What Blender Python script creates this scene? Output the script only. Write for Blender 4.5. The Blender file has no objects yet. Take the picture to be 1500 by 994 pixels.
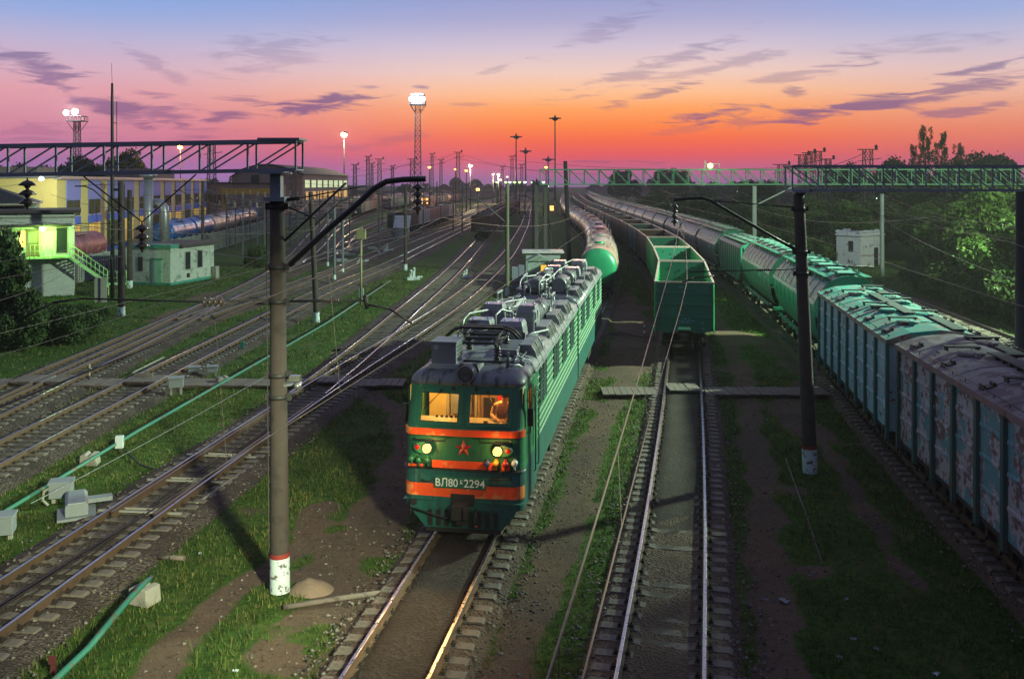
import bpy, bmesh, math, random
import numpy as np
from mathutils import Vector, Matrix, noise as mnoise
random.seed(7)
sc = bpy.context.scene
COL = sc.collection
R = math.radians
PI = math.pi

# ------------------------------------------------------------------ camera and projection
CAMZ, FPX, HY = 9.1, 1350.0, 268.0
cam = bpy.data.cameras.new('camera'); cam_o = bpy.data.objects.new('camera', cam); COL.objects.link(cam_o)
cam_o.location = (0, 0, CAMZ); cam_o.rotation_euler = (R(90), 0, 0)
cam.sensor_width = 36; cam.lens = 36*FPX/1500; cam.shift_y = -(497-HY)/1500
cam.clip_start = 0.05; cam.clip_end = 9000
sc.camera = cam_o
def at(px, py, z=0.0):
    """world point at height z seen in direction of photo pixel"""
    s = (py-HY)/(CAMZ-z); return Vector(((px-750)/s, FPX/s, z))
def atd(px, py, D):
    return Vector(((px-750)*D/FPX, D, CAMZ-(py-HY)*D/FPX))

# ------------------------------------------------------------------ mesh helper
class MB:
    def __init__(s): s.v = []; s.f = []; s.m = []; s.s = []
    def add(s, vs, fs, mat=0, smooth=False):
        n = len(s.v); s.v.extend([tuple(v) for v in vs])
        for f in fs: s.f.append(tuple(i+n for i in f)); s.m.append(mat); s.s.append(smooth)
        return s
    def box(s, x0, x1, y0, y1, z0, z1, mat=0):
        vs = [(x0,y0,z0),(x1,y0,z0),(x1,y1,z0),(x0,y1,z0),(x0,y0,z1),(x1,y0,z1),(x1,y1,z1),(x0,y1,z1)]
        return s.add(vs, [(0,3,2,1),(4,5,6,7),(0,1,5,4),(1,2,6,5),(2,3,7,6),(3,0,4,7)], mat)
    def cbox(s, c, d, mat=0, M=None):
        hx, hy, hz = d[0]/2, d[1]/2, d[2]/2
        vs = [Vector((x,y,z)) for z in (-hz,hz) for x,y in ((-hx,-hy),(hx,-hy),(hx,hy),(-hx,hy))]
        if M is not None: vs = [M @ v for v in vs]
        c = Vector(c)
        return s.add([v+c for v in vs], [(0,3,2,1),(4,5,6,7),(0,1,5,4),(1,2,6,5),(2,3,7,6),(3,0,4,7)], mat)
    def beam(s, a, b, w, h, mat=0, up=(0,0,1)):
        a = Vector(a); b = Vector(b); d = (b-a)
        if d.length < 1e-6: return s
        d.normalize(); u = Vector(up)
        if abs(d.dot(u)) > .98: u = Vector((1,0,0))
        r = d.cross(u).normalized(); u = r.cross(d).normalized()
        vs = []
        for p in (a, b):
            for i, j in ((-1,-1),(1,-1),(1,1),(-1,1)): vs.append(p + r*(i*w/2) + u*(j*h/2))
        return s.add(vs, [(0,3,2,1),(4,5,6,7),(0,1,5,4),(1,2,6,5),(2,3,7,6),(3,0,4,7)], mat)
    def tube(s, path, r, n=8, mat=0, caps=True, smooth=True):
        P = [Vector(p) for p in path]
        rr = r if isinstance(r, (list, tuple)) else [r]*len(P)
        vs = []; fs = []; ref = None
        for i, p in enumerate(P):
            d = (P[min(i+1,len(P)-1)] - P[max(i-1,0)])
            if d.length < 1e-9: d = Vector((0,0,1))
            d.normalize()
            if ref is None:
                ref = Vector((0,0,1)) if abs(d.z) < .9 else Vector((1,0,0))
            a = d.cross(ref)
            if a.length < 1e-4: a = d.cross(Vector((1,0.3,0)))
            a.normalize(); b = a.cross(d).normalized(); ref = b
            for k in range(n):
                t = 2*PI*k/n; vs.append(p + a*(math.cos(t)*rr[i]) + b*(math.sin(t)*rr[i]))
        for i in range(len(P)-1):
            for k in range(n):
                k2 = (k+1) % n; fs.append((i*n+k, i*n+k2, (i+1)*n+k2, (i+1)*n+k))
        s.add(vs, fs, mat, smooth)
        if caps:
            m = len(P)-1
            s.add(vs[:n], [tuple(reversed(range(n)))], mat); s.add(vs[m*n:], [tuple(range(n))], mat)
        return s
    def lathe(s, prof, o=(0,0,0), axis='z', n=16, mat=0, smooth=True, caps=True):
        o = Vector(o); vs = []; fs = []
        for r, h in prof:
            for k in range(n):
                t = 2*PI*k/n; a, b = r*math.cos(t), r*math.sin(t)
                p = {'z': (a,b,h), 'y': (b,h,a), 'x': (h,a,b)}[axis]
                vs.append(o+Vector(p))
        for i in range(len(prof)-1):
            for k in range(n):
                k2 = (k+1) % n; fs.append((i*n+k, i*n+k2, (i+1)*n+k2, (i+1)*n+k))
        s.add(vs, fs, mat, smooth)
        if caps:
            if prof[0][0] > 1e-4: s.add(vs[:n], [tuple(reversed(range(n)))], mat)
            if prof[-1][0] > 1e-4: s.add(vs[-n:], [tuple(range(n))], mat)
        return s
    def loft(s, secs, mat=0, closed=True, caps=True, smooth=False):
        n = len(secs[0]); vs = [v for q in secs for v in q]; fs = []
        for i in range(len(secs)-1):
            for k in range(n if closed else n-1):
                k2 = (k+1) % n; fs.append((i*n+k, i*n+k2, (i+1)*n+k2, (i+1)*n+k))
        s.add(vs, fs, mat, smooth)
        if caps and closed:
            s.add(secs[0], [tuple(reversed(range(n)))], mat); s.add(secs[-1], [tuple(range(n))], mat)
        return s
    def prism(s, poly, axis, a, b, mat=0, smooth=False):
        """poly of 2d points in the plane across axis"""
        def p3(u, v, t): return {'y': (u,t,v), 'x': (t,u,v), 'z': (u,v,t)}[axis]
        return s.loft([[p3(u,v,a) for u,v in poly], [p3(u,v,b) for u,v in poly]], mat, smooth=smooth)
    def build(s, name, mats, parent=None, loc=None, rotz=None, bevel=0, fixn=True):
        me = bpy.data.meshes.new(name)
        me.from_pydata(s.v, [], s.f)
        if not isinstance(mats, (list, tuple)): mats = [mats]
        for m in mats: me.materials.append(m)
        if len(s.f):
            me.polygons.foreach_set('material_index', s.m); me.polygons.foreach_set('use_smooth', s.s)
        if fixn:
            bm = bmesh.new(); bm.from_mesh(me)
            bmesh.ops.remove_doubles(bm, verts=bm.verts, dist=1e-5)
            bmesh.ops.recalc_face_normals(bm, faces=bm.faces); bm.to_mesh(me); bm.free()
        o = bpy.data.objects.new(name, me); COL.objects.link(o)
        if parent is not None: o.parent = parent
        if loc is not None: o.location = loc
        if rotz is not None: o.rotation_euler = (0,0,rotz)
        if bevel:
            md = o.modifiers.new('bevel', 'BEVEL'); md.width = bevel; md.segments = 2; md.limit_method = 'ANGLE'; md.angle_limit = R(40)
        return o

def tag(o, label=None, cat=None, group=None, kind=None):
    if label: o['label'] = label
    if cat: o['category'] = cat
    if group: o['group'] = group
    if kind: o['kind'] = kind
    return o
def thing(name, label, cat, loc=(0,0,0), rotz=0, group=None):
    o = bpy.data.objects.new(name, None); COL.objects.link(o)
    o.empty_display_size = .2
    o.location = loc; o.rotation_euler = (0,0,rotz)
    return tag(o, label, cat, group)
KIDS = {}
def kids(o): return [c for c in bpy.data.objects if c.parent is o]
def dup(root, loc, rotz, label, group=None):
    """a copy of a thing with copies of its parts and sub-parts"""
    r = root.copy(); COL.objects.link(r); r.location = loc; r.rotation_euler = (0,0,rotz)
    r['label'] = label
    if group: r['group'] = group
    if root.name not in KIDS: KIDS[root.name] = [(c, list(c.children)) for c in root.children]
    for c0, gs in KIDS[root.name]:
        c = c0.copy(); COL.objects.link(c); c.parent = r
        for g0 in gs:
            g = g0.copy(); COL.objects.link(g); g.parent = c
    return r

# ------------------------------------------------------------------ materials
def mk(name, col, rough=.6, metal=0.0, var=.25, scale=2.0, col2=None, amt=.5, scale2=1.5, edge=.12, bump=0.0, bscale=30, stretch=None, col3=None, amt3=.6, scale3=6, spec=.5):
    """paint / concrete / rust material: base colour with cloudy variation, patches of col2 (and col3), small bumps"""
    m = bpy.data.materials.new(name); m.use_nodes = True
    nt = m.node_tree; N = nt.nodes; L = nt.links; bs = N['Principled BSDF']
    bs.inputs['Roughness'].default_value = rough; bs.inputs['Metallic'].default_value = metal
    bs.inputs['Specular IOR Level'].default_value = spec
    tc = N.new('ShaderNodeTexCoord'); mp = N.new('ShaderNodeMapping'); L.new(tc.outputs['Object'], mp.inputs[0])
    if stretch: mp.inputs['Scale'].default_value = stretch
    def nz(sc_, det=5, ro=.6, src=None):
        n = N.new('ShaderNodeTexNoise'); n.inputs['Scale'].default_value = sc_; n.inputs['Detail'].default_value = det
        n.inputs['Roughness'].default_value = ro; L.new((src or mp).outputs[0], n.inputs['Vector']); return n
    def mixc(f, a, b):
        x = N.new('ShaderNodeMix'); x.data_type = 'RGBA'
        if isinstance(f, float): x.inputs[0].default_value = f
        else: L.new(f, x.inputs[0])
        for i, c in ((6,a),(7,b)):
            if isinstance(c, tuple): x.inputs[i].default_value = (*c,1)
            else: L.new(c, x.inputs[i])
        return x.outputs[2]
    lo = tuple(max(0,c*(1-var)) for c in col); hi = tuple(min(1,c*(1+var)) for c in col)
    n1 = nz(scale); c = mixc(n1.outputs[0], lo, hi)
    def patch(c, cc, am, sc_):
        n = nz(sc_, 8, .65); mr = N.new('ShaderNodeMapRange'); mr.interpolation_type = 'SMOOTHSTEP'
        th = .68 - .36*am
        mr.inputs['From Min'].default_value = th; mr.inputs['From Max'].default_value = th+edge
        L.new(n.outputs[0], mr.inputs[0]); return mixc(mr.outputs[0], c, cc)
    if col2: c = patch(c, col2, amt, scale2)
    if col3: c = patch(c, col3, amt3, scale3)
    L.new(c, bs.inputs['Base Color'])
    n3 = nz(scale*4, 4)
    mr = N.new('ShaderNodeMapRange'); mr.inputs['To Min'].default_value = max(.05, rough-.15); mr.inputs['To Max'].default_value = min(1, rough+.15)
    L.new(n3.outputs[0], mr.inputs[0]); L.new(mr.outputs[0], bs.inputs['Roughness'])
    if bump:
        n4 = nz(bscale, 3); b = N.new('ShaderNodeBump'); b.inputs['Strength'].default_value = bump; b.inputs['Distance'].default_value = .03
        L.new(n4.outputs[0], b.inputs['Height']); L.new(b.outputs[0], bs.inputs['Normal'])
    return m
def emit(name, col, strength):
    m = bpy.data.materials.new(name); m.use_nodes = True
    bs = m.node_tree.nodes['Principled BSDF']; bs.inputs['Base Color'].default_value = (*col,1)
    bs.inputs['Emission Color'].default_value = (*col,1); bs.inputs['Emission Strength'].default_value = strength
    return m
def glass(name, tint=(.9,.95,.93), rough=.02):
    m = bpy.data.materials.new(name); m.use_nodes = True
    nt = m.node_tree; N = nt.nodes; L = nt.links
    for n in list(N):
        if n.type != 'OUTPUT_MATERIAL': N.remove(n)
    out = [n for n in N if n.type == 'OUTPUT_MATERIAL'][0]
    t = N.new('ShaderNodeBsdfTransparent'); t.inputs[0].default_value = (*tint,1)
    g = N.new('ShaderNodeBsdfGlossy'); g.inputs['Roughness'].default_value = rough
    fr = N.new('ShaderNodeFresnel'); fr.inputs[0].default_value = 1.5
    mx = N.new('ShaderNodeMixShader'); L.new(fr.outputs[0], mx.inputs[0]); L.new(t.outputs[0], mx.inputs[1]); L.new(g.outputs[0], mx.inputs[2])
    L.new(mx.outputs[0], out.inputs[0]); return m

M = {}
RUST = (.075,.040,.026); DIRT = (.05,.042,.036)
M['steel_dark'] = mk('dark_steel', (.030,.030,.032), .6, .3, col2=(.05,.035,.028), amt=.35)
M['steel_grey'] = mk('grey_painted_steel', (.20,.21,.24), .55, .2, col2=RUST, amt=.25, scale2=3)
M['running'] = mk('bogie_grime', (.022,.019,.018), .8, .2, col2=(.045,.03,.022), amt=.5)
M['concrete'] = mk('pole_concrete', (.042,.032,.030), .9, var=.25, scale=5, col2=(.026,.021,.021), amt=.45, scale2=2, bump=.25, bscale=25)
M['concrete_pale'] = mk('pale_concrete', (.24,.235,.21), .9, var=.2, scale=3, col2=(.12,.115,.10), amt=.4, scale2=1.2, bump=.2)
M['white_band'] = mk('whitewash', (.46,.55,.58), .75, var=.15, scale=6, col2=(.10,.09,.09), amt=.35, scale2=5, edge=.04)
M['red_band'] = mk('red_band_paint', (.20,.02,.016), .7)
M['sleeper'] = mk('sleeper_concrete', (.12,.105,.09), .9, var=.3, scale=3, col2=(.05,.04,.034), amt=.55, scale2=1.6, bump=.3)
M['sleeper_oily'] = mk('oily_sleeper', (.045,.04,.036), .75, var=.3, scale=3, col2=(.025,.022,.02), amt=.5)
M['rail_side'] = mk('rail_rust', (.10,.062,.040), .75, .3, var=.3, scale=2, col2=(.05,.035,.028), amt=.4)
M['rail_top'] = mk('rail_polished', (.55,.53,.53), .30, 1.0, var=.08, scale=1.5)
M['rail_dull'] = mk('rail_dull_top', (.24,.18,.15), .42, .8, var=.2, scale=1.5)
M['fastener'] = mk('fastener_iron', (.035,.027,.022), .7, .4)
M['insul'] = mk('porcelain', (.06,.045,.042), .25, 0, var=.1)
M['insul_pale'] = mk('pale_porcelain', (.30,.30,.28), .3, 0, var=.15, col2=(.12,.1,.09), amt=.4)
M['wire'] = mk('wire_copper', (.10,.085,.08), .45, .7, var=.1)
M['wire_pale'] = mk('wire_aluminium', (.42,.41,.42), .4, .8, var=.1)
M['truss'] = mk('truss_grey_paint', (.20,.225,.27), .6, .2, var=.15, scale=1.5, col2=RUST, amt=.25, scale2=2.5)
M['truss_green'] = mk('gantry_green_tone', (.075,.22,.155), .65, .1, var=.15, scale=1.5)  # even green tone for the far gantry steel
M['wood'] = mk('weathered_planks', (.13,.105,.095), .9, var=.3, scale=2, stretch=(1,6,1), col2=(.07,.055,.05), amt=.5)
M['pipe_green'] = mk('green_pipe_paint', (.025,.15,.115), .55, var=.25, scale=3, col2=(.10,.07,.045), amt=.45, scale2=3)
M['box_grey'] = mk('relay_grey', (.18,.21,.235), .55, .1, var=.12, scale=3, col2=(.15,.13,.12), amt=.25, scale2=4)
M['brick_white'] = None
# ------------------------------------------------------------------ sky
def s2l(c): return tuple(((x/255)/12.92 if x/255 <= .04045 else ((x/255+.055)/1.055)**2.4) for x in c)
W = bpy.data.worlds.new('World'); sc.world = W; W.use_nodes = True
def build_sky():
    nt = W.node_tree; N = nt.nodes; L = nt.links
    bg = N['Background']
    tc = N.new('ShaderNodeTexCoord'); sp = N.new('ShaderNodeSeparateXYZ'); L.new(tc.outputs['Generated'], sp.inputs[0])
    def ma(op, a, b=None, c=None, clamp=False):
        n = N.new('ShaderNodeMath'); n.operation = op; n.use_clamp = clamp
        for i, x in enumerate((a,b,c)):
            if x is None: continue
            if isinstance(x, (int,float)): n.inputs[i].default_value = x
            else: L.new(x, n.inputs[i])
        return n.outputs[0]
    el = ma('MULTIPLY', ma('ARCSINE', sp.outputs[2]), 180/PI)
    az = ma('MULTIPLY', ma('ARCTAN2', sp.outputs[0], sp.outputs[1]), 180/PI)
    def ramp(stops, x, lo, hi):
        mr = N.new('ShaderNodeMapRange'); mr.inputs[1].default_value = lo; mr.inputs[2].default_value = hi; L.new(x, mr.inputs[0])
        r = N.new('ShaderNodeValToRGB'); L.new(mr.outputs[0], r.inputs[0]); E = r.color_ramp.elements
        E.remove(E[1])
        for i, (p, c) in enumerate(stops):
            q = min(1, max(0, (p-lo)/(hi-lo))); e = E[0] if i == 0 else E.new(q)
            e.position = q; e.color = (*s2l(c),1)
        return r.outputs[0]
    def mix(f, a, b, mode='MIX'):
        n = N.new('ShaderNodeMix'); n.data_type = 'RGBA'; n.blend_type = mode
        if isinstance(f, float): n.inputs[0].default_value = f
        else: L.new(f, n.inputs[0])
        for i, c in ((6,a),(7,b)):
            if isinstance(c, tuple): n.inputs[i].default_value = (*c,1)
            else: L.new(c, n.inputs[i])
        return n.outputs[2]
    def mr(x, a, b, c=0, d=1):
        n = N.new('ShaderNodeMapRange'); n.interpolation_type = 'SMOOTHSTEP'
        for i, v in enumerate((a,b,c,d)): n.inputs[i+1].default_value = v
        L.new(x, n.inputs[0]); return n.outputs[0]
    hi = [(14,(130,144,188)),(20,(116,126,166)),(40,(116,124,156))]
    cen = [(-.3,(140,102,148)),(.25,(162,100,150)),(.9,(206,95,132)),(1.7,(246,90,86)),(2.6,(252,106,58)),(3.6,(253,134,58)),(4.6,(250,158,86)),(5.5,(245,182,132)),(6.8,(228,192,178)),(8.4,(196,180,196)),(10,(160,157,192)),(11.4,(138,146,190))]+hi
    lef = [(-.3,(128,112,160)),(.3,(168,126,190)),(1.0,(172,118,180)),(1.9,(197,121,160)),(2.9,(210,130,154)),(4.1,(213,143,157)),(5.2,(216,152,162)),(6.4,(204,164,180)),(8.0,(176,166,196)),(9.5,(140,158,204)),(11.0,(116,152,208))]+hi
    rig = [(-.3,(128,98,140)),(.3,(180,100,150)),(1.0,(208,92,122)),(1.9,(228,104,94)),(2.9,(232,124,92)),(4.1,(228,148,116)),(5.2,(226,170,146)),(6.4,(212,178,176)),(8.0,(178,170,194)),(9.5,(142,156,198)),(11.0,(124,150,204))]+hi
    rc = ramp(cen[:15], el, -1, 40); rl = ramp(lef, el, -1, 40); rr = ramp(rig, el, -1, 40)
    c = mix(mr(az, -27, 3), rl, rc); c = mix(mr(az, 10, 29), c, rr)
    # wispy clouds: stretched, distorted streaks
    cv = N.new('ShaderNodeCombineXYZ'); L.new(az, cv.inputs[0]); L.new(el, cv.inputs[1])
    mp = N.new('ShaderNodeMapping'); mp.inputs['Rotation'].default_value = (0,0,R(-10)); mp.inputs['Scale'].default_value = (.27,1.75,1); L.new(cv.outputs[0], mp.inputs[0])
    nz = N.new('ShaderNodeTexNoise'); nz.inputs['Scale'].default_value = 1.0; nz.inputs['Detail'].default_value = 9; nz.inputs['Roughness'].default_value = .62; nz.inputs['Distortion'].default_value = 1.1; L.new(mp.outputs[0], nz.inputs[0])
    n_off = ma('MULTIPLY', ma('SUBTRACT', nz.outputs[0], .5), 4.2)
    CL = [(60,100,80,20,-17,.75),(170,158,62,22,-14,.8),(245,168,75,16,-6,.65),(245,145,50,8,-10,.5),(330,170,50,10,8,.8),(360,147,52,8,0,.6),(455,155,100,12,6,.9),(300,200,55,8,4,.55),
          (390,75,90,26,12,.3),(230,98,55,10,-28,.3),(575,205,50,10,10,.3),(618,127,14,3,0,.6),(545,127,28,3,-3,.45),(60,195,90,14,0,.3),(690,152,30,3,0,.35),(735,98,40,5,18,.3),
          (950,100,150,13,18,.42),(1040,100,110,9,10,.38),(960,138,70,8,14,.6),(1045,168,66,12,7,.85),(1090,180,50,9,8,.4),(1250,157,125,13,9,.9),(1385,137,110,13,12,.75),(1440,157,100,8,8,.65),
          (1240,92,55,12,6,.6),(1150,113,55,8,8,.4),(1163,133,18,9,0,.55),(1440,100,80,6,9,.75),(880,45,85,14,20,.3),(1350,66,100,12,3,.28),(870,237,36,2.2,0,.5),(940,237,46,2.2,-2,.5),(1010,190,50,5,6,.25),(500,215,60,5,0,.25)]
    tot = None
    for (px,py,hw,hh,ti,st) in CL:
        r_ = math.hypot(FPX, px-750)
        a = math.degrees(math.atan2(px-750, FPX)); e = math.degrees(math.atan2(HY-py, r_)); k = math.degrees(1/r_)
        m = N.new('ShaderNodeMapping'); m.vector_type = 'TEXTURE'
        m.inputs['Location'].default_value = (a,e,0); m.inputs['Rotation'].default_value = (0,0,R(ti)); m.inputs['Scale'].default_value = (hw*k*1.15,hh*k*1.3,1)
        L.new(cv.outputs[0], m.inputs[0])
        ln = N.new('ShaderNodeVectorMath'); ln.operation = 'LENGTH'; L.new(m.outputs[0], ln.inputs[0])
        f = ma('SUBTRACT', 1.0, ln.outputs['Value'])
        f = ma('ADD', f, ma('MULTIPLY', n_off, ma('MINIMUM', ma('MAXIMUM', ma('ADD', f, .9), 0.), 1.)))
        f = mr(f, 0.02, .88, 0, st)
        tot = f if tot is None else ma('MAXIMUM', tot, f)
    ccol = mix(mr(el, 1.0, 9), s2l((128,72,120)), s2l((100,92,138)))
    c = mix(ma('MULTIPLY', tot, .95), c, ccol)
    # the sky opposite the sunset is plain dusk blue
    back = mr(ma('ABSOLUTE', az), 50, 125)
    dusk = ramp([(-1,(46,46,62)),(4,(60,60,80)),(12,(78,82,106)),(40,(112,118,148))], el, -1, 40)
    c = mix(back, c, dusk)
    c = mix(mr(el, -.6, -3), c, (.01,.01,.014))
    hs = N.new('ShaderNodeHueSaturation'); L.new(mr(el, 9, 0, .98, 1.02), hs.inputs['Saturation']); L.new(mr(el, 10, 0, 1.06, .96), hs.inputs['Value']); L.new(c, hs.inputs['Color'])
    L.new(hs.outputs[0], bg.inputs[0]); bg.inputs[1].default_value = 1.0
build_sky()
W.cycles.sampling_method = 'MANUAL'; W.cycles.sample_map_resolution = 1024
sc.view_settings.view_transform = 'Standard'; sc.view_settings.look = 'None'; sc.view_settings.gamma = 1; sc.view_settings.exposure = .25
# ------------------------------------------------------------------ railway tracks (centre lines as X at distance Y)
GZ = -0.34
TR = {
 'loco': [(-30,-10.1),(-10,-6.8),(16.9,-2.36),(23.8,-1.23),(54,3.7),(73.7,6.9),(100,9.6),(131,11.7),(189,13.1),(218,13.9),(540,31),(1500,85)],
 'mid': [(-30,-6.9),(-10,-2.8),(16.9,2.71),(23.5,4.11),(42,7.8),(48.6,9.06),(63.6,11.6),(77,13.25),(91,14.7),(105,15.6),(119,16.3),(181,18.0),(218,19.0),(540,36),(1500,90)],
 'right': [(-30,4.9),(-10,8.0),(16,12.05),(25,13.2),(29.6,13.75),(43.3,15.9),(56.7,17.7),(71.5,19.4),(90,20.9),(104,21.8),(140,23.4),(227,26.3),(540,44),(1500,97)],
 'edge': [(-30,17),(0,21.5),(50,28.4),(80,31.5),(120,34),(200,37.5),(540,53),(1500,107)],
 'left': [(-30,-16.3),(-10,-14.2),(20,-11.1),(28.4,-10.15),(37,-9.1),(45,-8.0),(53,-6.8),(66,-4.97),(101,-1.7),(171,1.65),(310,5.5),(540,12),(900,22)],
 'branch': [(30,-9.97),(37,-9.15),(45,-8.55),(53,-8.1),(67,-7.45),(82,-6.7),(141,-5.1),(150,-4.9),(307,1),(540,8),(900,18)],
 'second': [(-30,-20.2),(0,-18.8),(31,-17.4),(45,-17),(58,-16.6),(77,-16),(102,-13.9),(145,-11.8),(230,-7.5),(310,-4),(540,3),(900,12)],
 'third': [(-30,-18.2),(0,-19.4),(38,-21),(58,-21.9),(69,-22.6),(90,-23.9),(114,-27),(150,-33),(292,-56),(500,-88)],
 'siding': [(-30,-21.0),(-5,-21.5),(41,-22.3),(58,-22.5),(70,-22.75),(80,-23.3)],
 'fan_near': [(58,-21.9),(64,-21.6),(74,-20.6),(91,-18.9),(115,-17.9),(149,-15.9),(230,-11),(310,-8),(540,-2),(900,6)],
 'fan_mid': [(90,-23.9),(110,-23.7),(130,-22.6),(149,-21.2),(165,-19.8),(222,-16),(310,-12.6),(540,-6),(900,0)],
 'fan_loop': [(115,-23.5),(150,-25.0),(185,-24.5),(240,-21),(310,-17.5),(540,-10)],
 'fan_curve': [(130,-24.2),(165,-28.5),(210,-31),(300,-28),(540,-20)],
 'fan_far': [(92,-24.1),(112,-25.5),(132,-28),(170,-33.5),(215,-38.6),(241,-41),(397,-47),(600,-50)],
 'depot': [(60,-43),(88,-44.4),(110,-45.6),(125,-46.6),(200,-56),(300,-74)],
}
def _slopes(P):
    n = len(P); S = [0]*n
    for i in range(n):
        a, b = P[max(i-1,0)], P[min(i+1,n-1)]
        if 0 < i < n-1:
            h0 = P[i][0]-P[i-1][0]; h1 = P[i+1][0]-P[i][0]
            d0 = (P[i][1]-P[i-1][1])/h0; d1 = (P[i+1][1]-P[i][1])/h1
            S[i] = (d0*h1+d1*h0)/(h0+h1)
        else: S[i] = (b[1]-a[1])/(b[0]-a[0])
    return S
TS = {k: _slopes(v) for k, v in TR.items()}
def tx(k, D):
    P, S = TR[k], TS[k]
    if D <= P[0][0]: return P[0][1]+S[0]*(D-P[0][0])
    if D >= P[-1][0]: return P[-1][1]+S[-1]*(D-P[-1][0])
    i = 0
    while P[i+1][0] < D: i += 1
    h = P[i+1][0]-P[i][0]; t = (D-P[i][0])/h
    a, b, m0, m1 = P[i][1], P[i+1][1], S[i]*h, S[i+1]*h
    return (2*t**3-3*t*t+1)*a + (t**3-2*t*t+t)*m0 + (-2*t**3+3*t*t)*b + (t**3-t*t)*m1
def tdir(k, D):
    d = Vector((tx(k,D+.3)-tx(k,D-.3), .6, 0)); return d.normalized()
def tpt(k, D, off=0.0, z=0.0):
    d = tdir(k, D); return Vector((tx(k,D)+d.y*off, D-d.x*off, z))
def walk(k, D, dist):
    """move along a track by arc length"""
    st = .5 if dist > 0 else -.5; n = int(abs(dist)/.5); 
    for _ in range(n): D += st*tdir(k, D).y
    return D + (dist-n*st)*tdir(k, D).y
def seat(k, D0, length):
    """centre, heading for a wagon whose near coupler is at D0; returns loc, rotz, D of its far coupler"""
    D1 = walk(k, D0, length); a = tpt(k, walk(k,D0,length*.2)); b = tpt(k, walk(k,D0,length*.8))
    d = (b-a); c = (a+b)/2
    return Vector((c.x, c.y, 0)), math.atan2(-d.x, d.y), D1

PROF = [(-.075,-.18),(.075,-.18),(.075,-.165),(.012,-.145),(.012,-.045),(.036,-.035),(.036,-.004),(.030,0),(-.030,0),(-.036,-.004),(-.036,-.035),(-.012,-.045),(-.012,-.145),(-.075,-.165)]
def rail_mesh(mb, k, d0, d1, off, dz=0.0, step=1.0, gap=None):
    secs = []; D = d0
    while True:
        p = tpt(k, D, off, dz); d = tdir(k, D)
        secs.append([(p.x+u*d.y, p.y-u*d.x, p.z+w) for u, w in PROF])
        if D >= d1: break
        D = min(d1, D + step*(1 if D < 80 else 2 if D < 200 else 8))
    n = len(PROF); vs = [v for q in secs for v in q]; fs = []; ms = []
    for i in range(len(secs)-1):
        for q in range(n):
            q2 = (q+1) % n; fs.append((i*n+q, i*n+q2, (i+1)*n+q2, (i+1)*n+q)); ms.append(1 if q in (6,7,8) else 0)
    b = len(mb.v); mb.v.extend(vs)
    for f, m in zip(fs, ms): mb.f.append(tuple(i+b for i in f)); mb.m.append(m); mb.s.append(False)

def sleeper_mb(oily=False):
    mb = MB(); h = .2
    prof = [(-1.35,-.19),(-1.30,-.155),(-.62,-.155),(-.45,-.185),(.45,-.185),(.62,-.155),(1.30,-.155),(1.35,-.19),(1.35,-.36),(-1.35,-.36)]
    prof = [(x, z-.03) for x, z in prof]
    mb.prism(prof, 'y', -.125, .125, 0)
    for sx in (-1, 1):
        c = sx*.795
        mb.cbox((c, 0, -.178), (.36,.17,.018), 1)
        for dx in (-.12, .12):
            mb.cbox((c+dx, 0, -.15), (.07,.1,.05), 1); mb.lathe([(.018,-.14),(.018,-.085)], (c+dx,0,0), n=6, mat=1)
    return mb
SLEEPER = {}
def make_track(k, label, d0, d1, near=0, n_max=100, step_s=.56, rails=((-.797,0.0),(.797,0.0)), rail_d0=None, sl_d0=None, dull=False, sm='sleeper', group='railway tracks of the yard', dz=0.0):
    t = thing('railway_track', label, 'railway track', tpt(k, max(d0,14)), 0, group)
    o = Vector(t.location)
    rd = rail_d0 or (d0, d0)
    for i, (off, _) in enumerate(rails):
        mb = MB(); rail_mesh(mb, k, rd[i], d1, off, dz)
        mb.v = [(x-o.x, y-o.y, z-o.z) for x, y, z in mb.v]
        mb.build('rail', [M['rail_side'], M['rail_dull' if dull else 'rail_top']], t, fixn=False)
    # sleepers: the nearest ones singly, the far ones as one part
    if sm not in SLEEPER:
        SLEEPER[sm] = sleeper_mb().build('sleeper', [M[sm], M['fastener']], None, bevel=0)
        proto_used = False
    else: proto_used = True
    pr = SLEEPER[sm]; D = sl_d0 or d0; cnt = 0; rest = MB(); rng = random.Random(hash(k) % 1000 if False else len(k)*7+1)
    while D < min(d1, 260):
        p = tpt(k, D); d = tdir(k, D); rz = math.atan2(-d.x, d.y) + rng.uniform(-.02,.02)
        if cnt < near and cnt < n_max and D > 11:
            if not proto_used: c = pr; proto_used = True
            else: c = pr.copy(); COL.objects.link(c)
            c.parent = t; c.location = (p.x-o.x+rng.uniform(-.03,.03), p.y-o.y, -o.z+rng.uniform(-.012,.008)+dz); c.rotation_euler = (rng.uniform(-.01,.01),rng.uniform(-.008,.008),rz); cnt += 1
        elif D > 11 or near == 0:
            Mx = Matrix.Rotation(rz, 3, 'Z'); rest.cbox((p.x-o.x, p.y-o.y, -.275+dz-o.z), (2.7,.25,.18), 0, Mx)
        D += step_s*d.y
    if rest.v: tag(rest.build('sleepers', [M[sm]], t, fixn=False), kind='stuff')
    if not proto_used: pass
    return t
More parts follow.
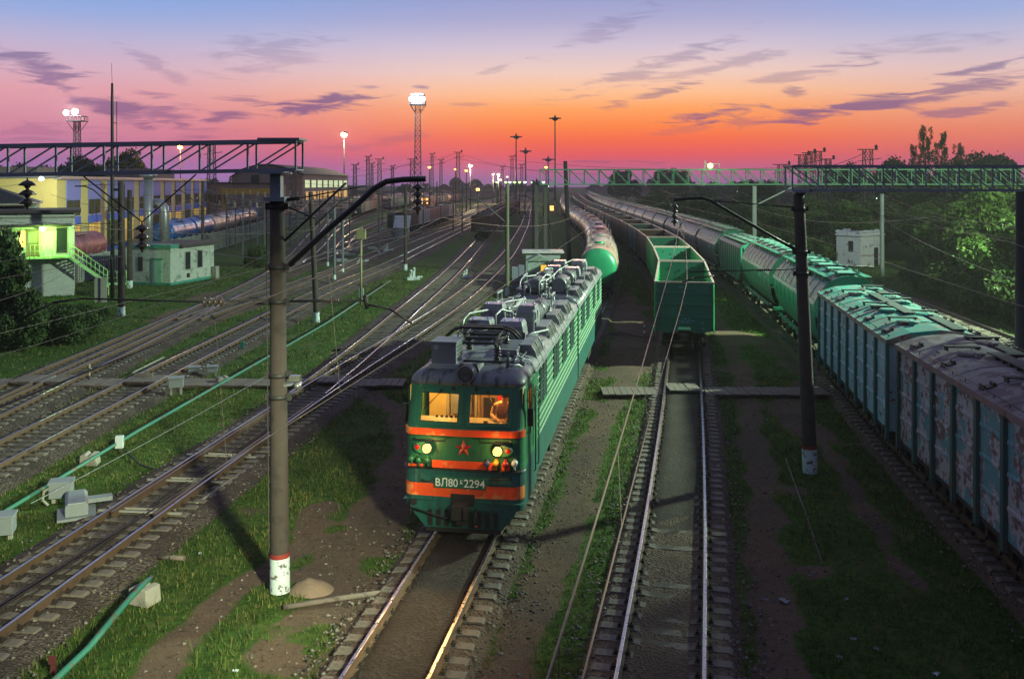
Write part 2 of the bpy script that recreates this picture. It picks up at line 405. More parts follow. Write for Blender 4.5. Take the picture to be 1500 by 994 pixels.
# ------------------------------------------------------------------ ground: grass and bare earth
def pl(*px, z=GZ): return [at(x, y, z).xy for x, y in px]
PATHS = [ # (points, half width, softness)
 (pl((500,515),(540,570),(590,612),(598,640),(575,690),(560,735),(520,765)), .55, .5),
 (pl((575,690),(585,740),(560,790)), .6, .6),
 (pl((945,470),(925,540),(895,600),(868,650),(835,760),(800,850),(770,930),(740,1000)), .55, .6),
 (pl((905,430),(930,480),(920,540)), 1.5, 1.0),
 (pl((1040,450),(1085,540),(1100,610),(1118,700),(1122,790),(1135,900),(1150,1010)), .55, .45),
 (pl((1040,480),(1130,500),(1190,545)), 1.2, 1.0),
 (pl((1170,600),(1215,660),(1265,735),(1300,800),(1345,860)), .28, .35),
 (pl((1185,560),(1150,600),(1200,640)), .8, .8),
 (pl((470,740),(440,800),(350,860),(270,930),(225,1000)), .45, .45),
 (pl((1500,640),(1200,650)), .1, .3),
 (pl((1340,432),(1375,450),(1420,480)), .7, .5),
 (pl((230,470),(300,430),(400,395)), .5, .6),
]
BLOBS = [ # bare patches: centre pixel, radius metres
 (535,795,1.5),(500,850,1.3),(455,840,.8),(475,900,1.1),(420,960,.9),(530,930,.9),(580,850,1.0),(850,740,.8),(865,590,1.0),(880,545,1.8),(1095,500,1.7),(1150,515,1.3),(1160,720,.6),(770,890,.5),(880,525,1.2),(1190,840,.6),(560,765,.9),(590,690,.5),
 (1060,540,.8),(940,450,2.0),(915,490,1.8)]
BL = [(at(x,y,GZ).xy, r) for x, y, r in BLOBS]
def seg_d(p, a, b):
    ab = b-a; t = max(0, min(1, (p-a).dot(ab)/max(ab.length_squared,1e-9))); return (p-a-ab*t).length
TKEYS = list(TR)
def fbm(x, y, s, z=0.0):
    return mnoise.fractal(Vector((x*s, y*s, z)), 1.0, 2.0, 4)
def track_d(x, y, ks=None):
    best = 99
    for k in (ks or TKEYS):
        P = TR[k]
        if y < P[0][0]-1 or y > P[-1][0]+1: continue
        d = abs(x-tx(k, y))
        if d < best: best = d
    return best
def grassiness(x, y):
    """1 = thick grass, 0 = bare earth / ballast"""
    p = Vector((x, y)); n = fbm(x, y, .55, 3.1); n2 = fbm(x, y, .16, 9.0)
    g = .96 + .42*n + .25*n2 + .30*fbm(x,y,1.7,5.5)
    td = track_d(x, y)
    e = (1.22 if abs(x-tx('loco',y)) < 2.6 or abs(x-tx('mid',y)) < 2.6 or abs(x-tx('right',y)) < 2.6 else 1.5) + .4*n
    g *= max(0, min(1, (td-e)/.5))
    if 10 < y < 80:
        for pts, hw, so in PATHS:
            hw, so = hw*.62, so*.7; d = min(seg_d(p, pts[i], pts[i+1]) for i in range(len(pts)-1)) + .22*n
            if d < hw+so: g *= max(0, min(1, (d-hw)/so))
        for c, r in BL:
            r = r*.8; d = (p-c).length + .8*r*n
            if d < r*1.25: g *= max(0, min(1, (d-r*.75)/(r*.5)))
    # between the tracks on the left it is half gravel
    if x < -11 and y > 20 and y < 110 and x > -23: g -= .10 + .2*n2
    return max(0, min(1, g))
def axis(a, b, lo, hi, fine, grow):
    xs = [lo]
    while xs[-1] < hi: xs.append(xs[-1]+fine)
    st = fine; x = lo; left = []
    while x > a: st *= grow; x -= st; left.append(x)
    st = fine; x = xs[-1]; right = []
    while x < b: st *= grow; x += st; right.append(x)
    return left[::-1]+xs+right
XS = axis(-1250, 1250, -16, 23, .4, 1.11); YS = axis(-60, 1700, 12, 66, .4, 1.045)
def ground_z(x, y):
    z = GZ + .05*fbm(x, y, .2, 1.0)
    td = track_d(x, y) if y < 600 else 9
    z -= .06*max(0, min(1, (3.2-td)/1.2))
    if y > 700: z += (y-700)*.006*min(1, max(.25,(abs(x-40)/400)))
    if x > 34 and y < 300 and y > 0: z += min(1.2, (x-34)*.03)
    return z
def build_ground():
    vs = []; at_ = []
    for y in YS:
        for x in XS:
            vs.append((x, y, ground_z(x, y)))
            at_.append(grassiness(x, y) if y < 900 else .8)
    nx = len(XS); fs = [(j*nx+i, j*nx+i+1, (j+1)*nx+i+1, (j+1)*nx+i) for j in range(len(YS)-1) for i in range(nx-1)]
    me = bpy.data.meshes.new('ground'); me.from_pydata(vs, [], fs)
    a = me.attributes.new('grass', 'FLOAT', 'POINT'); a.data.foreach_set('value', at_)
    me.polygons.foreach_set('use_smooth', [True]*len(fs))
    o = bpy.data.objects.new('ground', me); COL.objects.link(o); tag(o, kind='structure')
    m = bpy.data.materials.new('ground_earth_and_grass'); m.use_nodes = True; nt = m.node_tree; N = nt.nodes; L = nt.links; bs = N['Principled BSDF']
    bs.inputs['Roughness'].default_value = .95; bs.inputs['Specular IOR Level'].default_value = .15
    tc = N.new('ShaderNodeTexCoord')
    def nz(s, d=6, r=.6):
        n = N.new('ShaderNodeTexNoise'); n.inputs['Scale'].default_value = s; n.inputs['Detail'].default_value = d; n.inputs['Roughness'].default_value = r; L.new(tc.outputs['Object'], n.inputs[0]); return n.outputs[0]
    def mix(f, a, b):
        n = N.new('ShaderNodeMix'); n.data_type = 'RGBA'
        if isinstance(f, float): n.inputs[0].default_value = f
        else: L.new(f, n.inputs[0])
        for i, c in ((6,a),(7,b)):
            if isinstance(c, tuple): n.inputs[i].default_value = (*c,1)
            else: L.new(c, n.inputs[i])
        return n.outputs[2]
    def mr(x, a, b, c=0, d=1):
        n = N.new('ShaderNodeMapRange'); n.interpolation_type = 'SMOOTHSTEP'
        for i, v in enumerate((a,b,c,d)): n.inputs[i+1].default_value = v
        L.new(x, n.inputs[0]); return n.outputs[0]
    at_n = N.new('ShaderNodeAttribute'); at_n.attribute_name = 'grass'
    fine = nz(7, 6, .7); mid = nz(1.3, 5); big = nz(.25, 4); grit = nz(38, 3, .7)
    earth = mix(mid, (.085,.058,.046), (.20,.135,.095)); earth = mix(mr(big,.4,.65), earth, (.10,.072,.06))
    earth = mix(mr(fine,.52,.66), earth, (.060,.044,.036)); earth = mix(mr(grit,.60,.68), earth, (.27,.22,.185)); earth = mix(mr(grit,.40,.30), earth, (.045,.035,.03))
    grass = mix(mr(fine,.3,.7), (.018,.044,.009), (.065,.14,.020)); grass = mix(mr(mid,.5,.75), grass, (.10,.125,.035))
    ad = N.new('ShaderNodeMath'); ad.operation = 'MULTIPLY_ADD'; L.new(fine, ad.inputs[0]); ad.inputs[1].default_value = .9; L.new(at_n.outputs['Fac'], ad.inputs[2])
    f = mr(ad.outputs[0], .72, 1.02)
    L.new(mix(f, earth, grass), bs.inputs['Base Color'])
    b = N.new('ShaderNodeBump'); b.inputs['Strength'].default_value = .9; b.inputs['Distance'].default_value = .1
    hh = N.new('ShaderNodeMath'); hh.operation = 'ADD'; L.new(fine, hh.inputs[0]); L.new(grit, hh.inputs[1]); L.new(hh.outputs[0], b.inputs['Height']); L.new(b.outputs[0], bs.inputs['Normal'])
    me.materials.append(m)
    return o
build_ground()

def gravel_mat(name, a, b, c):
    m = bpy.data.materials.new(name); m.use_nodes = True; nt = m.node_tree; N = nt.nodes; L = nt.links; bs = N['Principled BSDF']
    bs.inputs['Roughness'].default_value = .9; bs.inputs['Specular IOR Level'].default_value = .2
    tc = N.new('ShaderNodeTexCoord'); vo = N.new('ShaderNodeTexVoronoi'); vo.inputs['Scale'].default_value = 16; L.new(tc.outputs['Object'], vo.inputs['Vector'])
    bst = .3 if 'oily' in name else .8; r = N.new('ShaderNodeValToRGB'); E = r.color_ramp.elements; E[0].color = (*a,1); E[1].color = (*b,1); sp = N.new('ShaderNodeSeparateColor'); L.new(vo.outputs['Color'], sp.inputs[0]); L.new(sp.outputs[0], r.inputs[0])
    nz = N.new('ShaderNodeTexNoise'); nz.inputs['Scale'].default_value = .8; nz.inputs['Detail'].default_value = 6; L.new(tc.outputs['Object'], nz.inputs[0])
    mr = N.new('ShaderNodeMapRange'); mr.inputs[1].default_value = .42; mr.inputs[2].default_value = .62; L.new(nz.outputs[0], mr.inputs[0])
    mx = N.new('ShaderNodeMix'); mx.data_type = 'RGBA'; L.new(mr.outputs[0], mx.inputs[0]); L.new(r.outputs[0], mx.inputs[6]); mx.inputs[7].default_value = (*c,1)
    L.new(mx.outputs[2], bs.inputs['Base Color'])
    bp = N.new('ShaderNodeBump'); bp.inputs['Strength'].default_value = bst; bp.inputs['Distance'].default_value = .05; L.new(vo.outputs['Distance'], bp.inputs['Height']); L.new(bp.outputs[0], bs.inputs['Normal'])
    return m
M['ballast'] = gravel_mat('ballast_stones', (.030,.025,.022), (.11,.088,.075), (.042,.032,.026))
M['dirt_bed'] = gravel_mat('dusty_trackbed', (.045,.033,.026), (.12,.088,.066), (.065,.046,.036))
M['oily_dirt'] = gravel_mat('oily_trackbed', (.022,.018,.016), (.055,.043,.037), (.028,.022,.019))
def ballast(k, d0, d1, hw=1.75, z=-.222, mat='ballast', fill=None):
    mb = MB(); D = d0; secs = []
    sl = .55 if hw > 1.4 else .3; prof = [(-hw-sl,GZ-.14),(-hw,z-.03),(-1.2,z),(-.6,z-.005),(0,z-.012),(.6,z-.005),(1.2,z),(hw,z-.03),(hw+sl,GZ-.14)]
    while True:
        d = tdir(k, D); p = tpt(k, D)
        secs.append([(p.x+u*d.y+.05*fbm(D,u,.8), p.y-u*d.x, w+.03*fbm(D*1.3,u*2,.7,k.__len__())) for u, w in prof])
        if D >= d1: break
        D = min(d1, D + (.6 if D < 70 else 3))
    mb.loft(secs, closed=False, caps=False, smooth=True)
    o = mb.build('ballast', [M[mat]], fixn=False); tag(o, kind='structure'); return o
def fill_strip(k, d0, d1, hw, ztop):
    mb = MB(); secs = []; D = d0
    while True:
        d = tdir(k, D); p = tpt(k, D); zt = ztop(D)
        secs.append([(p.x+u*d.y, p.y-u*d.x, zt - (.10 if abs(u) > hw*.9 else 0) + .022*fbm(D*1.1,u*2.3,1.1)) for u in (-hw,-hw*.85,-hw*.5,-hw*.2,hw*.2,hw*.5,hw*.85,hw)])
        if D >= d1: break
        D = min(d1, D+.35)
    mb.loft(secs, closed=False, caps=False, smooth=True)
    tag(mb.build('trackbed', [M['oily_dirt']], fixn=False), kind='structure')
for k, d0, d1 in (('loco',-20,540),('mid',-20,540),('right',-20,540),('edge',-10,400),('left',-20,300),('second',-20,300),('third',-20,180),('siding',-20,48)):
    ballast(k, d0, d1, 1.34, -.204, 'dirt_bed') if k in ('loco','mid','right') else ballast(k, d0, d1, 1.55)
for k, d0, d1, dz in (('branch',52,300,-.006),('fan_near',72,300,-.01),('fan_mid',112,300,-.008),('fan_far',120,300,-.012),('depot',87,200,0)):
    ballast(k, d0, d1, z=-.235+dz)
fill_strip('loco', 8, 60, .74, lambda D: -.135)
fill_strip('mid', 8, 60, .74, lambda D: -.243 + .085*min(1, max(0,(D-22)/9)))
T_LAB = {
 'loco': ('railway track with rusty rails and oily bed under the green locomotive', 6, 700, 60),
 'mid': ('straight bright-railed railway track leading up to the green gondola wagons', 6, 700, 100),
 'right': ('railway track with dull rails beneath the rusty covered wagons', 6, 700, 60),
 'edge': ('lone bright railway track on the grass strip between covered wagons and wood', -10, 500, 0),
 'left': ('railway track curving past the left concrete pole beside the broken green pipe', 6, 700, 100),
 'second': ('railway track between the long green pipe and the third pair of rails', 6, 600, 100),
 'third': ('railway track that bends left towards the long warehouse', 6, 330, 70),
}
for k, (lab, d0, d1, nr) in T_LAB.items():
    make_track(k, lab, d0, d1, nr, dull=(k in ('right',)), group=None)
t_ = next(o for o in bpy.data.objects if o.name.startswith('railway_track') and 'beside the broken green pipe' in o.get('label','')); o_ = Vector(t_.location)
def in_track(name, mb, mats): mb.v = [(x-o_.x, y-o_.y, z-o_.z) for x, y, z in mb.v]; return mb.build(name, mats, t_, fixn=False)
for off in (-.63,.61): mb = MB(); rail_mesh(mb, 'left', 25.5, 38.5, off, -.012); in_track('switch_blade', mb, [M['rail_side'], M['rail_dull']])
for D_ in (25.9,28.6,31.2): 
    mb = MB(); a, b = tpt('left', D_, -1.25, -.13), tpt('left', D_, 1.2, -.13); mb.beam(a, b, .09, .04); mb.beam(tpt('left', D_+.28, -1.1, -.15), tpt('left', D_+.28, .9, -.15), .05, .05); in_track('switch_rod', mb, [M['concrete_pale']])
for q, off in enumerate((-.15,-.02,.10)): mb = MB(); mb.tube([tpt('left', 15+i*.9, off+.10*math.sin(i*.7+q)+.012*i, -.165+.02*(q % 2)) for i in range(24)], .022, 5); in_track('cable', mb, [M['fastener']])
make_track('branch', 'branch track leaving the curved track and leading to the dark brown gondolas', 34, 700, 0, rail_d0=(40,40), sl_d0=49, dz=-.004, group=None)
make_track('siding', 'railway track nearest the signal box, merging into its neighbour', 6, 75, 60, rail_d0=(6,6), sl_d0=6, dz=-.005, group=None)
make_track('fan_near', 'track crossing over from the bending left track to the next pair of rails', 62, 600, 0, sl_d0=75, dz=-.006, group=None)
make_track('fan_mid', 'curving track in front of the row of grey and pink gondolas', 95, 600, 0, sl_d0=118, dz=-.007, group=None)
make_track('fan_loop', 'loop track curving behind the small grey-roofed hut', 118, 500, 0, sl_d0=140, dz=-.008, group=None)
make_track('fan_curve', 'outer loop track curving away in the left part of the yard', 135, 500, 0, sl_d0=160, dz=-.010, group=None)
make_track('fan_far', 'curved track under the distant dark green goods train by the warehouse', 98, 560, 0, sl_d0=130, dz=-.009, group=None)
make_track('depot', 'track behind the concrete fence carrying the blue tank cars', 87, 300, 0, group=None)
# ------------------------------------------------------------------ the green electric locomotive
M['loco_green'] = mk('locomotive_green', (.014,.16,.062), .5, .0, var=.18, scale=1.2, col2=(.012,.075,.045), amt=.35, scale2=1.5, bump=.06, col3=(.035,.04,.034), amt3=.3, scale3=2.2, stretch=(2.2,2.2,.6), edge=.2)
M['loco_front'] = mk('locomotive_front_green', (.014,.125,.062), .52, .0, var=.2, scale=1.5, col2=(.012,.06,.045), amt=.4, scale2=2, bump=.06, col3=(.03,.034,.03), amt3=.35, scale3=2.4, stretch=(2.2,1,.6), edge=.2)
M['loco_teal'] = mk('locomotive_lower_green', (.012,.105,.088), .5, .05, var=.2, scale=1.5, col2=(.018,.04,.036), amt=.5, scale2=2, bump=.06, col3=(.035,.032,.028), amt3=.4, scale3=2.4, stretch=(2.2,2.2,.6), edge=.2)
M['loco_orange'] = mk('orange_stripe', (.92,.085,.014), .5, var=.1, scale=3, col2=(.85,.26,.07), amt=.4, scale2=2.5, edge=.06)
M['loco_rib'] = mk('rib_catchlight', (.50,.55,.48), .45, .1, var=.1)  # light caught by the ribs is put into this pale colour
M['loco_roof'] = mk('roof_grey', (.19,.195,.215), .45, .2, var=.25, scale=1.2, col2=(.08,.08,.088), amt=.4, scale2=1.2, stretch=(2,1,1), bump=.05)
M['loco_cap'] = mk('cab_roof_grey', (.125,.13,.145), .45, .2, var=.3, scale=2, stretch=(3,1,.6), col2=(.03,.03,.034), amt=.5)
M['roof_pale'] = mk('roof_shoulder_grey', (.40,.43,.44), .4, .3, var=.15, scale=1.5, col2=(.12,.12,.13), amt=.3)
M['shroud'] = mk('shroud_grey', (.20,.205,.225), .48, .2, var=.22, scale=2, col2=(.05,.05,.055), amt=.35)
M['shroud_top'] = mk('polished_shroud_top', (.5,.5,.52), .18, .95, var=.1)
M['black'] = mk('black_paint', (.012,.012,.013), .55)
M['grille'] = mk('dark_louvre', (.012,.014,.014), .5, .2)
M['pane'] = glass('cab_glass', (.92,.95,.9))
M['plate_white'] = mk('number_white', (.75,.78,.75), .5, var=.05)
M['star_red'] = mk('star_red', (.42,.012,.012), .4, var=.1)
M['lamp_warm'] = emit('headlamp_glow', (1.0,.50,.09), 2.4)
M['lamp_red_lens'] = mk('red_lens', (.35,.008,.012), .15, var=.05)
M['lens'] = mk('clear_lens', (.12,.14,.17), .06, .6, var=.05)
M['rim'] = mk('chrome_rim', (.4,.4,.38), .25, .8)
M['skin'] = mk('skin', (.52,.27,.17), .6, var=.06)
M['cab_wall'] = mk('cab_wall_yellow', (.72,.52,.22), .6, var=.05)
M['cab_pale'] = mk('cab_console', (.30,.27,.22), .6, var=.05)
M['cab_brown'] = mk('cab_brown_door', (.20,.13,.09), .5, var=.1)
M['curtain'] = mk('red_curtain', (.55,.03,.02), .8, var=.15)
CAP_BLUE = mk('cap_blue', (.05,.08,.22), .5); CAP_YEL = mk('cap_yellow', (.55,.30,.03), .5); CAP_RED = mk('cap_red', (.35,.02,.02), .5); CAP_WHITE = mk('cap_white', (.6,.66,.68), .5)

HWB = 1.565
def hw_at(z): return HWB if z < 1.84 else HWB-.02 if z < 3.8 else HWB-.02-.12*max(0,min(1,(z-3.8)/.2))
def fy_at(z):
    """how far the nose lies behind the buffer face at height z"""
    if z < 1.78: return 0.0
    if z < 2.55: return .06
    if z < 2.84: return .06-.06*(1-abs(z-2.7)/.15)
    return .08 + (z-2.84)*.33
def outline(z, y1, off=0.0, r=.30, nc=6, wrap=None):
    """half plan outline of the cab from right side round the nose to left side"""
    w = hw_at(z)+off; f = fy_at(z)-off; pts = []
    ys = y1 if wrap is None else f+r+wrap
    bow = .05
    pts.append((w, ys))
    for i in range(nc+1):
        a = PI/2*i/nc; pts.append((w-r+r*math.cos(a), f+r-r*math.sin(a)+bow))
    xs = [1.20,.10,-.10,-1.20]
    xs = [x for x in xs]
    for x in xs: pts.append((x, f+bow*(x/1.1)**2))
    for i in range(nc+1):
        a = PI/2*(1-i/nc); pts.append((-(w-r+r*math.cos(a)), f+r-r*math.sin(a)+bow))
    pts.append((-w, ys))
    return [(x, y, z) for x, y in pts]
def text_mesh(cu, name, loc, rot, sx, mat, parent):
    cu.offset = .002; tmp = bpy.data.objects.new('lettering', cu); COL.objects.link(tmp)
    bpy.context.view_layer.update()
    me = bpy.data.meshes.new_from_object(tmp); bpy.data.objects.remove(tmp); me.materials.clear(); me.materials.append(mat)
    o = bpy.data.objects.new(name, me); COL.objects.link(o); o.location = loc; o.rotation_euler = rot; o.scale = (sx,1,1); o.parent = parent; return o
def insul_mb(mb, x, y, z0, h, r=.09, n=5, mat=0):
    prof = [(r*.75, z0), (r*.75, z0+.05)]
    for i in range(n):
        b = z0+.05+(h-.1)*i/n; e = z0+.05+(h-.1)*(i+1)/n
        prof += [(r*.5, b), (r, b+(e-b)*.35), (r, b+(e-b)*.5), (r*.5, b+(e-b)*.75)]
    prof += [(r*.6, z0+h-.05), (r*.6, z0+h)]
    mb.lathe(prof, (x,y,0), n=10, mat=mat)

def section_roof(t, L, cab):
    """roof gear of one section; y runs from the nose"""
    y0 = 4.2 if cab else .3
    # walkway strip and shroud boxes in pairs
    for i, (y, x, hgt, w, ln) in enumerate([(y0+.9,-.62,.62,.85,1.0),(y0+.75,.42,.62,.85,1.0),(y0+3.0,-.55,.85,.8,.9),(y0+2.75,.62,.85,.72,.95)] if cab else [(y0+8.3,-.5,.62,.8,1.0),(y0+7.5,.55,.62,.8,1.0),(y0+10.6,-.45,.7,.8,1.0),(y0+11.0,.6,.7,.8,1.0)]):
        mb = MB(); z = 4.2; b = .09
        mb.loft([[(x-w/2,y,z),(x+w/2,y,z),(x+w/2,y+ln,z),(x-w/2,y+ln,z)],[(x-w/2+b*.4,y+b*.3,z+hgt*.75),(x+w/2-b*.4,y+b*.3,z+hgt*.75),(x+w/2-b*.4,y+ln-b,z+hgt*.75),(x-w/2+b*.4,y+ln-b,z+hgt*.75)],
                 [(x-w/2+b,y+b*1.4,z+hgt),(x+w/2-b,y+b*1.4,z+hgt),(x+w/2-b,y+ln-2*b,z+hgt),(x-w/2+b,y+ln-2*b,z+hgt)]], 0)
        mb.box(x-w/2-.02,x+w/2+.02,y-.02,y+ln+.02,z-.02,z+.1,0)
        q = mb.build('roof_shroud', [M['shroud']], t, bevel=.012)
        m2 = MB(); m2.loft([[(x-w/2+b,y+b*1.4,z+hgt+.004),(x,y+b*1.4,z+hgt-.004),(x+w/2-b,y+b*1.4,z+hgt+.004)],[(x-w/2+b,y+ln-2*b,z+hgt+.016),(x,y+ln-2*b,z+hgt+.004),(x+w/2-b,y+ln-2*b,z+hgt+.016)]], closed=False, caps=False)
        m2.tube([(x-w/4,y+.2,z+hgt),(x-w/4,y+.2,z+hgt+.07)],.018,6); m2.tube([(x+w/4,y+.5,z+hgt),(x+w/4,y+.5,z+hgt+.07)],.018,6)
        m2.build('shroud_lid', [M['shroud_top']], q)
    # ribbed air tanks
    for (x, y, r, ln) in ([(.62,y0+4.0,.30,1.2),(-.5,y0+4.8,.30,1.3),(.62,y0+5.5,.30,1.3)] if cab else [(-.45,1.4,.34,1.5),(.55,2.0,.34,1.6),(-.45,4.6,.33,1.5),(.6,5.0,.33,1.5)]):
        mb = MB(); prof = [(0,0),(r*.9,0),(r,.06)]
        nb = 5
        for i in range(nb):
            a = .1+(ln-.2)*i/nb; b = .1+(ln-.2)*(i+.55)/nb; prof += [(r,a),(r+.025,a+.02),(r+.025,b),(r,b+.02)]
        prof += [(r,ln-.06),(r*.9,ln),(0,ln)]
        mb.lathe(prof, (x,y,4.25+r), 'y', 26, smooth=False)
        mb.box(x-r*.8,x+r*.8,y+.15,y+.3,4.16,4.25+r*.5); mb.box(x-r*.8,x+r*.8,y+ln-.3,y+ln-.15,4.16,4.25+r*.5)
        mb.build('air_tank', [M['shroud']], t)
    # insulators and bus bars
    ins = [(.22,y0+2.4),(-.1,y0+3.6),(.2,y0+4.6),(.05,y0+6.2),(-.85,y0+4.4)] if cab else [(.05,1.2),(.1,3.6),(.05,6.4),(.2,8.8),(-.05,10.2),(.15,12.2)]
    for x, y in ins: mb = MB(); insul_mb(mb, x, y, 4.2, .62); mb.build('insulator', [M['insul_pale']], t)
    mb = MB(); zb = 4.86
    pts = [(x,y,zb) for x, y in ins]
    for a, b in zip(pts[:-1], pts[1:]): mb.tube([a, b], .028, 6)
    for x, y in ins: mb.lathe([(.06,4.8),(.07,4.86),(.03,4.92)], (x,y,0), n=8)
    mb.tube([(-1.0,y0+.2,4.55),(-1.0,y0+.6,4.9),(-.95,y0+1.2,5.0),(-.6,y0+2.4,4.95)], .03, 6)
    mb.tube([(-.2,y0+1.7,4.3),(-.2,y0+1.7,4.9),(-.1,y0+2.2,5.0),(.22,y0+2.4,4.9)], .03, 6)
    mb.build('bus_bar', [M['roof_pale']], t)
    rq = random.Random(11 if cab else 23)
    for i in range(9):
        x = rq.choice([-1.0,-.75,-.3,.25,.85,1.0]); y = y0+rq.uniform(.2,9.5); mb = MB(); insul_mb(mb, x, y, 4.2, rq.uniform(.3,.55), .065, 4); mb.build('insulator', [M['insul_pale' if i % 2 else 'insul']], t)
    for i in range(10):
        x = rq.uniform(-1.0,1.0); y = y0+rq.uniform(.2,8.8); z = 4.24; mb = MB(); h = rq.uniform(.15,.7); dx = rq.uniform(-.5,.5); dy = rq.uniform(.4,1.6)
        mb.tube([(x,y,z),(x,y,z+h),(x+dx*.3,y+.1,z+h+.05),(x+dx,y+dy,z+h),(x+dx,y+dy,z)], rq.choice([.018,.025,.035]), 6); mb.build('roof_pipe', [M[rq.choice(['roof_pale','shroud','black'])]], t)
    for i in range(8):
        x = rq.choice([-.95,-.2,.1,1.02]); y = y0+rq.uniform(0,9.2); mb = MB(); w, l, h = rq.uniform(.12,.32), rq.uniform(.18,.5), rq.uniform(.1,.34); mb.box(x-w/2,x+w/2,y,y+l,4.2,4.2+h); mb.box(x-w/2-.02,x+w/2+.02,y-.02,y+l+.02,4.2+h,4.23+h); mb.build('roof_box', [M[rq.choice(['shroud','roof_pale','steel_grey'])]], t)
    for x in (-1.12,-.08,.33): mb = MB(); mb.tube([(x,y0-.1,4.27),(x,y0+3.3,4.29),(x+.06,y0+3.5,4.27),(x+.06,y0+9.6,4.28)], .028, 6); mb.build('roof_pipe', [M['roof_pale']], t)
    # handrails on the roof
    for (x, y) in ([(1.0,y0+6.6),(-1.1,y0+7.0),(.95,y0+2.2)] if cab else [(1.0,1.0),(-1.1,2.5),(.95,9.5)]):
        mb = MB()
        for d in (0, .9): mb.beam((x,y+d,4.15),(x,y+d,4.95),.05,.05)
        mb.beam((x,y-.1,4.95),(x,y+1.0,4.95),.07,.05); mb.beam((x,y,4.6),(x,y+.9,4.6),.035,.035)
        mb.build('roof_handrail', [M['roof_pale']], t)
    # air inlet hoods on both shoulders and windows / louvres below them
    ys = [3.3,6.7,9.4,12.1] if cab else [1.7,4.5,8.4,11.6]
    for side in (1,-1):
        for y in ys:
            mb = MB()
            outer = [(1.30,4.40),(1.41,4.24),(1.455,4.10),(1.50,4.0),(1.60,3.80)]
            for ya, yb in ((y+.05,y+.72),(y+.78,y+1.45)):
                mb.loft([[(side*u,ya,w) for u,w in outer],[(side*u,yb,w) for u,w in outer]],1,closed=False,caps=False)
            body_ = [(.98,4.18),(.98,4.40),(1.32,4.42),(1.43,4.25),(1.47,4.11),(1.52,4.01),(1.62,3.79),(1.50,3.79),(1.2,4.1)]
            for ya, yb in ((y-.04,y+.05),(y+.72,y+.78),(y+1.45,y+1.54)): mb.prism([(side*u,w) for u,w in body_],'y',ya,yb,0)
            mb.box(min(side*.97,side*1.33),max(side*.97,side*1.33),y-.05,y+1.55,4.405,4.44,0)
            mb.box(min(side*.98,side*1.0),max(side*.98,side*1.0),y,y+1.5,4.18,4.41,0)
            h = mb.build('air_inlet', [M['shroud'], M['grille']], t)
            m2 = MB(); xs = side*(HWB-.02)
            for j in range(2):
                ya = y+.02+j*.78
                m2.box(min(xs,xs+side*.022),max(xs,xs+side*.022),ya,ya+.70,2.72,3.72,0)
                for q in range(7): m2.cbox((xs+side*.026,ya+.35,2.82+.13*q),(.02,.64,.03),1)
                m2.box(min(xs,xs+side*.034),max(xs,xs+side*.034),ya-.03,ya,2.69,3.75,1); m2.box(min(xs,xs+side*.034),max(xs,xs+side*.034),ya+.70,ya+.73,2.69,3.75,1)
            m2.build('louvre_window', [M['grille'], M['loco_teal']], t)
    # roof hatches on the shoulders
    for y in ([2.5,5.4,8.6,11.3,13.8] if cab else [.7,3.4,6.6,10.2,13.4]):
        for side in (1,-1):
            mb = MB(); Mx = Matrix.Rotation(side*R(22), 3, 'Y')
            mb.cbox((side*1.2,y,4.17),(.42,.5,.05),0,Mx); mb.cbox((side*1.2,y-.2,4.22),(.3,.05,.05),0,Mx); mb.cbox((side*1.2,y+.2,4.22),(.3,.05,.05),0,Mx)
            mb.tube([(side*1.05,y-.15,4.22),(side*1.05,y-.15,4.31),(side*1.05,y+.15,4.31),(side*1.05,y+.15,4.22)],.016,5)
            mb.build('roof_hatch', [M['roof_pale']], t, bevel=.01)

def pantograph(t, y, raised=False):
    for x in (-.55,.55):
        for d in (0,1.5): mb = MB(); insul_mb(mb, x, y+d, 4.2, .42, .12, 4); mb.build('pantograph_insulator', [M['insul']], t)
    mb = MB(); z = 4.66
    for x in (-.55,.55): mb.beam((x,y-.3,z),(x,y+1.9,z),.07,.07)
    for d in (0,.8,1.5): mb.beam((-.62,y+d,z+.01),(.62,y+d,z+.01),.07,.06)
    for x in (-.6,.6):
        mb.tube([(x,y+.8,z+.05),(x*.9,y-.2,z+.15),(x*1.05,y+.75,z+.30)],.035,6); mb.tube([(x,y+.8,z+.05),(x*.9,y+1.85,z+.15),(x*1.05,y+.85,z+.30)],.035,6)
        mb.tube([(x,y+.9,z+.1),(-x*.3,y+1.8,z+.14)],.02,5)
    mb.build('pantograph_frame', [M['black']], t)
    mb = MB()
    for d in (.62,.95):
        mb.tube([(-1.05,y+d,z+.06),(-.85,y+d,z+.25),(-.6,y+d,z+.33),(.6,y+d,z+.33),(.85,y+d,z+.25),(1.05,y+d,z+.06)],.04,6)
        mb.beam((-.6,y+d,z+.36),(.6,y+d,z+.36),.14,.03)
    mb.build('contact_shoe', [M['black']], t)

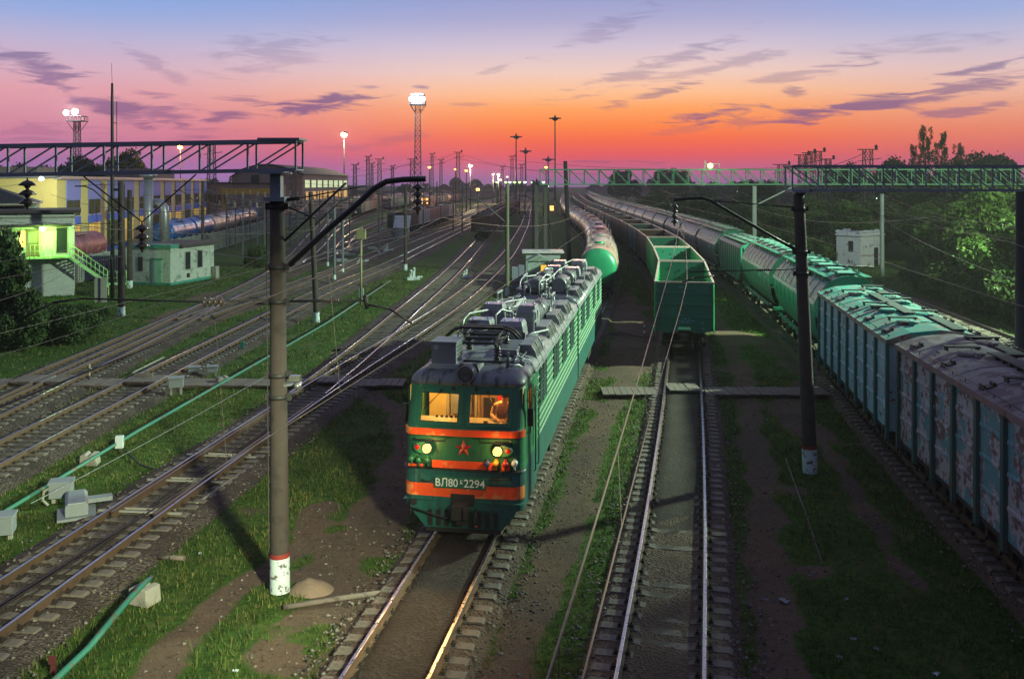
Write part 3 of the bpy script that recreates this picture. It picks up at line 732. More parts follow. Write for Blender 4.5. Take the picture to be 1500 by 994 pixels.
def loco_bogie(t, y):
    mb = MB()
    for side in (1,-1):
        mb.prism([(y-2.2,.75),(y+2.2,.75),(y+2.2,.55),(y+1.9,.38),(y+1.0,.40),(y+.5,.62),(y-.5,.62),(y-1.0,.40),(y-1.9,.38),(y-2.2,.55)], 'x', side*1.18-.06, side*1.18+.06, 0)
        for d in (-1.5,1.5):
            mb.cbox((side*1.25,y+d,.5),(.16,.42,.42),0)
            for q in (-.42,.42): mb.tube([(side*1.26,y+d+q,.35),(side*1.26,y+d+q,.8)],.07,8)
        mb.cbox((side*1.3,y,.62),(.12,.6,.3),0)
    b = mb.build('bogie', [M['running']], t)
    for d in (-1.5,1.5):
        m2 = MB(); m2.lathe([(.0,-.83),(.62,-.83),(.64,-.80),(.62,-.68),(.52,-.68),(.50,-.74),(.2,-.74),(.09,-.6),(.09,.6),(.2,.74),(.50,.74),(.52,.68),(.62,.68),(.64,.80),(.62,.83),(0,.83)], (0,y+d,.62), 'x', 24, caps=False)
        m2.build('wheelset', [M['running']], b)

def loco_section(front):
    L = 15.3
    if front:
        t = thing('locomotive', 'leading green locomotive section with lit cab, red star and orange stripes', 'locomotive', (0,0,0), 0, None)
    else:
        t = thing('locomotive', 'trailing green locomotive section coupled behind the one with the lit cab', 'locomotive', (0,0,0), 0, None)
    # ---- body shell
    mb = MB()
    if front:
        zs = [.76,1.02,1.42,1.78,1.785,1.95,2.3,2.55,2.7,2.84,2.90,3.69,3.76,3.84]
        rings = [outline(z, 2.6) for z in zs]; n = len(rings[0]); vs = [v for r in rings for v in r]
        mid = n//2
        for i in range(len(zs)-1):
            for k in range(n-1):
                a, b = vs[i*n+k], vs[i*n+k+1]
                is_win = zs[i] == 2.90 and abs(abs((a[0]+b[0])/2)-.65) < .05
                side_win = zs[i] == 2.90 and (k == 0 or k == n-2)
                if is_win: continue
                mat = 1 if zs[i] < 1.78 else (2 if (abs((a[0]+b[0])/2) < 1.5) else 0)
                if side_win:   # side window opening from y .95 to 1.75
                    sx = 1 if a[0] > 0 else -1; x_ = a[0]; z0, z1 = zs[i], zs[i+1]; ye = min(a[1], b[1])
                    for ya, yb in ((ye,.98),(1.72,2.6)): mb.add([(x_,ya,z0),(x_,yb,z0),(x_,yb,z1),(x_,ya,z1)],[(0,1,2,3)],0)
                    continue
                mb.add([vs[i*n+k],vs[i*n+k+1],vs[(i+1)*n+k+1],vs[(i+1)*n+k]],[(0,1,2,3)],mat, False)
        y_s = 2.6
    else: y_s = .25
    for side in (1,-1):
        w = side*HWB; w2 = side*(HWB-.02)
        mb.add([(w,y_s,.95),(w,L,.95),(w,L,1.84),(w,y_s,1.84)],[(0,1,2,3)],1)
        mb.add([(w,y_s,1.84),(w,L,1.84),(w2,L,1.845),(w2,y_s,1.845)],[(0,1,2,3)],1)
        mb.add([(w2,y_s,1.845),(w2,L,1.845),(w2,L,3.84),(w2,y_s,3.84)],[(0,1,2,3)],0)
        if front: mb.add([(w,y_s,.76),(w,y_s+.01,.76),(w,y_s+.01,.95),(w,y_s,.95)],[(0,1,2,3)],1)
    mb.add([(HWB,L,.95),(-HWB,L,.95),(-HWB,L,1.84),(HWB,L,1.84)],[(0,1,2,3)],1); mb.add([(HWB-.02,L,1.84),(-HWB+.02,L,1.84),(-HWB+.02,L,3.84),(HWB-.02,L,3.84)],[(0,1,2,3)],0)
    if not front: mb.add([(HWB,y_s,.95),(-HWB,y_s,.95),(-HWB,y_s,3.84),(HWB,y_s,3.84)],[(0,1,2,3)],1)
    mb.add([(HWB,0 if front else y_s,.96),(-HWB,0 if front else y_s,.96),(-HWB,L,.96),(HWB,L,.96)],[(0,1,2,3)],1)
    mb.build('body', [M['loco_green'], M['loco_teal'], M['loco_front']], t)
    # ---- pale horizontal ribs along the sides
    mb = MB()
    for side in (1,-1):
        x = side*(HWB-.01)
        for i in range(9):
            z = 1.92+.205*i
            if z < 2.66: mb.beam((x,(2.85 if front else .4),z),(x,L-.15,z),.026,.024)
            else:
                ys = [3.3,6.7,9.4,12.1] if front else [1.7,4.5,8.4,11.6]; a = 2.85 if front else .4
                for y in ys: mb.beam((x,a,z),(x,y-.05,z),.026,.024); a = y+1.56
                mb.beam((x,a,z),(x,L-.15,z),.026,.024)
    mb.build('side_rib', [M['loco_rib']], t)
    # ---- roof
    mb = MB(); prof = [(1.545,3.84),(1.565,3.86),(1.55,3.93),(1.49,4.04),(1.36,4.13),(1.15,4.19),(.6,4.215),(0,4.22)]
    full = prof + [(-x,z) for x,z in reversed(prof[:-1])]
    def roofsec(y, k=1.0, dz=0): return [(x*k, y, min(z, 3.84+(z-3.84)*1.0)+dz) for x, z in full]
    ys0 = 2.3 if front else .2
    mb.loft([roofsec(ys0), roofsec(L)], closed=False, caps=False, smooth=True, mat=1)
    if front:
        zs = [3.84,3.88,3.96,4.05,4.12,4.17,4.20,4.215]; rings = []
        for i, z in enumerate(zs):
            a = i/(len(zs)-1); ring = outline(3.83, 2.32, off=.02)
            ins = [0,-.02,.03,.14,.30,.52,.85,1.3][i]
            fyv = fy_at(3.83)
            q = []
            for (x, y, _) in ring:
                # side inset follows the roof profile
                wside = next((p[0]+(pp[0]-p[0])*((z-p[1])/max(pp[1]-p[1],1e-6)) for p, pp in zip(prof[:-1], prof[1:]) if p[1] <= z <= pp[1]), prof[-1][0])
                xs = x*(wside/1.565); yy = y + ins*max(0,1-max(0,(y-fyv)/1.9))
                q.append((xs, min(yy,2.32), z))
            rings.append(q)
        mb.loft(rings, closed=False, caps=False, smooth=True, mat=0)
        mb.add(rings[-1], [tuple(range(len(rings[-1])))], 0)
    mb.add([(p[0], L, p[2]) for p in roofsec(L)], [tuple(range(len(full)))], 1)
    if not front: mb.add(roofsec(ys0), [tuple(range(len(full)))], 1)
    rf = mb.build('roof', [M['loco_cap'], M['loco_roof'], M['roof_pale']], t)
    mb = MB(); 
    for side in (1,-1):
        for y in ([2.4,5.1,6.5,8.4,9.2,11.1,11.9,13.8,15.1] if front else [.3,1.5,3.4,4.3,6.3,8.2,10.1,11.4,13.3,15.1]):
            mb.tube([(side*1.555,y,3.9),(side*1.48,y,4.07),(side*1.34,y,4.16),(side*1.0,y,4.22)], .018, 5)
        mb.beam((side*1.575,ys0,3.855),(side*1.575,L,3.855),.03,.04)
    mb.beam((-.62,ys0+2,4.235),(-.62,L-.3,4.235),.03,.3); mb.beam((.95,ys0+2,4.235),(.95,L-.3,4.235),.28,.03)
    mb.build('roof_strip', [M['roof_pale']], rf)
    section_roof(t, L, front)
    for y in (3.9, 11.4): loco_bogie(t, y)
    mb = MB()
    for side in (1,-1):
        mb.box(side*1.2-.25,side*1.2+.25,6.6,8.6,.45,.96); mb.tube([(side*1.2,5.9,.7),(side*1.2,6.5,.7)],.2,10)
    mb.box(-.9,.9,6.4,8.9,.4,.96); mb.build('underframe_box', [M['running']], t)
    if not front:
        mb = MB(); mb.box(-1.2,1.2,-.05,.25,1.0,3.7); 
        for q in range(6): mb.box(-1.24,1.24,-.04+.05*q,-.02+.05*q,.98,3.74)
        mb.build('gangway_bellows', [M['black']], t)
        mb = MB(); mb.lathe([(.05,0),(.09,.02),(.09,.08),(0,.1)], (1.2,L,1.9), 'y', 10); mb.build('tail_lamp', [M['lamp_warm']], t)
        return t
    # ================= the cab front
    def band(name, z0, z1, off, mat, wrap, thick=.0):
        mb = MB(); a = outline(z0+.001, 0, off, wrap=wrap); b = outline(z1-.001, 0, off, wrap=wrap)
        ai = outline(z0+.001, 0, off-.03, wrap=wrap); bi = outline(z1-.001, 0, off-.03, wrap=wrap)
        secs = [[ai[i], a[i], b[i], bi[i]] for i in range(len(a))]
        mb.loft(secs); return mb.build(name, mat, t)
    band('orange_stripe', 1.06, 1.38, .006, M['loco_orange'], .02)
    mb = MB(); mb.box(-.80,.86,.012,.03,1.80,1.99); mb.box(1.02,1.22,.02,.04,1.80,1.97); mb.box(-1.44,-1.05,.05,.07,1.80,1.86)
    mb.build('orange_stripe', M['loco_orange'], t)
    band('belt_moulding', 2.62, 2.79, .035, M['loco_orange'], .05)
    band('front_ledge', 1.765, 1.80, .045, M['black'], .05)
    mb = MB(); # dark trim under belt, handrails and edges
    for sx in (-1,1): mb.tube([(sx*1.28,.06,2.53),(sx*1.28,.01,2.50),(sx*.45,-.03,2.50),(sx*.45,.06,2.53)], .016, 6)
    mb.tube([(.72,.03,1.60),(.72,-.03,1.58),(1.25,-.0,1.58),(1.25,.06,1.60)], .016, 6); mb.tube([(-1.05,.03,1.48),(-1.05,-.03,1.46),(-.8,-.03,1.46),(-.8,.03,1.48)], .016, 6)
    mb.build('handrail', M['black'], t)
    # windscreens
    for sx in (-1,1):
        z0, z1 = 2.90, 3.69; xa, xb = sorted((sx*.10, sx*1.20))
        xa -= .0; 
        def P(x, z, o=0): return (x, fy_at(z)+.05*(x/1.1)**2-o, z)
        mb = MB()
        for (x0, x1, za, zb) in ((xa-.05,xb+.05,z0-.05,z0+.045),(xa-.05,xb+.05,z1-.045,z1+.05),(xa-.05,xa+.045,z0,z1),(xb-.045,xb+.05,z0,z1)):
            mb.loft([[P(x0,za,-.03),P(x0,za,.03),P(x0,zb,.03),P(x0,zb,-.03)],[P(x1,za,-.03),P(x1,za,.03),P(x1,zb,.03),P(x1,zb,-.03)]])
        f = mb.build('windscreen', M['loco_front'], t, bevel=.008)
        mb = MB()
        for (x0, x1, za, zb) in ((xa+.04,xb-.04,z0+.04,z0+.06),(xa+.04,xb-.04,z1-.06,z1-.04),(xa+.04,xa+.06,z0+.06,z1-.06),(xb-.06,xb-.04,z0+.06,z1-.06)):
            mb.loft([[P(x0,za,.005),P(x0,za,.025),P(x0,zb,.025),P(x0,zb,.005)],[P(x1,za,.005),P(x1,za,.025),P(x1,zb,.025),P(x1,zb,.005)]])
        mb.build('rubber_seal', M['black'], f)
        mb = MB(); mb.add([P(xa+.04,z0+.04,.0),P(xb-.04,z0+.04,.0),P(xb-.04,z1-.04,.0),P(xa+.04,z1-.04,.0)],[(0,1,2,3)]); mb.build('pane', M['pane'], f)
        mb = MB(); xw = sx*.62 if sx < 0 else .60
        mb.tube([(xw-.0,fy_at(3.72)-.05,3.74),(xw+.02,fy_at(3.66)-.08,3.68)], .03, 6)
        if sx < 0: mb.tube([(xw,fy_at(3.7)-.06,3.70),(xw-.44,fy_at(3.35)-.05,3.24)], .012, 5)
        else: mb.tube([(xw,fy_at(3.7)-.06,3.70),(xw+.30,fy_at(3.2)-.05,3.16)], .012, 5)
        mb.build('wiper', M['black'], t)
        mb = MB(); mb.lathe([(.03,0),(.045,.02),(.03,.1),(0,.12)], (sx*.3,fy_at(3.74)-.02,3.72), n=8); mb.build('small_lamp', M['black'], t)
        # side window
        xs_ = sx*(HWB-.02); mb = MB()
        for (ya,yb,za,zb) in ((.93,1.77,2.86,2.92),(.93,1.77,3.62,3.68),(.93,.99,2.92,3.62),(1.71,1.77,2.92,3.62),(1.33,1.37,2.92,3.62)):
            mb.box(min(xs_-sx*.02,xs_+sx*.02),max(xs_-sx*.02,xs_+sx*.02),ya,yb,za,zb)
        f = mb.build('side_window', M['black'], t)
        mb = MB(); mb.add([(xs_,.99,2.92),(xs_,1.71,2.92),(xs_,1.71,3.62),(xs_,.99,3.62)],[(0,1,2,3)]); mb.build('pane', M['pane'], f)
        # mirror on a bracket
        mb = MB(); xm = sx*(HWB+.10); mb.box(xm-.075,xm+.075,.62,.72,2.80,3.26); mb.tube([(sx*(HWB-.05),.75,3.45),(xm,.68,3.42),(xm,.67,3.2)],.016,6); mb.tube([(sx*(HWB-.05),.72,2.6),(xm,.67,2.62),(xm,.67,2.9)],.016,6)
        mb.build('wing_mirror', M['black'], t, bevel=.02)
        # cab door and grab rails
        mb = MB(); xs2 = sx*(HWB-.02); mb.box(min(xs2,xs2+sx*.012),max(xs2,xs2+sx*.012),2.05,2.6,1.15,3.55,0)
        mb.box(min(xs2,xs2+sx*.02),max(xs2,xs2+sx*.02),2.12,2.53,2.8,3.45,1)
        d = mb.build('cab_door', [M['loco_green'], M['grille']], t)
        mb = MB()
        for y in (2.0,2.68): mb.tube([(xs2,y,3.3),(xs2+sx*.07,y,3.27),(xs2+sx*.07,y,1.25),(xs2,y,1.2)],.018,6)
        mb.build('grab_rail', M['black'], t)
    # star with raised facets
    mb = MB(); c = Vector((.02,.045,2.31)); ring = []
    for i in range(10):
        r_ = .235 if i % 2 == 0 else .095; a = PI/2+2*PI*i/10; ring.append((c.x+r_*math.cos(a), c.y+.012, c.z+r_*math.sin(a)))
    mb.add(ring+[(c.x,c.y-.045,c.z)], [(i,(i+1)%10,10) for i in range(10)]); mb.add([(x,y+.03,z) for x,y,z in ring]+ring, [(i,(i+1)%10,(i+1)%10+10,i+10) for i in range(10)])
    mb.build('red_star', M['star_red'], t)
    # lamp clusters
    for sx in (-1,1):
        mb = MB(); cx = sx*1.03
        prof = []
        for i in range(16):
            a = 2*PI*i/16; prof.append((.27*math.cos(a)*(1 if math.cos(a)*sx > 0 else .85), .155*math.sin(a)))
        mb.loft([[(cx+u,.10+.06*max(0,(abs(cx+u)-1.0)),2.30+v) for u,v in prof],[(cx+u*1.02,.02,2.30+v*1.02) for u,v in prof],[(cx+u*.94,-.01,2.30+v*.94) for u,v in prof]])
        h = mb.build('headlight', M['loco_front'], t)
        mb = MB(); mb.lathe([(.125,.03),(.13,-.05),(.115,-.06),(.105,-.04),(.105,.02)], (sx*.92,0,2.30), 'y', 20, caps=False); mb.build('bezel', M['rim'], h)
        mb = MB(); mb.lathe([(0,-.05),(.06,-.045),(.105,-.03),(.105,.0)], (sx*.92,0,2.30), 'y', 20); mb.build('lens', M['lamp_warm'], h)
        mb = MB(); mb.lathe([(0,-.045),(.05,-.04),(.085,-.02),(.085,.03)], (sx*1.19,.02,2.31), 'y', 16); mb.build('tail_lens', M['lamp_red_lens'], h)
    # jumper cable sockets under the lamps
    for x, m in ((-1.36,M['loco_front']),(-1.14,M['loco_front']),(-.90,M['loco_front']),(.66,CAP_BLUE),(.88,CAP_YEL),(1.12,CAP_RED),(1.34,CAP_WHITE)):
        mb = MB(); yb = .05 if abs(x) < 1.2 else .14
        mb.lathe([(0,-.16),(.06,-.155),(.075,-.13),(.075,.02),(.05,.06)], (x,yb,1.985), 'y', 12); mb.tube([(x,yb-.06,1.94),(x,yb-.08,1.84),(x,yb+.02,1.8)], .03, 6); mb.cbox((x,yb,2.06),(.06,.1,.03))
        mb.build('cable_socket', m, t)
    # number
    mb = MB(); mb.box(-.73,.63,-.035,.0,1.30,1.58); pl_ = mb.build('number_plate', M['loco_front'], t, bevel=.01)
    def text(body, size, loc, mat, parent, name='number', ext=.004, rot=(R(90),0,0), sx=1.0):
        cu = bpy.data.curves.new(name, 'FONT'); cu.body = body; cu.size = size; cu.extrude = ext; cu.align_x = 'CENTER'; cu.align_y = 'CENTER'
        return text_mesh(cu, name, loc, rot, sx, mat, parent)
    text('BЛ80', .285, (-.405,-.038,1.435), M['plate_white'], pl_, sx=.92); text('c', .16, (-.02,-.038,1.50), M['plate_white'], pl_); mb = MB(); mb.box(-.055,.015,-.04,-.036,1.425,1.44); mb.build('number', M['plate_white'], pl_); text('2294', .285, (.32,-.038,1.435), M['plate_white'], pl_, sx=.98)
    # skirt, pilot, coupler
    mb = MB()
    top = [(-1.40,.05),(1.40,.05),(1.40,.9),(-1.40,.9)]; bot = [(-.98,.12),(.98,.12),(.98,.9),(-.98,.9)]
    mb.loft([[(x,y,.78) for x,y in top],[(x*.93,y+.02,.60) for x,y in top],[(x,y,.20) for x,y in bot]])
    pi_ = mb.build('pilot', M['loco_teal'], t, bevel=.015)
    mb = MB()
    for x in (-.86,-.64,-.42,-.2,.2,.42,.64,.86): mb.loft([[(x-.055,.035,.70),(x+.055,.035,.70),(x+.055,.10,.70),(x-.055,.10,.70)],[(x-.055,.06,.30),(x+.055,.06,.30),(x+.055,.12,.30),(x-.055,.12,.30)]])
    mb.box(-.98,.98,.09,.14,.14,.24); mb.build('slot', M['black'], pi_)
    mb = MB()
    mb.box(-.30,.32,-.03,.05,.86,1.16); mb.loft([[(-.15,-.05,.62),(.17,-.05,.62),(.17,-.05,.98),(-.15,-.05,.98)],[(-.19,-.30,.60),(.2,-.30,.60),(.2,-.30,1.0),(-.19,-.30,1.0)],[(-.2,-.42,.62),(-.05,-.42,.62),(-.05,-.42,.98),(-.2,-.42,.98)]])
    mb.loft([[(.06,-.30,.64),(.24,-.30,.64),(.24,-.30,.96),(.06,-.30,.96)],[(.14,-.52,.68),(.24,-.50,.68),(.24,-.50,.92),(.14,-.52,.92)]]); mb.box(-.12,.14,-.25,0,.44,.62)
    mb.build('coupler', M['running'], t, bevel=.015)
    mb = MB(); mb.tube([(-1.33,-.06,.95),(-1.33,-.1,.72),(-1.33,-.1,.5)],.02,6); mb.tube([(-1.33,-.1,.78),(-.55,-.12,.60),(-.35,-.12,.56),(-.3,-.1,.8)],.02,6); mb.cbox((-1.25,-.05,.92),(.1,.08,.12))
    mb.build('uncoupling_rod', M['black'], t); mb = MB()
    mb.tube([(.38,-.03,.80),(.38,-.14,.72),(.40,-.16,.42),(.36,-.1,.36)],.028,6)
    mb.build('brake_hose', M['black'], t)
    mb = MB(); mb.lathe([(.03,0),(.035,-.05),(0,-.055)], (.40,-.16,.42), 'y', 8); mb.build('hose_cap', CAP_RED, t)
    # searchlight on the roof edge
    mb = MB(); mb.lathe([(.0,.62),(.20,.6),(.235,.3),(.235,0),(.215,-.02),(.195,0),(.19,.06)], (.0,.34,4.13), 'y', 24, caps=False)
    mb.loft([[(-.34,.75,4.02),(.34,.75,4.02),(.22,.75,4.34),(-.22,.75,4.34)],[(-.5,1.5,4.1),(.5,1.5,4.1),(.3,1.5,4.24),(-.3,1.5,4.24)]])
    s = mb.build('searchlight', M['loco_cap'], t)
    mb = MB(); mb.lathe([(0,.04),(.1,.03),(.19,0.0),(.19,.06)], (.0,.36,4.13), 'y', 20); mb.build('lens', M['lens'], s)
    # air conditioner, horns, aerial
    mb = MB(); mb.box(-1.05,-.38,.95,1.75,4.28,4.84,0); mb.box(-1.08,-.35,.92,1.78,4.82,4.87,0); mb.box(-1.10,-.3,.9,1.95,4.14,4.28,1); mb.box(-.98,-.86,.94,.95,4.66,4.78,1)
    for q in range(4): mb.box(-.379,-.372,1.1,1.65,4.38+.1*q,4.42+.1*q,2)
    mb.build('air_conditioner', [M['steel_grey'], M['roof_pale'], M['black']], t, bevel=.01)
    mb = MB(); mb.lathe([(.06,4.1),(.05,4.3),(.03,4.55),(.035,4.6),(0,4.6)], (.98,1.2,0), n=8); mb.tube([(.98,1.2,4.2),(1.2,1.5,4.2),(1.3,1.7,4.1)],.04,6); mb.build('aerial', M['roof_pale'], t)
    mb = MB(); mb.box(.75,1.35,1.75,2.15,4.14,4.22)
    for x in (.85,1.05,1.25): mb.tube([(x,1.75,4.25),(x+.03,2.15,4.25)],.035,6)
    mb.build('horn', M['shroud'], t)
    mb = MB()
    for q in range(5): mb.box(.45,1.0,2.6+.3*q,2.86+.3*q,4.24,4.40+.01*q)
    mb.build('resistor_box', M['shroud'], t, bevel=.01)
    mb = MB(); mb.tube([(-.95,1.5,4.22),(-.3,1.55,4.26),(.5,1.5,4.26),(1.1,1.9,4.2),(1.2,3.0,4.26),(1.0,4.2,4.26)],.03,6); mb.tube([(-1.2,2.0,4.2),(-1.2,2.2,4.5),(-1.15,5.0,4.55)],.03,6); mb.build('conduit', M['black'], t)
    pantograph(t, 2.0)
    # cab interior
    mb = MB(); mb.box(-1.48,1.48,2.40,2.50,1.9,3.8,0); mb.box(-1.48,1.48,.3,2.4,1.95,2.0,1); mb.box(-1.48,1.48,.75,2.4,3.79,3.82,0)
    mb.box(-1.5,-1.48,.45,.95,2.0,3.8,0); mb.box(1.48,1.5,.45,.95,2.0,3.8,0)
    mb.build('cab_interior', [M['cab_wall'], M['cab_brown']], t)
    mb = MB(); mb.loft([[(-1.35,.30,2.45),(1.35,.30,2.45),(1.35,.30,2.80),(-1.35,.30,2.80)],[(-1.35,.95,2.45),(1.35,.95,2.45),(1.35,.95,2.88),(-1.35,.95,2.88)]]); 
    for q in range(6): mb.box(-.92+.13*q,-.86+.13*q,.88,.94,2.88,2.92,1)
    mb.box(.45,.55,.5,.6,2.82,2.90,1); mb.build('console', [M['cab_pale'], M['black']], t)
    mb = MB(); mb.box(-.80,-.22,2.20,2.40,2.62,3.22,0); mb.box(-.95,-.86,2.22,2.40,2.55,3.3,1); mb.box(-.14,-.06,2.22,2.40,2.55,3.3,1); mb.build('equipment_cabinet', [M['steel_grey'], M['cab_pale']], t, bevel=.03)
    mb = MB(); mb.box(.02,.50,2.33,2.40,2.0,3.62,0); mb.box(.10,.42,2.31,2.33,2.5,3.1,1); mb.build('cab_inner_door', [M['cab_brown'], M['black']], t)
    mb = MB(); pts = []
    for i in range(15): pts.append((.52+.020*i, 2.24+.025*math.sin(i*1.9)))
    mb.loft([[(x,y,2.45) for x,y in pts],[(x,y,3.6) for x,y in pts]], closed=False, caps=False, smooth=True); mb.build('curtain', M['curtain'], t)
    mb = MB(); mb.box(.72,1.2,1.5,1.9,2.45,2.55); mb.box(.72,1.2,1.86,1.94,2.55,3.1); mb.tube([(.96,1.7,2.0),(.96,1.7,2.45)],.05,8); mb.build('driver_seat', M['black'], t, bevel=.03)
    return t
def skin_figure(name, joints, edges, radii, mat, parent=None, sub=2):
    me = bpy.data.meshes.new(name); me.from_pydata(joints, edges, []); o = bpy.data.objects.new(name, me); COL.objects.link(o)
    md = o.modifiers.new('skin', 'SKIN'); md.use_smooth_shade = True
    if not me.skin_vertices: 
        bpy.context.view_layer.objects.active = o; bpy.ops.mesh.customdata_skin_add()
    for i, r in enumerate(radii): me.skin_vertices[0].data[i].radius = (r, r) if not isinstance(r, tuple) else r
    me.skin_vertices[0].data[0].use_root = True
    o.modifiers.new('sub', 'SUBSURF').render_levels = sub; o.modifiers['sub'].levels = sub
    me.materials.append(mat)
    if parent is not None: o.parent = parent
    return o
def make_driver(loc, rz):
    """shirtless driver leaning over the desk; hips at the origin, facing -y and leaning to +x"""
    J = [(0,0,0),(.03,-.08,.16),(.07,-.18,.34),(.10,-.25,.46),(.13,-.30,.53),  # pelvis..neck
         (.16,-.345,.60),(.17,-.36,.69),                                        # head
         (-.10,-.24,.44),(-.16,-.34,.24),(-.02,-.56,.20),(.07,-.62,.20),        # right arm
         (.29,-.24,.44),(.36,-.34,.24),(.26,-.56,.20),(.17,-.64,.21),          # left arm
         (-.12,-.05,-.02),(-.14,-.42,.0),(-.14,-.46,-.40),(-.14,-.58,-.45),
         (.14,-.05,-.02),(.17,-.42,.0),(.17,-.46,-.40),(.17,-.58,-.45)]
    E = [(0,1),(1,2),(2,3),(3,4),(4,5),(5,6),(3,7),(7,8),(8,9),(9,10),(3,11),(11,12),(12,13),(13,14),(0,15),(15,16),(16,17),(17,18),(0,19),(19,20),(20,21),(21,22)]
    Rr = [(.16,.13),(.15,.12),(.17,.12),(.15,.11),.062,.085,.088, .065,.05,.038,.032, .065,.05,.038,.032, .095,.075,.055,.04,.095,.075,.055,.04]
    o = skin_figure('person', J, E, Rr, M['skin'])
    o.location = loc; o.rotation_euler = (0,0,rz)
    tag(o, 'shirtless driver bending over the desk behind the locomotive windscreen', 'person')
    o.scale = (1.15,1.15,1.15)
    # hair, trousers, face
    mb = MB(); c = Vector((.172,-.345,.70))
    mb.lathe([(.0,.098),(.05,.086),(.085,.045),(.097,0),(.092,-.03)], c, n=14); mb.build('hair', mk('dark_hair', (.03,.02,.015), .8), o)
    mb = MB()
    for dx in (-.035,.035): mb.lathe([(0,-.012),(.01,0),(0,.012)], (.165+dx,-.44,.67), n=6)
    mb.lathe([(0,-.03),(.018,-.02),(.012,.02),(0,.03)], (.165,-.452,.645), n=6); mb.build('face_features', mk('face_shade', (.3,.12,.08), .6), o)
    for sgn, hx in ((1,.07),(-1,.17)):
        for q in range(5):
            f = MB(); b = Vector((hx+(q-2)*.016, -.63, .205)); ln = (.05,.075,.08,.075,.06)[q]
            f.tube([b, b+Vector((0,-ln*.6,-.005)), b+Vector((0,-ln,-.03))], [.010,.009,.007], 6); f.build('finger', M['skin'], o)
    tr = mk('dark_trousers', (.03,.03,.04), .8)
    f = MB()
    for s_ in (-.13,.155): f.tube([(s_*.9,-.02,.0),(s_,-.42,.0),(s_,-.46,-.38)], [.115,.09,.07], 10)
    f.tube([(0,0,-.05),(.01,-.01,.10)], [.17,.165], 12); f.build('trousers', tr, o)
    return o
f0 = tpt('loco', 23.55); 
lA, rzA, D1 = seat('loco', 23.55, 15.3)
d_ = Vector((-math.sin(rzA), math.cos(rzA), 0)); oA = Vector((lA.x, lA.y, 0)) - d_*7.65
A = loco_section(True); A.location = oA; A.rotation_euler = (0,0,rzA)
lB, rzB, D2 = seat('loco', D1+.1, 15.3); dB = Vector((-math.sin(rzB), math.cos(rzB), 0))
B = loco_section(False); B.location = Vector((lB.x, lB.y, 0)) - dB*7.65; B.rotation_euler = (0,0,rzB)
LM = Matrix.Translation(oA) @ Matrix.Rotation(rzA, 4, 'Z')
drv = make_driver(LM @ Vector((.76,1.38,2.68)), rzA)
def lamp(name, kind, loc, energy, col, size=.06, target=None, angle=60, blend=.5):
    l = bpy.data.lights.new(name, kind); l.energy = energy; l.color = col
    if kind in ('POINT','SPOT'): l.shadow_soft_size = size
    if kind == 'SPOT': l.spot_size = R(angle); l.spot_blend = blend
    o = bpy.data.objects.new(name, l); COL.objects.link(o); o.location = loc
    if target is not None:
        o.rotation_euler = (Vector(target)-Vector(loc)).to_track_quat('-Z','Y').to_euler()
    return o
lamp('cab_lamp', 'POINT', LM @ Vector((-.9,1.3,3.62)), 72, (1.0,.58,.14), .06)
lamp('cab_lamp', 'POINT', LM @ Vector((.8,1.2,3.66)), 60, (1.0,.48,.10), .06)
for sx in (-1,1):
    lamp('headlight_beam', 'SPOT', LM @ Vector((sx*.92,-.12,2.30)), 420, (1.0,.55,.16), .06, LM @ Vector((sx*.9,-9,0.2)), 75, .8)
    lamp('headlight_spill', 'POINT', LM @ Vector((sx*.92,-.24,2.30)), 14, (1.0,.55,.12), .05)
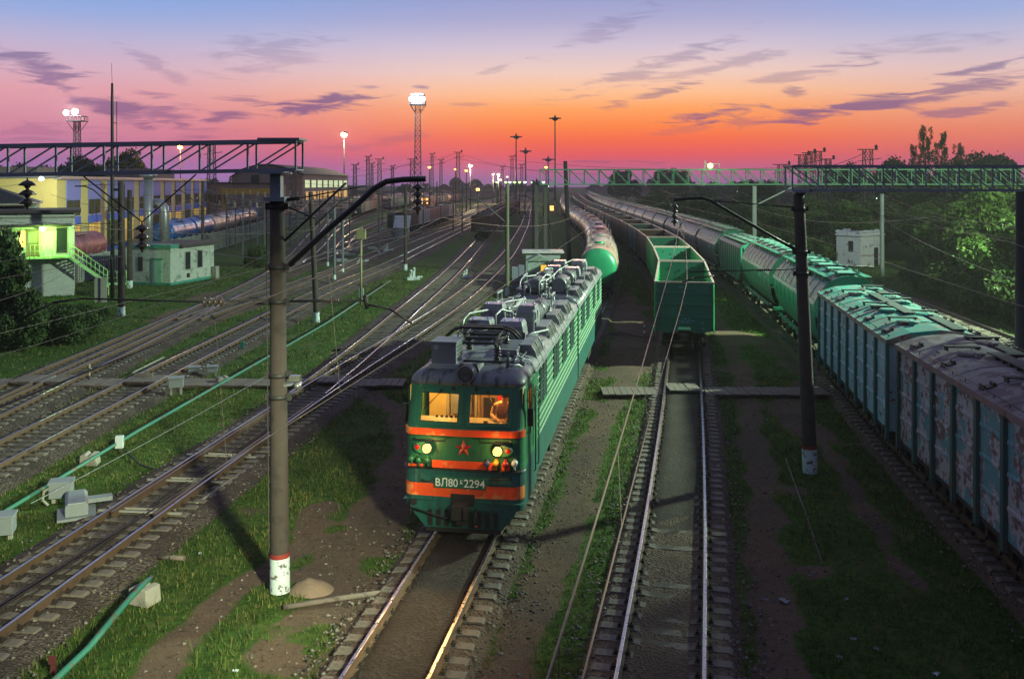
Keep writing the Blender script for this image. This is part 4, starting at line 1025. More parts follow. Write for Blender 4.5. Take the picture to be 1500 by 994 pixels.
# ------------------------------------------------------------------ wagons
def paint(name, col, rust=.3, pale=None, rough=.5, var=.22, **k):
    return mk(name, col, rough, .05, var=var, scale=1.1, col2=(.07,.038,.03), amt=rust, scale2=.9, edge=.1, col3=pale, amt3=.3, scale3=2.5, bump=.04, **k)
P_ = {
 'green': paint('gondola_green', (.008,.25,.075), .14), 'green_end': paint('gondola_end_shaded_green', (.010,.12,.085), .12),  # end wall is a darker copy of the green, unlit look in the colour
 'brown': paint('gondola_brown', (.060,.030,.030), .35), 'maroon': paint('gondola_maroon', (.095,.040,.042), .3), 'teal': paint('gondola_teal', (.018,.075,.075), .25),
 'slate': paint('gondola_slate', (.085,.095,.12), .25), 'blue': paint('gondola_blue', (.04,.075,.16), .2), 'black': paint('gondola_black', (.022,.024,.024), .25),
 'pink': paint('boxcar_faded_red', (.24,.12,.12), .3), 'palegreen': paint('pale_green_wagon', (.20,.28,.24), .25), 'grey': paint('pale_grey_wagon', (.30,.30,.33), .25), 'rim': paint('worn_rim', (.33,.27,.25), .3),
 'hop_teal': paint('hopper_teal', (.035,.20,.165), .08, (.07,.24,.20)), 'hop_grey': paint('hopper_grey', (.17,.20,.195), .25), 'hop_tan': paint('hopper_tan', (.26,.225,.215), .2), 'hop_white': paint('hopper_pale', (.32,.33,.32), .25), 'hop_slate': paint('hopper_slate', (.10,.13,.145), .15),
 'hop_end': paint('hopper_end_green', (.012,.16,.10), .1), 'hop_strip': paint('hopper_strip_highlight', (.50,.42,.42), .12), 'hatch': paint('hatch_green', (.09,.24,.20), .15),  # hopper strip: pinkish sky highlight painted into the colour
 'tank_white': mk('tank_white', (.36,.32,.32), .45, .1, var=.2, scale=1.2, col2=(.10,.075,.07), amt=.4, scale2=.8, stretch=(1,.5,2)),
 'tank_beige': mk('tank_beige', (.34,.22,.17), .45, .1, var=.15, scale=1.2, col2=(.10,.075,.07), amt=.3, scale2=.8),
 'tank_blue': mk('tank_blue', (.025,.055,.22), .35, .1, var=.15, scale=1.2, col2=(.06,.05,.06), amt=.2, scale2=.8), 'tank_bright': mk('tank_bright_blue', (.02,.12,.42), .35, .1, var=.12, col2=(.05,.06,.1), amt=.2),
 'tank_green': mk('tank_green', (.014,.22,.11), .38, .1, var=.15, scale=.8, col2=(.03,.10,.06), amt=.3, scale2=.6), 'tank_dark': mk('tank_dark', (.05,.045,.05), .45, .1, var=.2), 'tank_red': mk('tank_dull_red', (.24,.06,.07), .45, .1, var=.2),
 'boxA': mk('peeling_mauve_wagon', (.29,.28,.31), .8, 0, var=.2, scale=2, col2=(.125,.062,.068), amt=.5, scale2=3.6, edge=.05, col3=(.07,.20,.235), amt3=.46, scale3=1.1),
 'boxA_roof': mk('bleached_mauve_roof', (.20,.18,.195), .85, 0, spec=.2, var=.12, scale=1.2, col2=(.13,.10,.112), amt=.5, scale2=1.3, col3=(.07,.04,.04), amt3=.22, scale3=5, edge=.05),
 'boxB': mk('turquoise_grey_wagon', (.22,.36,.41), .75, 0, var=.2, scale=2, col2=(.30,.36,.44), amt=.4, scale2=2.4, col3=(.13,.065,.045), amt3=.28, scale3=3, edge=.05),
 'boxB_roof': mk('turquoise_peeling_roof', (.05,.28,.24), .8, .0, spec=.2, var=.2, scale=1.5, col2=(.22,.20,.19), amt=.48, scale2=2.2, col3=(.16,.08,.05), amt3=.3, scale3=4, edge=.05, stretch=(.6,1.6,1)),
 'postA': mk('dark_teal_post', (.018,.06,.062), .7, 0, var=.25, col2=RUST, amt=.4, scale2=2), 'postB': mk('dark_green_post', (.012,.085,.085), .7, 0, var=.25, col2=RUST, amt=.3, scale2=2),
 'eaveA': mk('mauve_eave', (.15,.09,.105), .7, 0, var=.2, col2=RUST, amt=.4), 'eaveB': mk('brown_eave', (.15,.145,.135), .7, 0, var=.2, col2=RUST, amt=.5, scale2=3),
 'grate': mk('walkway_grating', (.012,.04,.038), .8), 'grateA': mk('dark_grating', (.018,.018,.024), .8), 'stencil': mk('stencil_paint', (.42,.50,.55), .7), 'stencil_blue': mk('stencil_blue', (.12,.30,.50), .7), 'coal': mk('coal', (.018,.017,.018), .9, bump=1, bscale=8)}
def wagon_running(t, L, detail=2, axl=None):
    by = L/2-2.7
    for s in (-1,1):
        mb = MB(); y = s*by
        for side in (1,-1):
            x = side*1.02
            mb.prism([(y-1.2,.56),(y-.5,.66),(y+.5,.66),(y+1.2,.56),(y+1.2,.40),(y+.7,.36),(y+.45,.20),(y-.45,.20),(y-.7,.36),(y-1.2,.40)], 'x', x-.07, x+.07)
            for d in (-.18,0,.18): mb.tube([(x+side*.03,y+d,.22),(x+side*.03,y+d,.55)],.055,6)
            for d in (-.925,.925): mb.cbox((x+side*.05,y+d,.475),(.2,.3,.28))
        mb.box(-1.1,1.1,y-.22,y+.22,.5,.85)
        if detail >= 1: mb.box(-1.2,1.2,y-1.35,y-1.28,.5,.6); mb.tube([(-1.0,y+1.3,.55),(1.0,y+1.3,.55)],.05,6)
        b = mb.build('bogie', [M['running']], t)
        for d in (-.925,.925):
            m2 = MB(); m2.lathe([(0,-.83),(.46,-.83),(.475,-.8),(.475,-.7),(.43,-.69),(.15,-.69),(.075,-.6),(.075,.6),(.15,.69),(.43,.69),(.475,.7),(.475,.8),(.46,.83),(0,.83)], (0,y+d,.475), 'x', 18, caps=False)
            m2.build('wheelset', [M['running']], b)
        m3 = MB(); ye = s*(L/2+.05)
        m3.box(-.16,.16,min(ye,ye-s*.75),max(ye,ye-s*.75),.86,1.16); m3.box(-.22,.02,min(ye+s*.02,ye-s*.3),max(ye+s*.02,ye-s*.3),.84,1.2)
        m3.tube([(.42,ye-s*.6,1.0),(.42,ye-s*.2,.75),(.40,ye-s*.05,.45)],.03,6)
        m3.build('coupler', [M['running']], t)
    mb = MB(); mb.box(-.3,.3,-L/2+.6,L/2-.6,.95,1.22); mb.tube([(-.8,-.9,.85),(-.8,.5,.85)],.16,8); mb.cbox((.7,.6,.85),(.4,.5,.35)); mb.tube([(-1.0,-L/2+1.2,.8),(-1.0,L/2-1.2,.75)],.03,5)
    mb.build('underframe', [M['running']], t)

def gondola(t, col, endcol, rim, load=False, L=13.92):
    """open wagon; inside and outside painted the same"""
    hy = L/2-.46; zt, zb = 3.86, 1.32; X = 1.5
    mb = MB()
    for s in (1,-1):
        mb.box(min(s*X,s*(X-.05)),max(s*X,s*(X-.05)),-hy,hy,zb,zt,0)
        for i in range(8):
            y = -hy+.05+(2*hy-.1)*i/7
            mb.loft([[(s*X,y-.11,zb-.08),(s*X,y+.11,zb-.08),(s*(X+.075),y+.05,zb-.08),(s*(X+.075),y-.05,zb-.08)],[(s*X,y-.10,zt-.05),(s*X,y+.10,zt-.05),(s*(X+.05),y+.05,zt-.05),(s*(X+.05),y-.05,zt-.05)]],0)
        mb.box(min(s*X,s*(X+.06)),max(s*X,s*(X+.06)),-hy,hy,zb-.02,zb+.14,0)
        for i in range(7):   # pressed panels and inside bolts / hatch rests
            y0 = -hy+.05+(2*hy-.1)*i/7; 
            mb.box(min(s*X,s*(X+.018)),max(s*X,s*(X+.018)),y0+.2,y0+1.6,2.35,2.43,0)
            mb.cbox((s*(X-.07),y0+.93,zt-.9),(.04,.12,.14),2); mb.cbox((s*(X-.07),y0+.93,zb+.5),(.04,.1,.1),2)
    mb.box(-X+.05,X-.05,-hy+.05,hy-.05,zb,zb+.06,0)
    b = mb.build('body', [P_[col], P_[rim], M['black']], t)
    for s in (1,-1):
        mb = MB(); y = s*hy; o = lambda d0,d1: (min(y+s*d0,y+s*d1), max(y+s*d0,y+s*d1))
        a, c = o(-.05, 0); 
        mb.box(-X+.0,X-.0,a+.001,c-.001,zb+.35,zt,0)
        mb.prism([(-X,zb+.35),(-X,zb+.02),(-.9,zb-.12),(-.45,zb-.12),(-.3,zb+.2),(.3,zb+.2),(.45,zb-.12),(.9,zb-.12),(X,zb+.02),(X,zb+.35)], 'y', a+.002, c-.002, 0)
        a2, c2 = o(0, .07)
        for z in (2.06,2.70,3.30): mb.loft([[(-X+.03,y,z-.08),(X-.03,y,z-.08),(X-.03,y,z+.08),(-X+.03,y,z+.08)],[(-X+.05,y+s*.07,z-.045),(X-.05,y+s*.07,z-.045),(X-.05,y+s*.07,z+.045),(-X+.05,y+s*.07,z+.045)]],0)
        mb.box(-.045,.045,*o(.001,.05),2.15,2.62,0)
        for x in (-.62,.62): mb.box(x-.05,x+.05,*o(.001,.05),zb-.05,1.98,0)
        for x in (-X+.04,X-.04): mb.box(x-.045,x+.045,*o(.001,.055),zb,zt-.06,0)
        if s < 0:
            for x,z in ((-.7,3.4),(.7,3.4),(-.2,3.3),(.3,3.25),(-.2,2.6),(-.2,2.45),(.45,2.5),(1.1,3.45)): pass
        for x,z in ((-.75,3.5),(.72,3.5),(-.15,3.3),(.5,3.3),(-.15,2.8),(-.15,2.55),(.5,2.75),(1.15,3.45)): mb.cbox((x,y-s*.06,z),(.09,.03,.11),1)
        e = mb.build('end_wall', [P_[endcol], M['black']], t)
        mb = MB()
        for q,(x0,x1,z) in enumerate(((-.32,.02,3.60),(-.15,.35,1.93),(-.30,.55,1.82),(-.15,.38,1.73))):
            n = int((x1-x0)/.05)
            for j in range(n):
                if (j*7+q*3) % 5: mb.box(x0+.05*j,x0+.05*j+.034,*o(.003,.006),z,z+.05,0)
        for x,z in ((.92,1.72),(.95,1.42)): mb.box(x,x+.08,*o(.003,.006),z,z+.06,0)
        mb.build('stencil_mark', [P_['stencil_blue']], e)
        mb = MB()
        for q in range(7): mb.tube([(-1.42*1,y+s*.09,zb+.2+.36*q),(-1.08,y+s*.09,zb+.2+.36*q)],.012,5)
        for x in (-1.42,-1.08): mb.tube([(x,y+s*.09,zb+.1),(x,y+s*.09,zt-.1)],.012,5)
        mb.build('ladder', [P_[endcol]], t)
    mb = MB(); r_ = .06
    for s in (1,-1):
        mb.beam((s*(X+.0),-hy-.03,zt),(s*(X+.0),hy+.03,zt),.12,.09)
        mb.beam((-X-.06,s*hy,zt+.003),(X+.06,s*hy,zt+.003),.11,.09)
    mb.build('top_rim', [P_[rim]], t, bevel=.012)
    if load:
        mb = MB(); nx, ny = 9, 36; vs = []
        for j in range(ny):
            for i in range(nx):
                u = i/(nx-1); v = j/(ny-1); x = -X+.05+(2*X-.1)*u; y = -hy+.06+(2*hy-.12)*v
                vs.append((x,y,3.55+.4*math.sin(PI*u)*abs(math.sin(v*PI*4+.5))**.6+.12*fbm(x,y,1.1,4)))
        mb.add(vs, [(j*nx+i,j*nx+i+1,(j+1)*nx+i+1,(j+1)*nx+i) for j in range(ny-1) for i in range(nx-1)], 0, True)
        tag(mb.build('coal_load', [P_['coal']], t), kind='stuff')
    wagon_running(t, L)

def tank(t, col, endcol, bands='hop_strip', L=12.02):
    hy = L/2-.62; r = 1.5; zc = 2.50
    mb = MB(); mb.lathe([(r,-hy),(r,hy)], (0,0,zc), 'y', 40, caps=False)
    mb.build('barrel', [P_[col]], t)
    for s in (1,-1):
        mb = MB(); mb.lathe([(r+.001,s*(hy-.06)),(r-.02,s*(hy+.02)),(r*.93,s*(hy+.14)),(r*.75,s*(hy+.27)),(r*.45,s*(hy+.35)),(.0,s*(hy+.38))], (0,0,zc), 'y', 40)
        mb.build('tank_end', [P_[endcol]], t)
    for y in (-hy*.62,-hy*.25,hy*.25,hy*.62): mb = MB(); mb.lathe([(r+.004,y-.05),(r+.02,y-.04),(r+.02,y+.04),(r+.004,y+.05)], (0,0,zc), 'y', 40, caps=False); mb.build('tank_strap', [P_['rim']], t)
    mb = MB(); mb.lathe([(.45,zc+r-.06),(.45,zc+r+.16),(.40,zc+r+.2),(0,zc+r+.22)], (0,0,0), n=16); mb.tube([(.2,-.3,zc+r+.2),(.2,.3,zc+r+.2)],.03,6); mb.build('dome_hatch', [P_[endcol]], t)
    mb = MB()
    for y in (-1.4,1.4): mb.beam((-.8,y,zc+r+.06),(.8,y,zc+r+.06),.06,.06)
    for x in (-.78,.78):
        mb.beam((x,-1.8,zc+r-.10),(x,1.8,zc+r-.10),.32,.04)
        for y in (-1.7,0,1.7): mb.tube([(x*1.18,y,zc+r-.1),(x*1.18,y,zc+r+.55)],.018,5)
        mb.tube([(x*1.18,-1.7,zc+r+.55),(x*1.18,1.7,zc+r+.55)],.018,5); mb.tube([(x*1.18,-1.7,zc+r+.22),(x*1.18,1.7,zc+r+.22)],.014,5)
        s = 1 if x > 0 else -1
        for y in (-.2,.2): mb.tube([(s*.95,y,zc+r-.2),(s*1.45,y,zc+.6),(s*1.57,y,zc),(s*1.5,y,1.1)],.02,5)
        for q in range(8): mb.tube([(s*1.575,-.2,1.2+.24*q),(s*1.575,.2,1.2+.24*q)] if q < 6 else [(s*(1.5-.12*(q-5)),-.2,1.2+.24*q),(s*(1.5-.12*(q-5)),.2,1.2+.24*q)],.012,5)
    mb.build('catwalk', [P_['rim']], t)
    mb = MB()
    for y in (-hy*.72,hy*.72): mb.box(-1.15,1.15,y-.25,y+.25,1.05,1.7)
    for s in (1,-1): mb.box(-1.5,1.5,min(s*(L/2-.62),s*(L/2-.42)),max(s*(L/2-.62),s*(L/2-.42)),.98,1.2)
    mb.box(-.5,.5,-hy,hy,1.0,1.18); mb.build('saddle', [M['running']], t)
    wagon_running(t, L)

HP = [(.95,1.22),(1.20,1.5),(1.42,1.95),(1.56,2.5),(1.62,3.0),(1.61,3.30),(1.57,3.50),(1.40,3.86),(1.10,4.26),(.75,4.52),(.38,4.66),(0,4.70)]
def hp_x(z):
    for (x0,z0),(x1,z1) in zip(HP[:-1],HP[1:]):
        if z0 <= z <= z1: return x0+(x1-x0)*(z-z0)/(z1-z0)
    return HP[-1][0]
def hopper(t, col, endcol, strip, L=14.72, text=True):
    hy = L/2-.75
    mb = MB(); zs = [z for x, z in HP]
    def sec(y, zb):
        k = [zb+(z-zs[0])*(zs[-1]-zb)/(zs[-1]-zs[0]) for z in zs]; h = [(hp_x(z), y, z) for z in k]
        return h+[(-x,y,z) for x,y,z in reversed(h[:-1])]
    ys = [(-hy,2.75),(-hy+.25,2.15),(-hy+.7,1.65),(-hy+1.4,1.3),(-hy+2,1.22)]
    S = [sec(y,z) for y,z in ys]+[sec(-y,z) for y,z in reversed(ys)]
    mb.loft(S, 0, closed=False, caps=False, smooth=True)
    n = len(S[0])
    # weld lines
    for i in range(1,9):
        y = -hy+2*hy*i/9
        q = [(x*1.006, y, z+.004) for x,z in HP[3:]]; mb.tube(q+[(-x,y_,z) for x,y_,z in reversed(q[:-1])], .014, 5, 0)
    mb.build('body', [P_[col]], t)
    for s in (1,-1):
        e = sec(s*(hy+.012), 2.72); mb = MB(); c = [(x*1.012,y,2.72+(z-2.72)*1.012) for x,y,z in e]
        mb.loft([c,[(x,y-s*.06,z) for x,y,z in c]],0)
        mb.loft([[(1.3,s*hy,2.70),(-1.3,s*hy,2.70)],[(1.0,s*(hy-1.6),1.5),(-1.0,s*(hy-1.6),1.5)]],0,closed=False,caps=False)
        for x in (-.9,.9): mb.beam((x,s*(hy-.05),2.7),(x*1.1,s*(hy-.1),1.2),.08,.08)
        mb.beam((-1.4,s*(hy+.2),1.2),(1.4,s*(hy+.2),1.2),.2,.2); mb.beam((0,s*hy,2.7),(0,s*(hy-.2),1.2),.08,.1)
        mb.tube([(1.15,s*(hy+.05),1.2),(1.15,s*(hy+.09),3.9)],.018,5); mb.tube([(.85,s*(hy+.05),1.2),(.85,s*(hy+.09),4.1)],.018,5)
        for q in range(9): mb.tube([(1.15,s*(hy+.08),1.4+.3*q),(.85,s*(hy+.08),1.4+.3*q)],.012,5)
        mb.build('end_wall', [P_[endcol]], t)
    for s in (1,-1):
        mb = MB(); a = [(s*(hp_x(z)+.012), z) for z in (3.28,3.38,3.50)]; a = [(s*1.625,3.27),(s*1.66,3.32),(s*1.62,3.49),(s*1.58,3.50)]
        mb.loft([[(x,-hy+.05,z) for x,z in a],[(x,hy-.05,z) for x,z in a]],0); mb.build('side_strip', [P_[strip]], t)
        mb = MB(); mb.beam((s*1.42,-hy+1.4,1.25),(s*1.42,hy-1.4,1.25),.12,.16)
        for y in (-3.6,-1.2,1.2,3.6): mb.cbox((s*1.42,y,1.12),(.22,.5,.14))
        mb.build('sole_bar', [P_[col]], t)
    for i in range(6):
        y = -hy+1.0+(2*hy-2.0)*i/5; mb = MB()
        mb.cbox((0,y,4.80),(1.15,1.25,.05),0); mb.cbox((0,y,4.74),(.7,1.0,.1),1)
        for x in (-.5,.5): mb.cbox((x,y,4.86),(.05,1.2,.05),1); mb.tube([(x,y-.6,4.84),(x,y-.6,4.97),(x*.4,y-.6,4.97)],.016,5)
        mb.build('loading_hatch', [P_['hatch'], P_[endcol]], t)
    mb = MB()
    for s in (1,-1):
        mb.beam((s*.92,-hy+.3,4.62),(s*.92,hy-.3,4.62),.34,.05)
        for i in range(14): y = -hy+.5+(2*hy-1)*i/13; mb.beam((s*1.09,y,4.60),(s*1.12,y,4.36),.05,.05)
    mb.build('roof_walkway', [P_[endcol]], t)
    mb = MB()
    for y in (-3.2,0,3.2): mb.loft([[(-1.1,y-1.2,1.25),(1.1,y-1.2,1.25),(1.1,y+1.2,1.25),(-1.1,y+1.2,1.25)],[(-.3,y-.4,.5),(.3,y-.4,.5),(.3,y+.4,.5),(-.3,y+.4,.5)]])
    mb.build('discharge_chute', [M['running']], t)
    if text:
        mb = MB(); rr = random.Random(3)
        for s in (1,-1):
            for (y0,z,n) in ((-hy+1.4,3.0,3),(-hy+3.6,3.02,7),(-hy+3.8,2.86,6)):
                for j in range(n): mb.cbox((s*(hp_x(z)+.006),y0+.16*j,z),(.012,.10,.13))
        mb.build('stencil_mark', [P_['stencil']], t)
    wagon_running(t, L)
def ribbed_hopper(t, col, endcol, L=13.4):
    hy = L/2-.7; mb = MB(); pr = [(1.48,1.3),(1.50,3.95),(1.35,4.15),(.55,4.42),(-.55,4.42),(-1.35,4.15),(-1.50,3.95),(-1.48,1.3)]
    mb.loft([[(x,-hy,max(z,2.2)) for x,z in pr],[(x,-hy+1.2,z) for x,z in pr],[(x,hy-1.2,z) for x,z in pr],[(x,hy,max(z,2.2)) for x,z in pr]],0)
    for s in (1,-1):
        for i in range(12):
            y = -hy+.1+(2*hy-.2)*i/11; mb.box(min(s*1.49,s*1.56),max(s*1.49,s*1.56),y-.06,y+.06,1.5 if 1 < i < 10 else 2.25,3.95,0)
    mb.build('body', [P_[col]], t)
    for s in (1,-1):
        mb = MB(); e = [(1.47,2.0),(1.49,3.95),(1.34,4.14),(.55,4.41),(-.55,4.41),(-1.34,4.14),(-1.49,3.95),(-1.47,2.0)]
        mb.loft([[(x,s*(hy+.005),z) for x,z in e],[(x,s*(hy+.03),z) for x,z in e]],0)
        for x in (-1.2,0,1.2): mb.beam((x,s*(hy+.05),1.2),(x,s*(hy+.05),4.0),.1,.08)
        mb.beam((-1.3,s*(hy+.1),1.2),(1.3,s*(hy+.1),1.2),.2,.2); mb.beam((-1.2,s*(hy+.06),1.3),(1.2,s*(hy+.06),2.6),.07,.07); mb.build('end_wall', [P_[endcol]], t)
    mb = MB()
    for i in range(5):
        y = -hy+1.2+(2*hy-2.4)*i/4
        for x in (-.32,.32): mb.cbox((x*1.4,y,4.50),(.62,1.3,.05),0); mb.cbox((x*1.4,y,4.45),(.5,1.1,.08),1)
    for x in (-1.05,1.05): mb.beam((x,-hy+.2,4.38),(x,hy-.2,4.38),.4,.05,1)
    mb.build('loading_hatch', [P_['hatch'], P_[endcol]], t)
    wagon_running(t, L)
def covered(t, col, roof, post, eave, grate, sign=None, L=13.92, writing=None):
    hy = L/2-.36; X = 1.56; zb, ze, zr = 1.12, 4.02, 4.42
    mb = MB()
    mb.prism([(-X,zb),(X,zb),(X,ze),(-X,ze)], 'y', -hy, hy, 0)
    for s in (1,-1):
        for i in range(8):
            y0 = -hy+.1+(2*hy-.2)*i/8; y1 = -hy+.1+(2*hy-.2)*(i+1)/8
            for z in (1.85,2.6,3.32): mb.loft([[(s*X,y0+.12,z-.07),(s*X,y1-.12,z-.07),(s*X,y1-.12,z+.07),(s*X,y0+.12,z+.07)],[(s*(X+.035),y0+.16,z-.03),(s*(X+.035),y1-.16,z-.03),(s*(X+.035),y1-.16,z+.03),(s*(X+.035),y0+.16,z+.03)]],0)
    body = mb.build('body', [P_[col]], t)
    for s in (1,-1):
        for i in range(9):
            y = -hy+.1+(2*hy-.2)*i/8; mb = MB()
            mb.loft([[(s*X,y-.13,.85),(s*X,y+.13,.85),(s*(X+.10),y+.09,.85),(s*(X+.10),y-.09,.85)],[(s*X,y-.13,ze-.1),(s*X,y+.13,ze-.1),(s*(X+.09),y+.09,ze-.1),(s*(X+.09),y-.09,ze-.1)]],0)
            mb.build('side_post', [P_[post]], t, bevel=.01)
    mb = MB(); rp = [(X+.09,ze-.02),(X+.07,ze+.05),(.9,zr-.10),(.0,zr),(-.9,zr-.10),(-X-.07,ze+.05),(-X-.09,ze-.02)]
    n = 16; secs = []
    for i in range(n+1):
        y = -hy-.05+(2*hy+.1)*i/n; secs.append([(x,y,z+(.012*fbm(x*2,y,1.3) if abs(x) < 1.5 else 0)) for x,z in rp])
    mb.loft(secs, 0, closed=False, caps=False)
    for s in (-1,1): mb.add([(x,s*(hy+.05),z) for x,z in rp],[tuple(range(7))],0)
    for i in range(1,8): y = -hy+2*hy*i/8; mb.tube([(x*.98,y,z+.012) for x,z in rp[1:-1]],.014,5,0)
    rf = mb.build('roof', [P_[roof]], t)
    mb = MB()
    for s in (1,-1): mb.beam((s*(X+.06),-hy-.05,ze-.03),(s*(X+.06),hy+.05,ze-.03),.10,.16)
    for s in (1,-1): mb.beam((-X,s*(hy+.04),ze-.03),(X,s*(hy+.04),ze-.03),.06,.16)
    mb.build('eave_rail', [P_[eave]], rf)
    mb = MB()
    for s in (1,-1):
        mb.tube([(s*(X-.02),-hy,ze+.17),(s*(X-.02),hy,ze+.17)],.012,5)
        for i in range(15): y = -hy+.2+(2*hy-.4)*i/14; mb.tube([(s*(X-.02),y,ze+.03),(s*(X-.02),y,ze+.18)],.012,5)
    mb.build('roof_wire', [M['steel_dark']], rf)
    for s in (1,-1):
        for i in range(5):
            y = -hy+1.1+(2*hy-2.2)*i/4; mb = MB(); Mx = Matrix.Rotation(s*R(14),3,'Y')
            mb.cbox((s*(X-.22),y,ze+.16),(.34,.30,.05),0,Mx); mb.cbox((s*(X-.34),y,ze+.21),(.06,.28,.16),0,Mx); mb.cbox((s*(X-.1),y,ze+.17),(.05,.34,.1),0,Mx); mb.build('roof_bracket', [M['black']], rf)
    for k, (x, y) in enumerate(((-.55,-hy+1.7),(.55,-hy+3.6),(-.5,-hy+4.6),(.55,hy-4.4),(-.55,hy-3.3),(.5,hy-1.6),(-.55,-.9),(.55,.6))):
        z = zr-.11*abs(x)+.02; mb = MB()
        mb.lathe([(.36,z-.03),(.37,z+.05),(.33,z+.075),(0,z+.10)], (x,y,0), n=20); mb.tube([(x,y,z+.1),(x,y,z+.18)],.012,5)
        mb.cbox((x,y-.46,z+.06),(.14,.22,.12)); h = mb.build('roof_hatch', [P_[roof]], rf)
        mb = MB(); sd = 1 if x > 0 else -1; mb.cbox((x+sd*.05,y+.62,z+.10),(.95,.26,.04)); 
        for dx in (-.42,.42): mb.cbox((x+sd*.05+dx,y+.62,z+.04),(.04,.24,.12))
        mb.build('step_grating', [P_[grate]], rf)
    mb = MB(); x0 = .0
    for (x, ya, yb) in ((.62,-hy+.1,-hy+4.1),(-.05,-hy+3.4,hy-3.6),(.62,hy-4.0,hy-.1)):
        zw = zr-.11*abs(x)+.07; mb.beam((x,ya,zw),(x,yb,zw),.40,.03)
        for q in range(int((yb-ya)/.45)): mb.cbox((x,ya+.2+.45*q,zw-.05),(.38,.03,.10)); mb.cbox((x-.21,ya+.2+.45*q,zw-.04),(.03,.08,.10))
    mb.build('roof_walkway', [P_[grate]], rf)
    for (x,y) in ((-1.15,-hy+2.2),(1.1,-hy+5),(-1.15,hy-2.4),(1.1,hy-3)):
        mb = MB(); z = zr-.3; mb.tube([(x,y-.09,z-.03),(x,y-.09,z+.15),(x,y+.09,z+.15),(x,y+.09,z-.03)],.02,5); mb.build('lifting_eye', [M['black']], rf)
    if sign:
        mb = MB(); mb.box(-X-.04,-X-.005,-hy+.25,-hy+.40,1.75,2.05,0); mb.box(-X-.04,-X-.005,-hy+.40,-hy+.55,1.75,2.05,1); mb.build('end_sign', [CAP_RED, CAP_WHITE], t)
    if writing:
        for (y, z, txt) in writing:
            cu = bpy.data.curves.new('number', 'FONT'); cu.body = txt; cu.size = .34; cu.extrude = .002; cu.align_x = 'CENTER'
            o = text_mesh(cu, 'number', (-X-.04, y, z), (R(90),0,R(-90)), .8, P_['stencil'], body)
    mb = MB()
    for s in (1,-1):
        mb.beam((s*1.5,-hy,1.06),(s*1.5,hy,1.06),.1,.16)
        for i in range(18): y = -hy+.5+(2*hy-1)*i/17; mb.cbox((s*1.45,y,.86),(.12,.14,.28))
    for s in (1,-1): mb.tube([(-1.6,s*(hy-.15),1.2),(-1.66,s*(hy-.15),.5),(-1.66,s*(hy-.5),.5),(-1.6,s*(hy-.5),1.2)],.02,5)
    for i in range(12): mb.tube([(-1.3,-hy+2+i*.9,.95),(-1.35,-hy+2.2+i*.9,.45)],.035,5)
    mb.build('underframe_gear', [M['running']], t)
    wagon_running(t, L)

ORD = 'first second third fourth fifth sixth seventh eighth ninth tenth eleventh twelfth thirteenth fourteenth fifteenth sixteenth seventeenth eighteenth nineteenth twentieth twenty-first twenty-second twenty-third twenty-fourth twenty-fifth twenty-sixth twenty-seventh twenty-eighth twenty-ninth thirtieth thirty-first thirty-second thirty-third thirty-fourth thirty-fifth thirty-sixth thirty-seventh thirty-eighth thirty-ninth fortieth'.split()
PROTO = {}
def place_wagon(kind, cols, track, D, label, group, name, cat):
    L = {'gondola':13.92,'loaded':13.92,'tank':12.02,'hopper':14.72,'ribbed':13.4,'covered':13.92}[kind]
    loc, rz, D1 = seat(track, D, L)
    key = (kind, cols)
    if key in PROTO: dup(PROTO[key], loc, rz, label, group)
    else:
        t = thing(name, label, cat, loc, rz, group); PROTO[key] = t
        if kind == 'gondola': gondola(t, *cols)
        elif kind == 'loaded': gondola(t, *cols, load=True)
        elif kind == 'tank': tank(t, *cols)
        elif kind == 'hopper': hopper(t, *cols)
        elif kind == 'ribbed': ribbed_hopper(t, *cols)
        elif kind == 'covered':
            A_ = cols[0] == 'boxA'
            covered(t, *cols, sign=not A_, writing=[(3.5,2.75,'594977'),(-4.8,1.75,'59497711')] if A_ else None)
    return D1
CN = {'green':'bright green','brown':'dark brown','maroon':'maroon','teal':'dark teal','slate':'slate grey','blue':'dull blue','black':'blackish','pink':'faded red','palegreen':'pale green','grey':'pale grey','tank_white':'white','tank_beige':'beige','tank_blue':'dark blue','tank_bright':'bright blue','tank_green':'green','tank_dark':'dark grey','tank_red':'dull red','hop_teal':'teal','hop_grey':'grey','hop_tan':'tan','hop_white':'pale','hop_slate':'slate'}
rngw = random.Random(12)
# middle train of open gondolas
D = 48.1; seq = ['green','green','green','brown','teal','brown','maroon','slate','brown','blue','slate','teal','maroon','brown','slate']
for i in range(36):
    c = seq[i] if i < len(seq) else rngw.choice(['brown','maroon','slate','teal','brown','green','black'])
    lab = ['bright green open gondola wagon nearest the camera, chalk-marked inside','bright green open gondola right behind the chalk-marked nearest one'][i] if i < 2 else f'{CN[c]} open gondola, {ORD[i]} from the front of the middle gondola train'
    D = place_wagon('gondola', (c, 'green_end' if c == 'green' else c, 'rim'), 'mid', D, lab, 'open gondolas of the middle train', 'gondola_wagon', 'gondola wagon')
# tank train
D = 71.6; seq = ['bg','tank_white','tank_red','tank_blue','tank_white','tank_red','tank_beige','tank_white','tank_white','tank_dark','tank_white']  # dull red here: pink sky reflection put into the wagon colour
for i in range(30):
    c = seq[i] if i < len(seq) else rngw.choice(['tank_white','tank_white','tank_beige','tank_dark','tank_blue'])
    if i == 0: cols = ('tank_beige','tank_green'); lab = 'beige tank wagon whose big round green end faces the camera'
    else:
        cols = (c, c); lab = f'{CN[c]} tank wagon, {ORD[i]} one behind the green-ended tank wagon'
    D = place_wagon('tank', cols, 'loco', D, lab, 'tank wagons behind the locomotive', 'tank_wagon', 'tank wagon')
